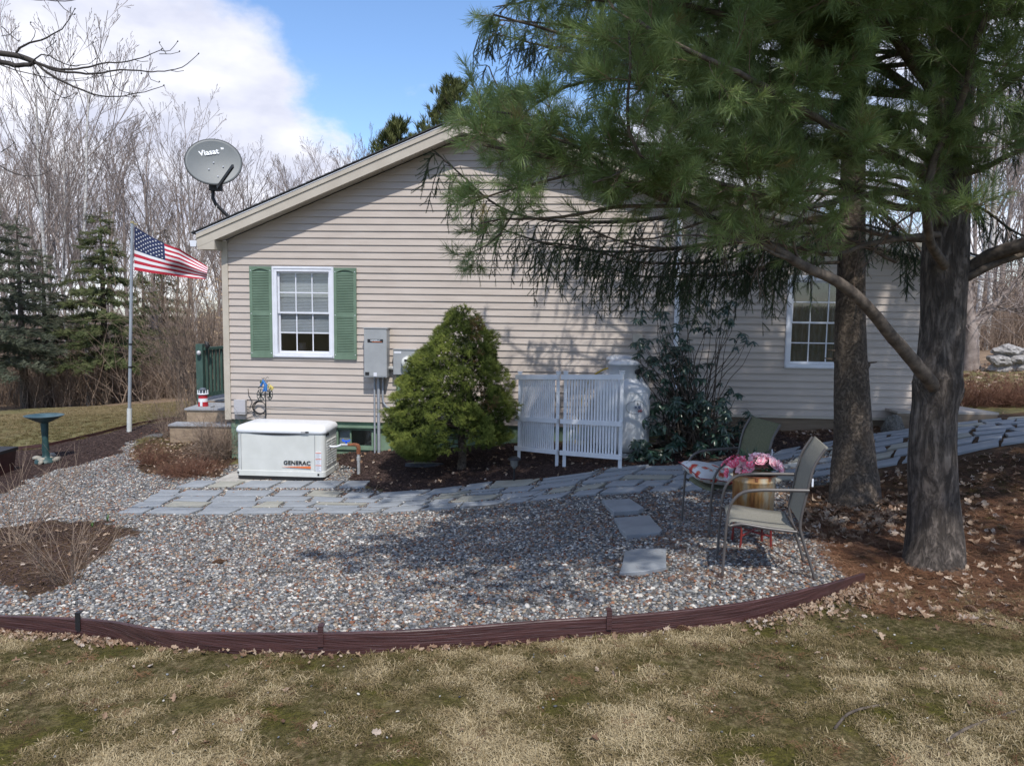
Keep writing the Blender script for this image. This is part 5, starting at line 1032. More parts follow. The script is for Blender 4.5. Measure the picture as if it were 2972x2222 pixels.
for x, y in ((0, .0), (-.1, -.1), (.12, -.09), (0, -.24)): MB().lathe([(.0001, .012), (.008, .01), (.012, 0)], 8, M=Dm @ Matrix.Translation((x, y, .012+.045*(x*x+y*y)/.16))).build('bolt', M['vinyl_white'], ds_)
Q = lambda x, y, d=DD: P(x, y, d)-dc
MB().bar(Q(632, 544, DD-.2), Q(676, 482, DD-.75), .03, .05).build('feed_arm', M['black'], ds_)
ft2 = Q(666, 632, 12.75); MB().tube([Q(613, 528, DD+.08), Q(618, 545, DD+.08), Q(618, 575, DD+.08), Q(626, 592, DD+.08), ft2], [.03, .03, .028, .028, .028], 12).build('mast', M['black'], ds_)
MB().box(-.09, .09, .0, .1, -.42, -.26, M=Matrix.Translation((.0, .02, .0))).build('bracket', M['black'], ds_); MB().tube([Q(631, 594, DD+.08), Q(609, 655, 12.5)], .007, 6).build('brace', M['galv'], ds_); MB().tube([Q(637, 600, DD+.08), Q(651, 636, 13.1)], .007, 6).build('brace', M['galv'], ds_)
# sticks and cones
for lab, pp, r in (('thin curved stick on the front lawn near the right edge of the grass', [(2424, 2120), (2460, 2080), (2520, 2060), (2600, 2050)], .006), ('long pale stick lying on the lawn at the lower right', [(2745, 2160), (2800, 2125), (2880, 2095), (2972, 2065), (3010, 2055)], .007), ('thin twig lying on the gravel in front of the flagstones', [(738, 1672), (790, 1667), (850, 1666), (880, 1664)], .004), ('forked twig lying across the flagstone path edge', [(1345, 1475), (1420, 1472), (1500, 1458), (1560, 1435), (1580, 1425)], .004)):
    pts = [GP(*p)+Vector((0, 0, .022 if r < .005 else .014)) for p in pp]; tubeobj('stick', lab, 'stick', spline(pts, .04), r, M['branch'], 6)
cone = mat('cone_brown', (.07, .035, .02), (.2, .11, .06), 30)
for lab, x, y, s in (('brown pine cone lying on the gravel left of the middle', 632, 1636, .055), ('brown pine cone at the foot of the edging board', 1985, 1831, .04), ('round brown pine cone on the litter right of the lawn corner', 2820, 1775, .045)):
    p = GP(x, y); mb = MB()
    for i in range(12):
        for j in range(7): a = j*.897+i*.4; r_ = .36*math.sin(math.pi*(i+.8)/13); mb.bar(Vector((i/12*2-1, r_*.6*math.cos(a), r_*.6*math.sin(a))), Vector((i/12*2-1.12, r_*1.25*math.cos(a), r_*1.25*math.sin(a))), .2, .07)
    o = mb.build('pine_cone', cone); o.location = p+Vector((0, 0, s*.4)); o.scale = (s, s, s); o.rotation_euler = (0, 0, x); tag(o, lab, 'pine cone', 'pine cones on the ground')
# ================================================================== CONIFER FOLIAGE PIECES
def needle_tuft(seed, n, L, wdt, spread=(.25, 1.1), base=.55):
    r_ = random.Random(seed); mb = MB()
    for i in range(n):
        b0 = Vector((0, 0, r_.uniform(-base, .1)))*L; el = r_.uniform(*spread); a = r_.uniform(0, 6.283); d = Vector((math.cos(a)*math.sin(el), math.sin(a)*math.sin(el), math.cos(el))); l = L*r_.uniform(.7, 1.1)
        s = d.cross(rv_(r_)).normalized()*wdt; m_ = b0+d*l*.55; e = b0+d*l+Vector((0, 0, -.0))+Vector((r_.gauss(0, .06), r_.gauss(0, .06), r_.gauss(0, .06)))*l
        mb.add([b0-s*.6, b0+s*.6, m_+s, m_-s, e], [(0, 1, 2, 3), (3, 2, 4)])
    return mb
def rv_(r_): return Vector((r_.gauss(0, 1), r_.gauss(0, 1), r_.gauss(0, 1))).normalized()
PINE = ramp_mat('pine_needles', [g_(.075,.108,.042), g_(.135,.195,.065), g_(.21,.29,.10), g_(.33,.40,.16), g_(.30,.24,.10)], rough=.45, spec=.5, trans=.45)
ptufts = [needle_tuft(i, 46, .105, .0013).mesh('needle_tuft', PINE) for i in range(5)]
def sprig(seed, L, nl, n, w_):                       # short stiff needles round a twig
    r_ = random.Random(seed); mb = MB()
    for i in range(n):
        z = L*(i+.5)/n; a = i*2.4+r_.uniform(-.3, .3); d = Vector((math.cos(a)*.85, math.sin(a)*.85, .55)).normalized(); b0 = Vector((0, 0, z)); s = d.cross(Vector((0, 0, 1))).normalized()*w_
        mb.add([b0-s, b0+s, b0+d*nl*r_.uniform(.8, 1.1)], [(0, 1, 2)])
    mb.tube([(0, 0, 0), (0, 0, L*1.02)], L*.022, 3, cap=False); return mb
SPRU = ramp_mat('spruce_needles', [g_(.028,.048,.024), g_(.048,.075,.034), g_(.078,.11,.048)], rough=.55, spec=.3, trans=.08)
sprigs = [sprig(i, .13, .018, 54, .0021).mesh('spruce_sprig', SPRU) for i in range(4)]
def resample(pts, n):
    pts = [Vector(p) for p in pts]; return [pts[0].lerp(pts[-1], i/(n-1)) for i in range(n)] if len(pts) == 2 else pts
def knobbly(pts, amp):
    return [p + (rv()*amp if 0 < i < len(pts)-1 else Vector()) for i, p in enumerate(pts)]
def trunk_mesh(name, path, radii, mats, sides=36, seed=0, amp=.05, knots=()):
    ps = spline(path, .05); n = len(ps); V = []; F_ = []
    L = np.linspace(0, 1, n); rr = np.interp(L, np.linspace(0, 1, len(radii)), radii)
    for i, p in enumerate(ps):
        for j in range(sides):
            a = 6.2832*j/sides; d = Vector((math.cos(a), math.sin(a), 0)); q = p+d*rr[i]
            r_ = rr[i]*(1+amp*noise.noise(Vector((d.x*1.6, d.y*1.6, p.z*1.8+seed)))+amp*.5*noise.noise(Vector((d.x*5, d.y*5, p.z*6+seed))))
            for kp, kr, kh in knots:
                dd = (q-kp).length; r_ += kh*math.exp(-(dd/kr)**2)*(1+.5*noise.noise(q*22))
            V.append(p+d*r_)
    for i in range(n-1):
        for j in range(sides): F_.append((i*sides+j, i*sides+(j+1) % sides, (i+1)*sides+(j+1) % sides, (i+1)*sides+j))
    return mesh_np(name, [tuple(v) for v in V], F_, mats, True)
# ================================================================== THE NEAR WHITE PINE
PD = 5.75
tp = [GP(2712, 1652)]; tp[0].z -= .12
for x, y in ((2712, 1560), (2706, 1300), (2716, 1150), (2732, 1000), (2744, 750), (2752, 450), (2764, 200), (2775, 0)): tp.append(P(x, y, PD))
for k in range(1, 6): tp.append(tp[-1]+Vector((.05, .05, 1.0)))
pine = thing('white_pine', 'large white pine at the right with long soft needles and a low diagonal limb', 'tree', tuple(tp[0])); O = tp[0].copy()
kn = [(P(2672, 1105, PD-.1)-O, .12, .045), (P(2745, 1110, PD-.12)-O, .13, .035), (P(2648, 1295, PD-.1)-O, .045, .035), (P(2770, 1130, PD)-O, .09, .04), (P(2700, 800, PD-.1)-O, .15, .012)]
obj('trunk', trunk_mesh('trunk', [p-O for p in tp], [.235, .172, .155, .150, .150, .145, .142, .138, .130, .124, .118, .11, .10, .09, .08], M['bark_pine'], 40, 3, .06, kn), pine)
def trunk_at(z):
    for a, b in zip(tp[:-1], tp[1:]):
        if a.z <= z <= b.z: return a.lerp(b, (z-a.z)/(b.z-a.z))
    return tp[-1]
pt_pts, pt_dir, twigs, limbs = [], [], [], []
def side_twigs(lp, r0, dens, Lside, flat=.5, start=.15, up=.15, tuftp=1.0, dead=0.0):
    n = len(lp); tot = sum((lp[i+1]-lp[i]).length for i in range(n-1)); k = int(tot*dens); sgn = 1
    for q in range(k):
        t = start+(1-start)*(q+rnd.random()*.8)/k; i = min(int(t*(n-1)), n-2); p = lp[i].lerp(lp[i+1], t*(n-1)-i); d = (lp[i+1]-lp[i]).normalized(); sgn = -sgn
        s = d.cross(Vector((0, 0, 1))); s = s.normalized() if s.length > .01 else Vector((1, 0, 0)); th = rnd.uniform(.5, 1.15)
        dr = (d*math.cos(th)+s*sgn*math.sin(th)+Vector((0, 0, rnd.gauss(up*.4, flat)))).normalized(); L = Lside*rnd.uniform(.4, 1.15)*(1.15-.7*t)
        m_ = 5; pp = [p]
        for j in range(m_): dr = (dr+rv()*.16+Vector((0, 0, up*.12))).normalized(); pp.append(pp[-1]+dr*(L/m_))
        rr = r0*(.5-.3*t); twigs.append((pp, np.linspace(max(.0022, rr*.55), .0015, m_+1)))
        if rnd.random() < dead: continue
        nt_ = max(3, int(L/.042))
        for w_ in range(nt_):
            tt = rnd.uniform(.25, 1); j = min(int(tt*m_), m_-1); b0 = pp[j].lerp(pp[j+1], tt*m_-j); dd = (pp[j+1]-pp[j]).normalized(); e = (dd*.8+rv()*.75+Vector((0, 0, .15))).normalized(); l2 = rnd.uniform(.04, .17)
            tip = b0+e*l2; 
            if l2 > .09: twigs.append(([b0, b0.lerp(tip, .5)+rv()*.01, tip], [.002, .0016, .0012]))
            if rnd.random() < tuftp: pt_pts.append(tip); pt_dir.append(e); 
            if l2 > .12 and rnd.random() < tuftp: pt_pts.append(b0.lerp(tip, .45)); pt_dir.append(e)
def limb(pp, r0, r1, dens=11, L=.55, part=True, **k):
    lp = knobbly(spline(pp, .09), .005); rad = np.linspace(r0, r1, len(lp))
    if part: limbs.append((lp, rad))
    side_twigs(lp, r0*.4, dens, L, **k); return lp
Q3 = lambda pp: [P(*p) for p in pp]
# limbs traced from the photograph, each at its own distance
limb(Q3([(2716,1130,5.68),(2686,1092,5.5),(2610,1001,5.35),(2508,881,5.1),(2432,820,5.0),(2323,765,4.9),(2233,711,4.85),(2130,672,4.8),(2067,635,4.75),(2004,597,4.7),(1920,571,4.65),(1790,520,4.55),(1650,470,4.45),(1500,440,4.4),(1400,420,4.4)]), .052, .008, 9, .5, start=.50, tuftp=.9)
limb(Q3([(2004,600,4.7),(1973,599,4.72),(1790,603,4.7),(1640,630,4.75),(1460,636,4.8),(1395,648,4.8)]), .014, .005, 8, .30, tuftp=.7)
limb(Q3([(2790,800,5.75),(2871,743,5.6),(2972,711,5.4),(3200,640,5.2),(3500,560,5.1)]), .055, .03, 8, .7, start=.5)
limb(Q3([(2790,815,5.7),(2860,778,5.6),(2972,735,5.5),(3200,700,5.5)]), .03, .012, 3, .5, start=.4, tuftp=.3, dead=.5)
limb(Q3([(2740,770,5.6),(2700,700,5.3),(2690,612,5.1),(2694,521,5.0),(2735,408,4.9),(2790,300,4.75),(2820,180,4.6),(2840,95,4.5),(2889,0,4.4),(2960,-200,4.3)]), .036, .012, 10, .6, start=.3)
limb(Q3([(2730,560,5.6),(2640,480,5.2),(2520,420,4.9),(2400,360,4.7),(2280,290,4.5),(2180,230,4.3),(2000,150,4.1),(1850,60,4.0)]), .035, .010, 11, .62, start=.2)
limb(Q3([(2725,680,5.6),(2560,700,5.4),(2420,740,5.3),(2320,720,5.2),(2180,700,5.2),(2060,720,5.2)]), .022, .006, 10, .4, tuftp=.30, dead=.5)
limb(Q3([(2735,500,5.6),(2500,450,5.3),(2300,470,5.1),(2100,430,4.9),(1950,300,4.6),(1880,170,4.4),(1840,80,4.3)]), .032, .007, 12, .55, start=.25)
limb(Q3([(2735,420,5.6),(2600,330,5.4),(2350,300,5.2),(2100,260,5.0),(1850,230,4.9),(1650,250,4.9),(1520,330,4.9)]), .032, .007, 12, .6, start=.2)
limb(Q3([(2750,330,5.7),(2500,170,5.2),(2250,90,4.9),(2000,20,4.7),(1750,0,4.6),(1550,-20,4.6)]), .036, .008, 12, .6, start=.2)
limb(Q3([(2740,560,5.6),(2550,560,5.1),(2350,600,4.8),(2200,560,4.6),(2050,520,4.5),(1880,480,4.4),(1720,530,4.35)]), .026, .006, 12, .5, start=.25)
limb(Q3([(2750,250,5.7),(2600,120,4.9),(2450,-20,4.5),(2200,-150,4.2),(1900,-250,4.0)]), .036, .009, 12, .7)
limb(Q3([(2760,380,5.7),(2860,300,5.2),(2980,200,4.9),(3150,120,4.7)]), .03, .01, 13, .6)
limb(Q3([(2760,520,5.7),(2870,480,5.3),(3000,420,5.1),(3200,330,5.0)]), .026, .01, 13, .6)
limb(Q3([(2770,150,5.7),(2850,60,5.0),(2950,-50,4.6),(3100,-200,4.4)]), .03, .01, 12, .7)
limb(Q3([(2765,200,5.8),(2560,100,6.1),(2300,-10,6.3),(2000,-60,6.4),(1700,-80,6.3)]), .035, .008, 12, .7)
limb(Q3([(2740,600,5.65),(2600,600,5.9),(2400,520,6.1),(2150,470,6.2),(1900,420,6.2),(1650,430,6.1),(1450,460,6.0)]), .03, .007, 11, .6)
limb(Q3([(2745,650,5.6),(2650,560,5.3),(2500,520,5.2),(2420,600,5.2),(2380,700,5.2)]), .018, .005, 9, .3, tuftp=.35, dead=.3)
limb(Q3([(1960,575,4.65),(1850,440,4.3),(1820,330,4.2),(1830,220,4.1),(1825,90,4.05)]), .013, .006, 20, .34, start=.05, tuftp=1)
limb(Q3([(1850,560,4.6),(1700,440,4.5),(1600,400,4.45),(1480,330,4.5),(1380,330,4.5)]), .012, .005, 17, .38)
limb(Q3([(1700,500,4.5),(1560,530,4.45),(1450,560,4.5),(1340,600,4.5)]), .009, .004, 15, .3)
limb(Q3([(1650,470,4.45),(1520,400,4.5),(1400,380,4.6),(1320,400,4.6)]), .009, .004, 15, .3)
limb(Q3([(1500,600,5.2),(1450,680,5.2),(1380,730,5.2),(1330,740,5.2)]), .007, .003, 13, .24)
limb(Q3([(2323,765,4.9),(2150,700,4.7),(2000,680,4.6),(1900,690,4.6)]), .012, .004, 9, .3, tuftp=.45, dead=.4)
limb(Q3([(2233,711,4.85),(2180,560,4.6),(2100,420,4.5),(2050,300,4.4)]), .014, .005, 14, .45)
for pp, a_0 in (([(2740,700,5.7),(2600,690,5.8),(2450,660,5.9),(2300,680,6.0),(2100,650,6.1)], .018), ([(2735,620,5.7),(2600,560,5.9),(2450,540,6.0),(2350,600,6.1),(2250,720,6.1)], .02), ([(2067,635,4.75),(2000,660,4.8),(1900,690,4.9),(1780,700,4.95)], .008), ([(2323,765,4.9),(2300,690,4.8),(2340,600,4.7),(2420,500,4.7)], .01), ([(2600,760,5.6),(2480,700,5.5),(2350,640,5.4),(2200,600,5.4)], .014), ([(2740,560,5.6),(2650,620,5.4),(2560,690,5.3),(2500,800,5.2)], .010), ([(2250,620,5.2),(2230,700,5.2),(2200,780,5.2),(2210,860,5.2)], .006)):
    limb(Q3(pp), a_0, .004, 13, .42, tuftp=.0, dead=.75, flat=.8, start=.15)
# crown above and behind the picture frame: boughs reaching out from the trunk on every side
for z, az, L in [(3.4,200,3.4),(3.7,235,3.4),(3.9,170,3.3),(4.2,215,3.9),(4.4,255,3.3),(4.6,150,3.0),(4.9,190,3.8),(5.1,235,3.6),(5.4,280,3.0),(5.7,160,3.3),(6.0,210,3.4),(6.2,330,2.8),(6.4,100,2.8),(6.6,250,2.8),(5.2,20,2.8),(4.4,330,2.6),(7.0,180,2.4),(7.3,60,2.2),(4.3,242,5.2),(4.8,258,5.4),(5.3,226,5.2),(5.0,274,4.8),(5.8,245,4.8),(4.0,212,4.6),(4.7,206,4.6),(5.6,200,4.6),(5.2,184,4.2),(6.1,190,4.0),(6.5,225,4.0),(4.5,300,4.0),(5.0,345,3.4),(5.9,10,3.2),(6.8,40,3.6),(7.3,15,3.6),(7.8,60,3.4),(8.3,30,3.2),(7.6,350,3.2),(8.0,320,3.0),(6.4,70,3.4),(8.6,0,2.8),(7.0,90,3.2)]:
    b = trunk_at(min(z, tp[-1].z)); a = R(az); d = Vector((math.cos(a), math.sin(a), .22)); pp = [b]; 
    for j in range(5): d = (d+rv()*.12+Vector((0, 0, .01))).normalized(); pp.append(pp[-1]+d*L/5)
    limb(pp, .038, .007, 11, .8, start=.2)
lm_ = tubes_mesh('limb', [([tuple(p-O) for p in l], r) for l, r in limbs[0:1]], M['branch'], 12); obj('limb', lm_, pine)
for l, r in limbs[1:]: obj('limb', tubes_mesh('limb', [([tuple(p-O) for p in l], r)], M['branch'], 8), pine)
obj('twigs', tubes_mesh('twigs', [([tuple(p-O) for p in l], r) for l, r in twigs], M['twig_red'], 3), pine, kind='stuff')
PP = np.array([tuple(p-O) for p in pt_pts]); print('pine tufts', len(PP), 'twigs', len(twigs))
tn = np.clip(.22+.5*nz(PP[:, 0]+PP[:, 2], PP[:, 1]+PP[:, 2]*.7, 1.3, 3)+rng.normal(0, .11, len(PP)), 0, .74); tn[rng.random(len(PP)) < .006] = .98
scatter('crown', PP, dir_rot(pt_dir), rng.uniform(.75, 1.15, len(PP)), ptufts, pine, tint=tn, kind='stuff')
# unseen second pine, added past the right edge so its boughs shade the yard
def added_pine(bx, by, H, lab, boughs):
    t = thing('white_pine', lab, 'tree', (bx, by, gz(bx, by))); obj('trunk', trunk_mesh('trunk', [Vector((0, 0, -.2)), Vector((.02, 0, 2)), Vector((0, .04, 4.5)), Vector((.05, 0, H))], [.24, .19, .15, .05], M['bark_pine'], 28, 5), t)
    n0, t0, l0 = len(pt_pts), len(twigs), len(limbs); o = t.location.copy()
    for z, az, L in boughs:
        b = Vector((bx, by, z)); d = Vector((math.cos(R(az)), math.sin(R(az)), .15)); pp = [b]
        for j in range(5): d = (d+rv()*.12).normalized(); pp.append(pp[-1]+d*L/5)
        limb(pp, .038, .007, 10, .8, start=.15)
    for l, r in limbs[l0:]: obj('limb', tubes_mesh('limb', [([tuple(p-o) for p in l], r)], M['branch'], 6), t)
    obj('twigs', tubes_mesh('twigs', [([tuple(p-o) for p in l], r) for l, r in twigs[t0:]], M['twig_red'], 3), t, kind='stuff')
    Q_ = np.array([tuple(p-o) for p in pt_pts[n0:]]); scatter('crown', Q_, dir_rot(pt_dir[n0:]), rng.uniform(.9, 1.5, len(Q_)), ptufts, t, kind='stuff', tint=rng.beta(2, 2.5, len(Q_))*.8)
added_pine(6.9, 5.2, 10.5, 'unseen white pine added past the right edge of the picture for shade', [(z, az, L) for z in (5.0, 5.7, 6.4, 7.1, 7.8, 8.5, 9.2) for az, L in ((90+z*37 % 60, 3.0), (150+z*53 % 50, 2.7), (200+z*29 % 50, 2.5), (20+z*41 % 50, 3.0), (280+z*31 % 60, 2.6))])
# ================================================================== THE DROOPING SPRUCE BEHIND IT
SD = 8.1
sb0 = GP(2484, 1462); sb0.z -= .1
stp = [sb0] + [P(x, y, SD) for x, y in ((2480, 1380), (2475, 1200), (2468, 1000), (2470, 800), (2474, 600), (2476, 400), (2478, 200))]
for k in range(1, 6): stp.append(stp[-1]+Vector((0, .02, 1.0)))
spr = thing('spruce', 'tall spruce with drooping dark boughs hanging in front of the house', 'tree', tuple(sb0)); O = sb0.copy()
kn = [(P(2428, 1040, SD)-O, .03, .05), (P(2515, 1055, SD)-O, .025, .045), (P(2475, 1055, SD-.15)-O, .03, .02), (P(2430, 1228, SD)-O, .025, .03), (P(2478, 1108, SD-.15)-O, .025, .018), (P(2460, 1150, SD-.15)-O, .022, .018), (P(2490, 1150, SD-.15)-O, .02, .016), (P(2470, 1290, SD-.15)-O, .022, .016), (P(2455, 940, SD-.15)-O, .02, .014), (P(2500, 1330, SD-.12)-O, .02, .014)]
obj('trunk', trunk_mesh('trunk', [p-O for p in stp], [.27, .195, .158, .138, .122, .118, .115, .11, .1, .085, .07, .05, .03], M['bark_spruce'], 32, 9, .05, kn), spr)
st_ = MB()
for x, y, l in ((2428, 1045, -.13), (2426, 1020, -.08), (2516, 1056, .10), (2432, 1230, -.05)): st_.tube([P(x, y, SD)-O-Vector((l*.5, 0, 0)), P(x, y, SD)-O+Vector((l, 0, .02))], [.016, .006], 6)
st_.build('dead_stub', M['bark_spruce'], spr, kind='stuff')
sp_pts, sp_dir, stw, slb = [], [], [], []
def bough(pp, r0, hang, dens=9, start=.2, wid=.35):
    lp = spline(pp, .09); slb.append((lp, np.linspace(r0, .006, len(lp)))); n = len(lp); tot = sum((lp[i+1]-lp[i]).length for i in range(n-1)); k = int(tot*dens)
    for q in range(k):
        t = start+(1-start)*(q+rnd.random())/k; i = min(int(t*(n-1)), n-2); p = lp[i].lerp(lp[i+1], t*(n-1)-i); d = (lp[i+1]-lp[i]).normalized(); s = d.cross(Vector((0, 0, 1))).normalized()*rnd.choice([-1, 1]); out = rnd.uniform(.05, wid)*(1.1-t*.6)
        L = hang*rnd.choice([.35, .6, .85, 1.0, 1.25])*rnd.uniform(.75, 1.1)*(1-.35*t); pp2 = [p, p+s*out*.6+d*.08+Vector((0, 0, -.03))]; dr = (s*.5+d*.5+Vector((0, 0, -.6))).normalized(); m_ = 6
        for j in range(m_): dr = (dr+Vector((0, 0, -.40))+rv()*.20).normalized(); pp2.append(pp2[-1]+dr*L/m_)
        stw.append((pp2, np.linspace(.005, .0015, len(pp2))))
        for j in range(1, len(pp2)-1):
            a, b = pp2[j], pp2[j+1]; dd = (b-a).normalized(); ns = max(1, int((b-a).length/.10))
            for w_ in range(ns):
                q_ = a.lerp(b, w_/ns); sp_pts.append(q_); sp_dir.append((dd+rv()*.12).normalized())
                for z_ in (1, -1):
                    if rnd.random() < .75: sd = dd.cross(rv()).normalized(); sp_pts.append(q_); sp_dir.append((dd*.75+sd*.75).normalized())
    for i in range(int(n*.55), n-1, 1): sp_pts.append(lp[i]); sp_dir.append((lp[i+1]-lp[i]).normalized()); sp_pts.append(lp[i]); sp_dir.append(((lp[i+1]-lp[i]).normalized()+rv()*.7).normalized())
bough(Q3([(2470,560,8.1),(2300,560,8.0),(2100,600,7.9),(1850,640,7.8),(1600,640,7.7),(1450,600,7.6),(1330,500,7.5),(1262,440,7.5)]), .035, .80, 12)
bough(Q3([(2470,640,8.1),(2300,650,8.3),(2100,700,8.5),(1850,730,8.6),(1650,720,8.7),(1500,680,8.7),(1400,640,8.7)]), .032, .80, 12)
bough(Q3([(2470,700,8.1),(2350,720,8.5),(2200,780,8.8),(2000,800,9.0),(1850,800,9.1),(1720,760,9.2)]), .03, .70, 13)
bough(Q3([(2470,620,8.1),(2330,640,7.6),(2150,690,7.3),(1950,720,7.0),(1800,700,6.9),(1680,650,6.8)]), .028, .66, 13)
bough(Q3([(2470,450,8.1),(2300,420,8.2),(2050,440,8.3),(1800,440,8.3),(1640,400,8.3),(1540,350,8.3),(1450,260,8.3),(1420,195,8.3)]), .034, .6, 11)
bough(Q3([(2470,250,8.1),(2250,160,8.3),(2000,120,8.4),(1750,90,8.5),(1600,70,8.5),(1450,60,8.5),(1400,80,8.5)]), .034, .75, 12)
bough(Q3([(2470,100,8.1),(2250,20,8.0),(2000,-20,8.0),(1750,-30,8.0),(1560,0,8.0),(1440,20,8.0)]), .034, .75, 12)
bough(Q3([(2470,300,8.1),(2250,280,8.8),(2000,260,9.2),(1800,260,9.4),(1700,290,9.5)]), .03, .6, 10)
bough(Q3([(2465,760,8.1),(2300,770,8.0),(2100,800,7.9),(1950,790,7.8)]), .018, .5, 13, .1)
bough(Q3([(2465,720,8.1),(2250,720,7.8),(2050,760,7.6),(1850,760,7.5),(1700,720,7.4),(1560,700,7.3)]), .024, .6, 13)
bough(Q3([(2475,600,8.1),(2560,620,7.8),(2650,700,7.6),(2700,780,7.5)]), .025, .5, 13, .1)
bough(Q3([(2475,560,8.15),(2560,640,8.5),(2640,720,8.8),(2660,800,8.9)]), .02, .45, 13, .1)
bough(Q3([(2475,500,8.15),(2640,520,8.3),(2840,600,8.4),(2960,680,8.4),(3100,700,8.4)]), .03, .5, 11)
bough(Q3([(2470,650,8.1),(2400,660,7.8),(2300,700,7.6),(2220,720,7.5)]), .02, .5, 15, .1)
bough(Q3([(2470,640,8.1),(2380,680,8.3),(2280,740,8.5),(2180,790,8.6)]), .02, .45, 15, .1)
bough(Q3([(2470,200,8.1),(2650,150,7.8),(2850,200,7.6),(3050,260,7.5)]), .03, .6, 10); bough(Q3([(2470,380,8.1),(2620,330,8.5),(2800,360,8.8),(2950,420,9.0)]), .03, .6, 10)
for z, az, L in [(4.6,200,2.8),(4.9,130,2.7),(5.1,240,2.8),(5.5,180,2.7),(5.9,290,2.5),(6.2,220,2.4),(6.6,150,2.1),(7,30,2),(7.4,250,1.8),(7.8,180,1.5),(5.0,20,2.6),(6.0,80,2.3),(8.2,300,1.3),(5.2,350,3.4),(5.6,10,3.4),(6.1,335,3.3),(6.6,355,3.2),(7.1,15,3.0),(7.6,340,2.8),(5.4,325,3.2),(8.0,0,2.4),(6.3,25,3.1),(5.9,310,3.0),(5.2,160,3.4),(5.4,200,3.4),(5.7,220,3.2),(4.9,180,3.6),(5.8,150,3.2),(6.3,190,3.0),(4.8,350,2.8),(5.3,320,2.8),(5.6,260,2.8),(6.4,240,2.6),(6.8,200,2.4),(7.2,170,2.2),(6.1,120,2.6)]:
    b = Vector((stp[-1].x, stp[-1].y, z)); a = R(az); d = Vector((math.cos(a), math.sin(a), .1)); bough([b, b+d*L*.35+Vector((0, 0, -.05)), b+d*L*.7+Vector((0, 0, -.25)), b+d*L+Vector((0, 0, -.15))], .03, .5, 12, .1, .6)
for l, r in slb: obj('bough', tubes_mesh('bough', [([tuple(p-O) for p in l], r)], M['bark_spruce'], 7), spr)
obj('twigs', tubes_mesh('twigs', [([tuple(p-O) for p in l], r) for l, r in stw], M['bark_spruce'], 3), spr, kind='stuff')
PP = np.array([tuple(p-O) for p in sp_pts]); print('spruce sprigs', len(PP))
scatter('crown', PP, dir_rot(sp_dir), rng.uniform(.7, 1.1, len(PP)), sprigs, spr, tint=rng.random(len(PP)), kind='stuff')
# ================================================================== CONICAL DWARF SPRUCE BY THE HOUSE
AD = 10.55
ab = GP(1335, 1345); ab = Vector((P(1338, 1340, AD).x, AD, 0)); ab.z = gz(ab.x, ab.y); alb = thing('dwarf_spruce', 'dense bright green conical evergreen against the house wall', 'shrub', tuple(ab))
k1 = AD/FS
prof = [(888, 1343, 16), (905, 1344, 34), (950, 1342, 58), (1000, 1330, 98), (1050, 1322, 120), (1100, 1320, 135), (1150, 1312, 150), (1190, 1306, 175), (1230, 1300, 182), (1260, 1303, 178), (1285, 1296, 150), (1310, 1232, 75), (1328, 1222, 35)]
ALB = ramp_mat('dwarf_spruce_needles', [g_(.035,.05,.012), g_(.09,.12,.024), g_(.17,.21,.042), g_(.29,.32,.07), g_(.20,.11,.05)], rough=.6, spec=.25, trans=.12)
cl = []
for s_ in range(4):
    r_ = random.Random(s_); mb = MB()
    for i in range(7):
        a = r_.uniform(0, 6.28); el = r_.uniform(0, .9); d = Vector((math.cos(a)*math.sin(el), math.sin(a)*math.sin(el), math.cos(el))); L = r_.uniform(.035, .06); o_ = d*.0
        for j in range(16):
            z = L*(j+.3)/16; aa = j*2.4; u = d.orthogonal().normalized(); v = d.cross(u); nd = (d*.75+(u*math.cos(aa)+v*math.sin(aa))*.8).normalized(); b0 = d*z; s2 = nd.cross(d).normalized()*.0016; mb.add([b0-s2, b0+s2, b0+nd*.014], [(0, 1, 2)])
    cl.append(mb.mesh('clump', ALB))
ap, ad_, at_n = [], [], []
def pr_at(y):
    ys = [p[0] for p in prof]; return np.interp(y, ys, [p[1] for p in prof]), np.interp(y, ys, [p[2] for p in prof])
for i in range(15500):
    y = 890+(1330-890)*(rnd.random()**.62); cx_, w_ = pr_at(y); zz = P(cx_, y, AD).z; X0 = (cx_-CX)*k1; rr = w_*k1; a = rnd.uniform(0, 6.283)
    nzv = noise.noise(Vector((math.cos(a)*rr*4, math.sin(a)*rr*4, zz*4.6)))+.7*noise.noise(Vector((math.cos(a)*rr*10, math.sin(a)*rr*10, zz*11)))
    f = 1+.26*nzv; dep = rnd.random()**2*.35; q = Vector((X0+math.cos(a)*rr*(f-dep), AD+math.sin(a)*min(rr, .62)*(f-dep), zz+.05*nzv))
    if y > 1240 and abs(q.x-(1345-CX)*k1) < .16 and q.y < AD and rnd.random() < .85: continue
    if y > 1262 and q.x > (1200-CX)*k1+.28 and rnd.random() < (y-1262)/45 and q.x < (1440-CX)*k1: continue
    if noise.noise(q*3.3+Vector((5, 2, 1))) < -.36 and rnd.random() < .8: continue
    ap.append(q-ab); dd = Vector((math.cos(a), math.sin(a), .55)).normalized(); ad_.append((dd+rv()*.45).normalized()); bare = noise.noise(q*2.1+Vector((0, 7, 3))) > .36 and q.x > X0+.1
    at_n.append(.97 if bare and rnd.random() < .45 else np.clip(.42+.38*nzv-dep*.8+rnd.gauss(0, .09), 0, .74))  # shade painted into the tint: needles darken with depth and in the hollows
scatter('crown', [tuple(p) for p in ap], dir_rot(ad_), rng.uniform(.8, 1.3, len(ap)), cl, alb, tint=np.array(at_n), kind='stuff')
tm = MB().tube([(.0, 0, -.1), (.02, .0, .15), (.0, 0, .5), (.02, 0, 1.6)], [.075, .055, .05, .02], 10)
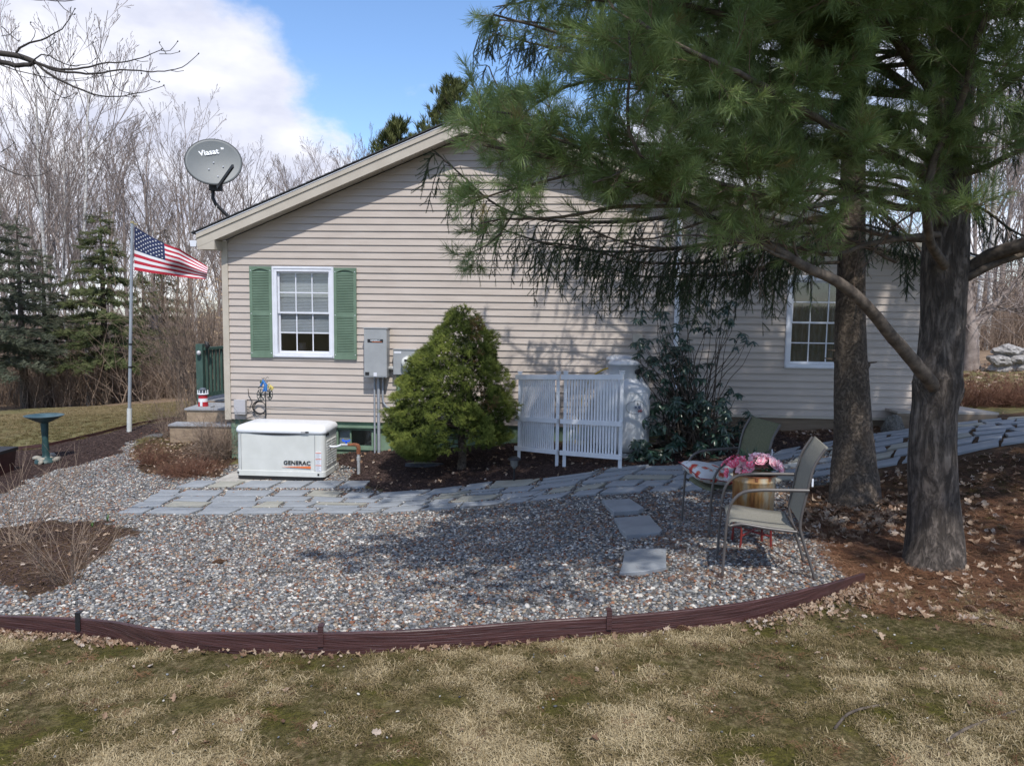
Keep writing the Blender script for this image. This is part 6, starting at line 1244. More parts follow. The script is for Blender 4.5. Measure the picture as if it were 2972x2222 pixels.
for i in range(60): z = rnd.uniform(.25, 1.7); a = rnd.uniform(0, 6.28); rr = .5*(1.9-z)/1.6+.1; tm.tube([(0, 0, z), (rr*.6*math.cos(a), rr*.6*math.sin(a), z+.05), (rr*math.cos(a), rr*math.sin(a), z+.15)], [.012, .008, .003], 4)
tm.build('trunk', M['bark_spruce'], alb)
tag(MB().prism([(-.28, -.05), (-.1, -.1), (.12, -.09), (.26, -.02), (.1, .05), (-.15, .06)], 0, .05, bev=.02).build('landscape_fabric', mat('plastic', (.02, .022, .03), (.06, .065, .08), 9, .35, .8, 14)), 'crumpled black plastic sheet sticking out of the mulch under the conical evergreen', 'plastic sheet').location = GP(1235, 1352)
# ================================================================== RHODODENDRON
rb = Vector((P(2000, 1330, 10.5).x, 10.45, 0)); rb.z = gz(rb.x, rb.y); rh = thing('rhododendron', 'dark glossy broad leaved rhododendron shrub right of the propane tanks', 'shrub', tuple(rb))
RL = mat('rhodo_leaf', (.012, .035, .022), (.03, .065, .04), 4, .32, spec=.6)
def rleaf():
    mb = MB(); g = []
    for i in range(5):
        t = i/4; w_ = .17*math.sin(math.pi*(.08+.86*t))**.8; z = -.32*t*t
        g += [(-w_, t, z-.02), (0, t, z+.03), (w_, t, z-.02)]
    mb.add(g, [(i*3+j, i*3+j+1, i*3+j+4, i*3+j+3) for i in range(4) for j in range(2)], sm=True); return mb.mesh('leaf', RL)
RLM = rleaf(); tips = []; stems = []
def k_(x, y, d): return P(x, y, d)-rb
regions = [((1850, 2120), (1150, 1330), (9.9, 10.6), 120, .9), ((1835, 2010), (900, 1100), (10.2, 10.7), 62, .8), ((1990, 2140), (870, 960), (10.3, 10.8), 26, .8), ((1880, 2060), (1050, 1190), (10.2, 10.9), 44, .9), ((2080, 2200), (1190, 1300), (10.3, 10.7), 26, .9), ((2120, 2200), (960, 1010), (10.2, 10.6), 7, .8), ((2080, 2150), (1110, 1160), (10.1, 10.5), 7, .8), ((1900, 2000), (1000, 1060), (10.4, 10.9), 18, .9), ((1825, 1960), (1270, 1350), (9.75, 10.1), 30, .95)]
for (x0, x1), (y0, y1), (d0, d1), n, s_ in regions:
    for i in range(n): tips.append((k_(rnd.uniform(x0, x1), rnd.uniform(y0, y1), rnd.uniform(d0, d1)), s_))
nleaf = 0; extra = []
tips.sort(key=lambda t: t[0].y)
for p, s_ in tips:
    h = max(p.z, .02); b0 = Vector((rnd.gauss(0, .18), rnd.gauss(.05, .12), 0)); 
    if rnd.random() < .55: stems.append(([tuple(q) for q in knobbly(spline([b0, b0.lerp(p, .4)+Vector((0, 0, h*.15)), b0.lerp(p, .8)+rv()*.04, p], .12), .008)], None))
    ax = (Vector((p.x*.35, -.35, .85))+rv()*.25).normalized(); q = ax.to_track_quat('Z', 'Y'); m_ = rnd.randint(6, 9); off = rnd.random()*6
    for j in range(m_):
        a = off+6.283*j/m_; tilt = rnd.uniform(-.75, .15); L = rnd.uniform(.085, .135)*s_
        mt = Matrix.Translation(p) @ q.to_matrix().to_4x4() @ Matrix.Rotation(a, 4, 'Z') @ Matrix.Rotation(tilt, 4, 'X') @ Matrix.Diagonal((L, L, L, 1))
        if nleaf < 300: o = obj('leaf', RLM, rh); o.matrix_local = mt; nleaf += 1
        else: extra.append(mt)
V = []; F_ = []; base = [v.co.copy() for v in RLM.vertices]; fb_ = [tuple(f.vertices) for f in RLM.polygons]
for mt in extra: b = len(V); V += [tuple(mt @ v) for v in base]; F_ += [tuple(b+i for i in f) for f in fb_]
obj('leaves', mesh_np('leaves', V, F_, RL, True), rh, kind='stuff')
obj('stems', tubes_mesh('stems', [(l, np.linspace(.011, .003, len(l))) for l, _ in stems], M['branch'], 5), rh)
# ================================================================== BARE SHRUBS
def shrub(name, lab, base, n, H, spread, r, m, lean=(0, 0), gnarl=.2, sub=3, kind=None, litter=False, cat='shrub'):
    t = thing(name, lab, cat, tuple(base)); paths = []
    for i in range(n):
        a = rnd.uniform(0, 6.283); b0 = Vector((math.cos(a), math.sin(a), 0))*spread*rnd.random()*.45; d = (Vector((math.cos(a)*spread, math.sin(a)*spread, H*rnd.uniform(.6, 1.3)))+Vector((*lean, 0))).normalized(); L = H*rnd.uniform(.5, 1.15); pp = [b0]
        for j in range(6): d = (d+rv()*gnarl).normalized(); pp.append(pp[-1]+d*L/6)
        paths.append((pp, np.linspace(r, r*.35, 7)))
        for _ in range(sub):
            j = rnd.randint(2, 5); e = (d+rv()*.8).normalized(); q = [pp[j]]; 
            for k in range(3): e = (e+rv()*gnarl).normalized(); q.append(q[-1]+e*L*.13)
            paths.append((q, np.linspace(r*.5, r*.25, 4)))
    obj('stems', tubes_mesh('stems', [([tuple(x) for x in p], q) for p, q in paths], m, 3), t); return t
shrub('bare_shrub', 'leafless thorny shrub in the gravel nearest the edging at the left', GP(205, 1690), 26, .62, .34, .004, M['shrub_twig'], sub=6)
shrub('bare_shrub', 'leafless shrub in the brown bed cut by the left edge', GP(35, 1580), 30, .85, .40, .0045, M['shrub_twig'], sub=6)
shrub('bare_shrub', 'low twiggy brown shrub filling the bed left of the generator', GP(560, 1370), 420, .30, .75, .0032, M['brown_twig'], gnarl=.5, sub=4)
shrub('bare_shrub', 'tangled twiggy shrub against the left corner of the house', GP(640, 1330), 170, .75, .42, .004, M['shrub_twig'], gnarl=.4, sub=5)
shrub('bare_shrub', 'reddish twiggy shrub at the left end of the brown bed', GP(440, 1345), 130, .38, .34, .0034, M['brown_twig'], gnarl=.45, sub=4)
shrub('bare_shrub', 'small leafless shrub in front of the porch steps', GP(500, 1270), 60, .85, .35, .004, M['shrub_twig'], gnarl=.35, sub=4)
dp = P(575, 1160, 17.2); dp.z = gz(dp.x, dp.y); shrub('bare_shrub', 'tall leafless shrub rising beside the green deck post', dp, 80, 3.8, .75, .009, M['shrub_twig'], gnarl=.2, sub=9)
for i, (x, y, d, n, h, sp_r) in enumerate(((2800, 1185, 13.2, 260, .62, .9), (2900, 1190, 13.2, 260, .62, .9), (2990, 1190, 13.0, 260, .62, .9))):
    b = P(x, y, d); b.z = gz(b.x, b.y); shrub('hedge_shrub', ['leafless reddish hedge shrub nearest the pine trunk at right', 'leafless reddish hedge shrub in the middle of the right hedge', 'leafless reddish hedge shrub cut by the right edge'][i], b, n, h, sp_r, .004, M['brown_twig'], gnarl=.35, sub=5)
gm_ = mat('sprout', (.05, .12, .03), (.10, .2, .05), 10)
for lab, x, y in (('small green sprout in the left brown bed, nearer the gravel', 312, 1512), ('small green sprout in the left brown bed, left of the other', 268, 1530)):
    mb = MB(); 
    for i in range(9): a = rnd.uniform(0, 6.28); mb.add([(-.006*math.sin(a), .006*math.cos(a), 0), (.006*math.sin(a), -.006*math.cos(a), 0), (.03*math.cos(a), .03*math.sin(a), rnd.uniform(.06, .10))], [(0, 1, 2)])
    o = mb.build('sprout', gm_); o.location = GP(x, y); tag(o, lab, 'sprout')
# ================================================================== BARE BRANCH AT THE UPPER LEFT
BD = 6.2
mt_ = thing('bare_tree', 'leafless tree whose dark branch reaches in over the left lawn at the top left', 'tree', (-6.9, 6.0, gz(-6.9, 6.0))); O = mt_.location.copy()
B1 = lambda pp, d=BD: [P(x, y, d) for x, y in pp]
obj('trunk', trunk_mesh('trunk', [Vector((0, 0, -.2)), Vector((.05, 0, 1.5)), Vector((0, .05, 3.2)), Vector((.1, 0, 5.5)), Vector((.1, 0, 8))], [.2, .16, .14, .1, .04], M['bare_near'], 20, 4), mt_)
main = [O+Vector((0, .05, 3.3)), P(-300, 130, 6.1), P(-100, 140, BD), P(0, 155, BD), P(55, 163, BD), P(100, 180, BD)]
bb_ = [(main, .045, .02), ([P(-200, 165, 6.1), P(0, 182, BD), P(50, 190, BD), P(85, 188, BD), P(100, 180, BD)], .022, .018),
 (B1([(100,180),(140,195),(190,202),(240,198),(300,185),(390,175),(440,155),(468,145)]), .011, .003), (B1([(100,180),(150,200),(200,210),(270,215),(330,205),(390,203),(440,208),(510,203),(545,185),(575,158)]), .011, .0025),
 (B1([(100,180),(150,220),(200,245),(260,270),(310,280),(360,278),(400,270),(440,262),(474,250)]), .010, .0025), (B1([(40,165),(55,140),(85,125),(120,115),(150,102),(180,85),(200,55),(216,28)]), .009, .0025),
 (B1([(80,165),(100,148),(120,150),(160,172),(200,178),(240,175),(261,165)]), .006, .002), (B1([(200,245),(250,248),(290,238),(308,220)]), .004, .002), (B1([(100,186),(115,225),(130,250),(165,275),(190,278),(200,262)]), .005, .002),
 (B1([(60,190),(75,225),(100,240),(108,250)]), .004, .002), (B1([(0,190),(60,210),(120,222),(170,222),(230,214)]), .005, .002), (B1([(-60,-10),(130,0),(190,4),(240,-6)]), .008, .003), (B1([(175,4),(200,30),(225,52),(240,60)]), .004, .002),
 (B1([(0,75),(40,105),(75,132)]), .004, .003), (B1([(0,103),(30,100),(52,88)]), .003, .002), (B1([(85,120),(110,95),(100,75)]), .003, .002), (B1([(120,115),(135,92)]), .003, .002), (B1([(295,188),(285,165),(280,132)]), .0035, .002), (B1([(335,205),(345,240),(370,275),(415,283)]), .004, .002),
 (B1([(425,208),(440,232),(466,243)]), .003, .002), (B1([(465,145),(500,150),(526,132)]), .003, .002), (B1([(465,145),(448,115)]), .003, .002), (B1([(460,155),(500,160),(528,158)]), .003, .002), (B1([(170,172),(195,150)]), .003, .002), (B1([(130,140),(165,128),(172,128)]), .003, .002), (B1([(130,165),(155,150),(168,120)]), .003, .002), (B1([(390,175),(392,205)]), .003, .002), (B1([(262,214),(300,232),(345,234),(368,226)]), .003, .002),
 (B1([(0,470),(40,500),(75,512),(110,508),(135,490)]), .005, .002), (B1([(0,440),(30,432),(52,420)]), .004, .002), (B1([(120,222),(125,262),(150,292),(190,302)]), .003, .0015)]
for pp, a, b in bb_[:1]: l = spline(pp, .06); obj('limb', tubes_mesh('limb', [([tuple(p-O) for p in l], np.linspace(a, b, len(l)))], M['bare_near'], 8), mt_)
ph = []
for pp, a, b in bb_[1:]:
    l = knobbly(spline(pp, .04), .004); l = [p+Vector((0, .12*math.sin(i*.2+len(pp)), 0)) for i, p in enumerate(l)] if a < .008 else l; ph.append(([tuple(p-O) for p in l], np.linspace(a, b, len(l)))); e = l[-1]; ph.append(([tuple(e-O), tuple(e-O+Vector((.008, 0, .01)))], [.004, .005]))
    for i in range(5, len(l)-1, 6):
        if rnd.random() < .55: d = ((l[i+1]-l[i]).normalized()+rv()*.8).normalized(); ph.append(([tuple(l[i]-O), tuple(l[i]+d*.05-O), tuple(l[i]+d*.10+Vector((0, 0, .02))-O)], [.003, .0022, .0025]))
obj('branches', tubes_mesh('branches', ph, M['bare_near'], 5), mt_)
# ================================================================== RIGHT SIDE: deck corner, rocks, tree
rd = P(2790, 1222, 10.9); rdk = thing('wood_platform', 'low weathered wooden platform behind the pine trunk at the right house corner', 'platform', tuple(rd)); wd = mat('weathered', (.30, .26, .22), (.46, .41, .36), 5, .8, stretch=(1, 8, 1))
z_t = P(2790, 1202, 10.9).z-rd.z
for i in range(9): MB().prism([(-.9+i*.001, i*.145), (.52-i*.03, i*.145), (.49-i*.03, i*.145+.138), (-.9, i*.145+.138)], z_t, z_t+.03).build('plank', wd, rdk)
MB().box(-.9, .50, .0, .04, -.12, z_t-.002).build('rim_board', M['skirt'], rdk)
rocks = mat('granite', (.16, .15, .145), (.42, .40, .385), 6, .85, .8, 14)
def rock(lab, p, s, seed, name='boulder', m=rocks, grp=None, pt=0):
    bm = bmesh.new(); bmesh.ops.create_icosphere(bm, subdivisions=3, radius=1)
    for v in bm.verts:
        d = v.co.copy(); v.co = d*(1+.35*noise.noise(d*1.2+Vector((seed, 0, 0)))+.12*noise.noise(d*4+Vector((seed, 3, 0)))); v.co = Vector((round(v.co.x*3.2)/3.2*.35+v.co.x*.65, v.co.y, round(v.co.z*3.2)/3.2*.35+v.co.z*.65))
        if pt and v.co.z > 0: v.co.x *= 1-.6*v.co.z; v.co.z *= 1.2
    me = bpy.data.meshes.new(name); bm.to_mesh(me); bm.free(); me.materials.append(m); o = obj(name, me); o.location = p; o.scale = s; o.rotation_euler = (0, 0, seed*1.7); return tag(o, lab, 'rock', grp)
p = P(2592, 1262, 10.75); rock('grey pointed rock leaning against the house base between the two trunks', Vector((p.x, p.y, gz(p.x, p.y)+.03)), (.15, .14, .17), 3, m=mat('dark_rock', (.06, .055, .05), (.17, .16, .14), 8, .9, .8, 20), pt=1)
for i, (x, y, sx, sz) in enumerate(((2905, 1045, .30, .16), (2945, 1040, .34, .15), (2925, 1015, .3, .13), (2965, 1065, .42, .24), (2985, 1030, .35, .2), (2910, 1068, .22, .13), (2915, 1025, .16, .1))):
    p = P(x, y, 19); rock(['pale granite rock at the left of the right side rock pile', 'long flat rock on top of the rock pile at right', 'rock at the very top of the right side rock pile', 'largest boulder of the rock pile, cut by the right edge', 'boulder behind the largest one in the right rock pile', 'small rock low at the left of the rock pile', 'small white rock near the top of the rock pile'][i], p, (sx, .3, sz), i*3.3+1, grp='granite rocks in the pile at right')
b_ = P(2940, 1090, 19.3); o = obj('rock_mound', pebble(77)); o.data.materials.append(gm); o.location = Vector((b_.x+.3, b_.y+.6, b_.z-.5)); o.scale = (1.4, 1.0, 1.6); o['kind'] = 'structure'; me_ = o.data; zca = me_.color_attributes.new('zone', 'FLOAT_COLOR', 'POINT'); zca.data.foreach_set('color', np.tile([0, 0, 0, 1.], len(me_.vertices)))
# ================================================================== BACKGROUND TREES
def bare_tree_mesh(seed, H, r0, up=.5, nl=11, fork=True):
    r_ = random.Random(seed); tr = []; br = []; tw = []
    def rvv(): return Vector((r_.gauss(0, 1), r_.gauss(0, 1), r_.gauss(0, 1))).normalized()
    def gr(p, d, L, r, lv, upw):
        k = 7 if lv == 0 else (5 if lv == 1 else 4); pp = [p]; dd = d
        for j in range(k): dd = (dd+rvv()*(.06 if lv == 0 else .13)+Vector((0, 0, upw))).normalized(); pp.append(pp[-1]+dd*L/k)
        (tr if lv == 0 else br if lv < 3 else tw).append(([tuple(q) for q in pp], np.linspace(r, max(r*.35, .012), k+1)))
        if lv >= 4: return
        n = (nl, 6, 4, 3)[lv]
        for i in range(n):
            t = (.32 if lv == 0 else .2)+(1-(.32 if lv == 0 else .2))*(i+r_.random()*.7)/n; j = min(int(t*k), k-1); q = pp[j].lerp(pp[j+1], t*k-j); e = (pp[j+1]-pp[j]).normalized(); s = e.cross(rvv()).normalized(); th = r_.uniform(.35, .7)
            gr(q, (e*math.cos(th)+s*math.sin(th)).normalized(), L*(.55 if lv == 0 else .55)*(1.15-.6*t)*r_.uniform(.7, 1.1), r*(.42)*(1.1-.6*t), lv+1, .07)
    gr(Vector((0, 0, -.3)), Vector((r_.gauss(0, .03), r_.gauss(0, .03), 1)), H, r0, 0, .03)
    return tubes_mesh('trunk', tr, M['bare_bark'], 7), tubes_mesh('branches', br, M['bare_bark'], 3), tubes_mesh('twigs', tw, M['bare_bark'], 3)
bt = [bare_tree_mesh(i, 13.5+i*.7, .15+.02*(i % 3)) for i in range(5)]
birch = bare_tree_mesh(21, 13, .11); bsl = bpy.data.meshes.new('trunk')
def put_bare(kind_, base, s, rz, lab, grp, birch_=False):
    ms_ = birch if birch_ else bt[kind_]; t = thing('birch_tree' if birch_ else 'bare_tree', lab, 'tree', tuple(base), rz, grp); t.scale = (s*.9, s*.9, s)
    for nm, me in zip(('trunk', 'branches', 'twigs'), ms_):
        o = obj(nm, me, t)
        if nm == 'twigs': o['kind'] = 'stuff'
        if birch_ and nm == 'trunk': o.material_slots[0].link = 'OBJECT'; o.material_slots[0].material = M['birch']
r2 = random.Random(11)
tops = [(40, 400, 36), (100, 350, 40), (165, 345, 37), (235, 380, 44), (300, 350, 38), (345, 340, 45), (395, 340, 39), (440, 345, 36), (490, 350, 43), (540, 400, 48), (585, 430, 42), (640, 440, 52), (700, 425, 40), (745, 430, 44), (800, 450, 50), (845, 460, 43), (890, 430, 50), (930, 410, 42), (960, 390, 46), (1010, 380, 40), (1050, 360, 44), (15, 370, 46), (130, 370, 50), (270, 370, 54), (610, 500, 37), (70, 430, 55), (1120, 420, 48), (-60, 360, 42), (-120, 350, 38), (200, 480, 33), (460, 480, 34)]
for i, (x, y, d) in enumerate(tops):
    b = P(x+r2.uniform(-20, 20), 1100, d); b.z = gz(b.x, b.y); H = P(x, y, d).z-b.z; kd = i % 5; put_bare(kd, b, H/(13.5+kd*.7)/1.22, r2.uniform(0, 6.28), 'tall bare grey deciduous tree in the woods behind the left lawn', 'bare trees behind the left lawn')
for i, (x, d, lab) in enumerate(((145, 31.5, 'slim white birch trunk just right of the leftmost spruces'), (258, 31, 'slim white birch trunk left of the middle spruce, nearest the lawn'), (200, 36, 'white birch trunk far back left of the middle spruce'), (575, 40, 'pale birch trunk behind the porch post shrub'))):
    b = P(x, 1150, d); b.z = gz(b.x, b.y); put_bare(0, b, .95, i*1.3, lab, 'birches behind the left lawn', True)
for i, (x, y, d) in enumerate(((2815, 200, 33), (2850, 250, 38), (2905, 150, 35), (2960, 200, 40), (3010, 200, 34), (2880, 350, 46), (2935, 300, 50), (2990, 300, 45), (2700, 300, 40), (2600, 350, 42), (2500, 350, 38), (2350, 330, 44), (2150, 350, 42), (1980, 350, 40), (1780, 400, 46), (1600, 420, 44), (3100, 200, 36))):
    b = P(x, 1000, d); b.z = gz(b.x, b.y); H = P(x, y, d).z-b.z; kd = i % 5; put_bare(kd, b, H/(13.5+kd*.7)/1.15, i*1.1, 'bare grey deciduous tree in the woods at the right and behind the house', 'bare trees at the right')
for i, (x, d, lab) in enumerate(((2835, 27, 'white birch trunk, left of the two behind the right garden tree'), (2862, 27.5, 'white birch trunk, right of the two behind the right garden tree'))):
    b = P(x, 1000, d); b.z = gz(b.x, b.y); put_bare(0, b, 1.0, i*2.3, lab, 'birches at the right', True)
# garden tree at right with low spreading limbs
gt_b = P(2822, 1045, 19.5); gt_b.z = gz(gt_b.x, gt_b.y); gt = thing('garden_tree', 'gnarled grey garden tree with low spreading limbs behind the pine trunk at right', 'tree', tuple(gt_b)); O = gt_b.copy()
q = lambda x, y, d=19.5: P(x, y, d)-O
obj('trunk', tubes_mesh('trunk', [([tuple(x) for x in spline([Vector((0, 0, -.1)), q(2820, 1000), q(2818, 955), q(2810, 900), q(2808, 830), q(2806, 750)], .2)], None)] if 0 else [(lambda l: ([tuple(x) for x in l], np.interp(np.linspace(0, 1, len(l)), [0, .12, .4, 1], [.24, .17, .15, .06])))(spline([Vector((0, 0, -.1)), q(2820, 1000), q(2818, 955), q(2810, 900), q(2808, 830), q(2806, 750)], .15))], M['bare_bark'], 12), gt)
gl_ = [([(2820,958),(2850,930),(2880,895),(2900,870),(2930,840),(2972,800),(3010,770)], .10, .03), ([(2818,955),(2800,935),(2780,915),(2760,900)], .05, .02), ([(2815,930),(2840,910),(2860,890),(2880,880),(2940,905),(2990,900)], .04, .015), ([(2880,895),(2920,900),(2972,890)], .035, .015), ([(2808,830),(2840,790),(2870,740)], .05, .015), ([(2808,850),(2780,800),(2770,740)], .04, .015), ([(2900,870),(2890,820),(2895,770)], .035, .012), ([(2930,840),(2960,790),(2950,740)], .03, .01)]
sub = []
for pp, a, b in gl_:
    l = spline([q(x, y) for x, y in pp], .15); obj('limb', tubes_mesh('limb', [([tuple(x) for x in l], np.linspace(a, b, len(l)))], M['bare_bark'], 7), gt)
    for _ in range(26):
        i = rnd.randint(1, len(l)-1); d = (rv()+Vector((.2, 0, .3))).normalized(); pp_ = [l[i]]
        for j in range(5): d = (d+rv()*.25).normalized(); pp_.append(pp_[-1]+d*.22)
        sub.append(([tuple(x) for x in pp_], np.linspace(.012, .004, 6)))
obj('twigs', tubes_mesh('twigs', sub, M['bare_bark'], 3), gt, kind='stuff')
# far wood as one mass, and brush under it
n = 300; a = rng.uniform(-1.15, 1.0, n); d = rng.uniform(50, 110, n); x = np.tan(a*.75)*d; y = d; zz = GZ(x, y)
far = []
for kd in range(5):
    V = []; F_ = []; b = 0
    for me in bt[kd][:2]:
        vv = np.zeros(len(me.vertices)*3, np.float32); me.vertices.foreach_get('co', vv); ff = np.zeros(len(me.loops), np.int32); me.loops.foreach_get('vertex_index', ff); V.append(vv.reshape(-1, 3)); F_.append(ff.reshape(-1, ff.size//len(me.polygons))+b); b += len(me.vertices)
    far.append(mesh_np('far_tree', np.concatenate(V), np.concatenate(F_), M['bare_bark'], True))
scatter('distant_woods', np.c_[x, y, zz], np.c_[np.zeros(n), np.zeros(n), rng.uniform(0, 6.28, n)], rng.uniform(.28, .5, n), far, kind='stuff')
br = []
for s_ in range(4):
    r_ = random.Random(s_+50); ps = []
    for i in range(16):
        a = r_.uniform(0, 6.28); d = Vector((math.cos(a)*.35, math.sin(a)*.35, 1)).normalized(); p = Vector((r_.gauss(0, .3), r_.gauss(0, .3), 0)); L = r_.uniform(.5, 1.3); pp = [p]
        for j in range(5): d = (d+Vector((r_.gauss(0, .12), r_.gauss(0, .12), 0))).normalized(); pp.append(pp[-1]+d*L/5)
        ps.append(([tuple(x) for x in pp], np.linspace(.0055, .002, 6)))
        for _ in range(4): j = r_.randint(1, 4); e = Vector((r_.gauss(0, .6), r_.gauss(0, .6), .6)).normalized(); ps.append(([tuple(pp[j]), tuple(pp[j]+e*.2), tuple(pp[j]+e*.4)], [.003, .002, .0015]))
    br.append(tubes_mesh('brush', ps, M['shrub_twig'], 3))
n = 2100; x = rng.uniform(-38, -3.5, n); y = rng.uniform(29, 60, n); zz = GZ(x, y); scatter('forest_brush', np.c_[x, y, zz], np.c_[rng.normal(0, .1, (n, 2)), rng.uniform(0, 6.28, n)], rng.uniform(.7, 3.0, n), br, kind='stuff')
n = 130; x = rng.uniform(-8.5, -3.8, n); y = rng.uniform(21, 30, n); zz = GZ(x, y); scatter('forest_brush', np.c_[x, y, zz], np.c_[rng.normal(0, .1, (n, 2)), rng.uniform(0, 6.28, n)], rng.uniform(.8, 2.2, n), br, kind='stuff')
n = 1500; x = rng.uniform(-70, 60, n); y = rng.uniform(58, 110, n); zz = GZ(x, y); scatter('forest_brush', np.c_[x, y, zz], np.c_[rng.normal(0, .1, (n, 2)), rng.uniform(0, 6.28, n)], rng.uniform(3.0, 7.0, n), br, kind='stuff')
n = 900; x = rng.uniform(8, 40, n); y = rng.uniform(25, 50, n); zz = GZ(x, y); scatter('forest_brush', np.c_[x, y, zz], np.c_[rng.normal(0, .1, (n, 2)), rng.uniform(0, 6.28, n)], rng.uniform(.7, 3.2, n), br, kind='stuff')
# beech leaves still hanging in the understorey, and far evergreens
n = 6000; x = rng.uniform(-12, -4, n); y = rng.uniform(28, 36, n); zz = GZ(x, y)+rng.beta(1.5, 2, n)*5.5; kk = (nz(x, zz, .9, 3) > .5); x, y, zz = x[kk], y[kk], zz[kk]; n = len(x)
BE = ramp_mat('beech_leaf', [g_(.42,.30,.18), g_(.58,.44,.28)], rough=.8); bl_ = leaf(90).mesh('leaf', BE)
scatter('beech_leaves', np.c_[x, y, zz], rng.normal(0, 1.2, (n, 3)), rng.uniform(.06, .13, n), [bl_], kind='stuff')
# spruces at the edge of the far lawn
FSP = ramp_mat('far_spruce', [g_(.06,.072,.05), g_(.10,.115,.078), g_(.15,.16,.11)], rough=.8, spec=.15); FS2 = ramp_mat('mid_spruce', [g_(.06,.078,.034), g_(.11,.13,.055), g_(.17,.185,.085)], rough=.8, spec=.15)
def fspr(s_, m):
    r_ = random.Random(s_); mb = MB()
    for t_ in range(5):
        d0 = Vector((r_.uniform(-.7, .7), r_.uniform(-.3, .3), 1)).normalized() if t_ else Vector((0, 0, 1)); o_ = Vector((0, 0, r_.uniform(0, .4))) if t_ else Vector()
        L = .7 if t_ else 1
        for i in range(22):
            z = L*i/22; a = i*2.4; u = d0.orthogonal().normalized(); v = d0.cross(u); nd = (d0*.6+(u*math.cos(a)+v*math.sin(a))*.8).normalized(); b0 = o_+d0*z; s2 = nd.cross(d0).normalized()*.024; mb.add([b0-s2, b0+s2, b0+nd*.16], [(0, 1, 2)])
    return mb.mesh('spray', m)
fs1 = [fspr(i, FSP) for i in range(3)]; fs2 = [fspr(i, FS2) for i in range(3)]
def far_spruce(lab, px, ytop, d, wid, pr, lift=.9, dens=1.0, name='spruce'):
    b = P(px, 1150, d); b.z = gz(b.x, b.y); H = P(px, ytop, d).z-b.z; t = thing(name, lab, 'tree', tuple(b), 0, 'spruces at the far edge of the left lawn'); MB().tube([(0, 0, -.3), (0, 0, H*.5), (0, 0, H*.98)], [.17, .10, .02], 9).build('trunk', M['bark_spruce'], t)
    pts, dirs, brs = [], [], []; z = lift
    while z < H*.985:
        f = 1-(z-lift)/(H-lift); Rr = wid*(f**.85)*1.02+.05; nb = max(4, int(9*f+4))
        for i in range(nb):
            a = rnd.uniform(0, 6.283); L = Rr*rnd.uniform(.72, 1.15); d0 = Vector((math.cos(a), math.sin(a), 0)); droop = -.28*f
            zz_ = z+rnd.uniform(-.12, .12); brs.append(([(0, 0, zz_), tuple(d0*L*.6+Vector((0, 0, zz_+droop*L*.5))), tuple(d0*L+Vector((0, 0, zz_+droop*L*.55)))], [.02, .012, .005]))
            k = max(2, int(L/.15*dens))
            for j in range(k):
                tt = .18+.82*(j+rnd.random()*.5)/k; p = d0*L*tt+Vector((0, 0, zz_+droop*L*(tt*.8)-.05*rnd.random())); sd = Vector((-d0.y, d0.x, 0))*rnd.choice([-1, 1])
                pts.append(tuple(p)); dirs.append((d0*.7+sd*rnd.uniform(0, .9)+Vector((0, 0, rnd.uniform(-.35, .2)))).normalized())
        z += .26+.26*f
    pts.append((0, 0, H*.97)); dirs.append(Vector((0, 0, 1)))
    obj('boughs', tubes_mesh('boughs', brs, M['bark_spruce'], 3), t, kind='stuff'); n = len(pts); scatter('crown', pts, dir_rot(dirs), rng.uniform(.26, .46, n), pr, t, kind='stuff')
far_spruce('dark spruce cut by the left edge of the picture', -30, 500, 26, 2.3, fs1, 1.9, 1.3); far_spruce('dark blue green spruce, second from the left edge', 72, 640, 29, 1.9, fs1, 1.9, 1.1); far_spruce('shorter spruce between the left edge group and the middle spruce', 140, 725, 30, 1.4, fs1, 2.0, 1.1)
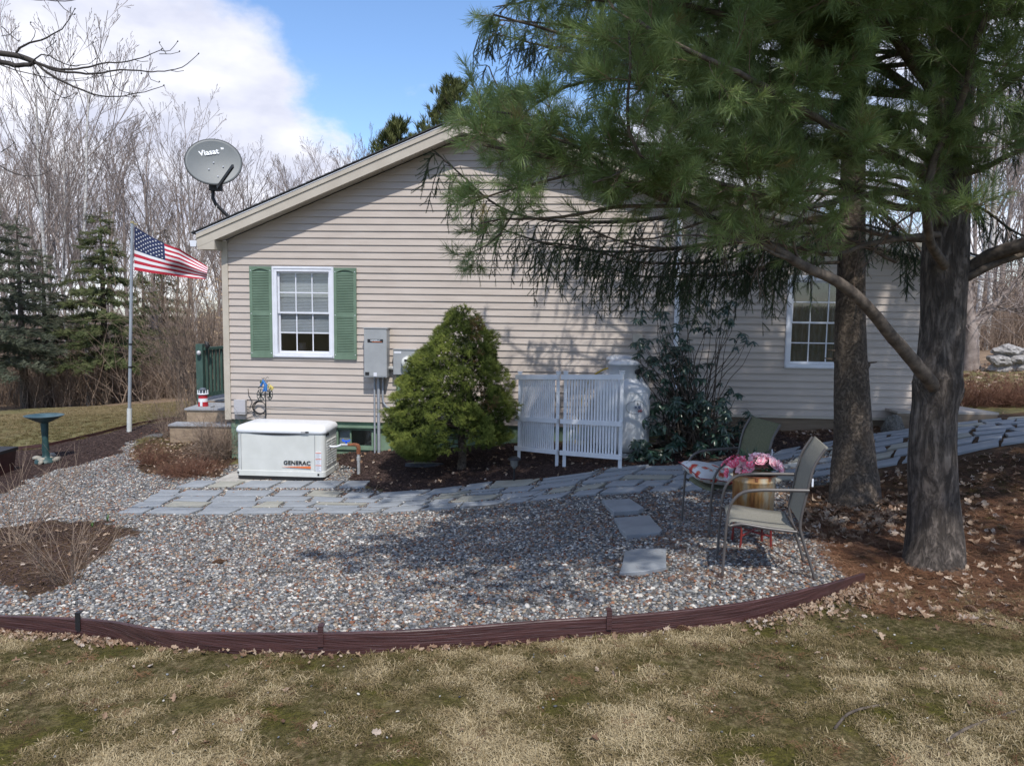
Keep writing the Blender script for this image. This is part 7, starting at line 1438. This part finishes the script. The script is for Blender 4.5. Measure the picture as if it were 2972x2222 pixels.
far_spruce('tall pointed green spruce left of the flagpole', 310, 600, 30, 1.95, fs2, 2.0, 1.8); far_spruce('spruce directly behind the flagpole and flag, half hidden', 425, 790, 33, 1.5, fs2, 2.0, 1.1); far_spruce('narrow dark spruce behind the flag', 480, 660, 40, 1.3, fs2, 3.5, .8)
# pines behind the ridge
def back_pine(lab, px, ytop, d, wid, h0):
    b = P(px, 1100, d); b.z = gz(b.x, b.y); H = P(px, ytop, d).z-b.z; t = thing('pine_tree', lab, 'tree', tuple(b), 0, 'pines behind the roof ridge'); MB().tube([(0, 0, -.3), (0, 0, H*.98)], [.2, .02], 8).build('trunk', M['bark_spruce'], t); pts, dirs, brs = [], [], []; z = H-h0
    while z < H*.97:
        f = (H-z)/h0; nb = 6
        for i in range(nb):
            a = rnd.uniform(0, 6.283); L = wid*f**.7*rnd.uniform(.6, 1.15); e = Vector((math.cos(a), math.sin(a), .75)).normalized(); p1 = Vector((0, 0, z))+Vector((math.cos(a), math.sin(a), .18))*L*.6; p2 = p1+e*L*.4; brs.append(([(0, 0, z), tuple(p1), tuple(p2)], [.02, .012, .006]))
            for j in range(int(7+10*f)):
                tt = rnd.uniform(.3, 1); p = Vector((0, 0, z)).lerp(p1, tt/.6) if tt < .6 else p1.lerp(p2, (tt-.6)/.4); pts.append(tuple(p+rv()*.16)); dirs.append((e*.5+rv()*.45+Vector((0, 0, .9))).normalized())
        z += .26
    obj('boughs', tubes_mesh('boughs', brs, M['bark_spruce'], 3), t, kind='stuff'); n = len(pts); scatter('crown', pts, dir_rot(dirs), rng.uniform(.9, 1.5, n), bpt, t, kind='stuff', tint=rng.beta(2, 2, n))
BP = ramp_mat('back_pine_needles', [g_(.045,.06,.018), g_(.09,.105,.032), g_(.15,.155,.05)], rough=.7); bpt = [needle_tuft(i+30, 30, .2, .006, (.1, .75)).mesh('needle_tuft', BP) for i in range(3)]
back_pine('yellow green pine behind the left part of the roof ridge', 1150, 340, 23, 1.5, 3.2); back_pine('taller yellow green pine behind the peak of the roof', 1310, 225, 23, 1.9, 4.2); back_pine('pine behind the roof just right of the peak', 1480, 250, 24, 2.0, 4.0)
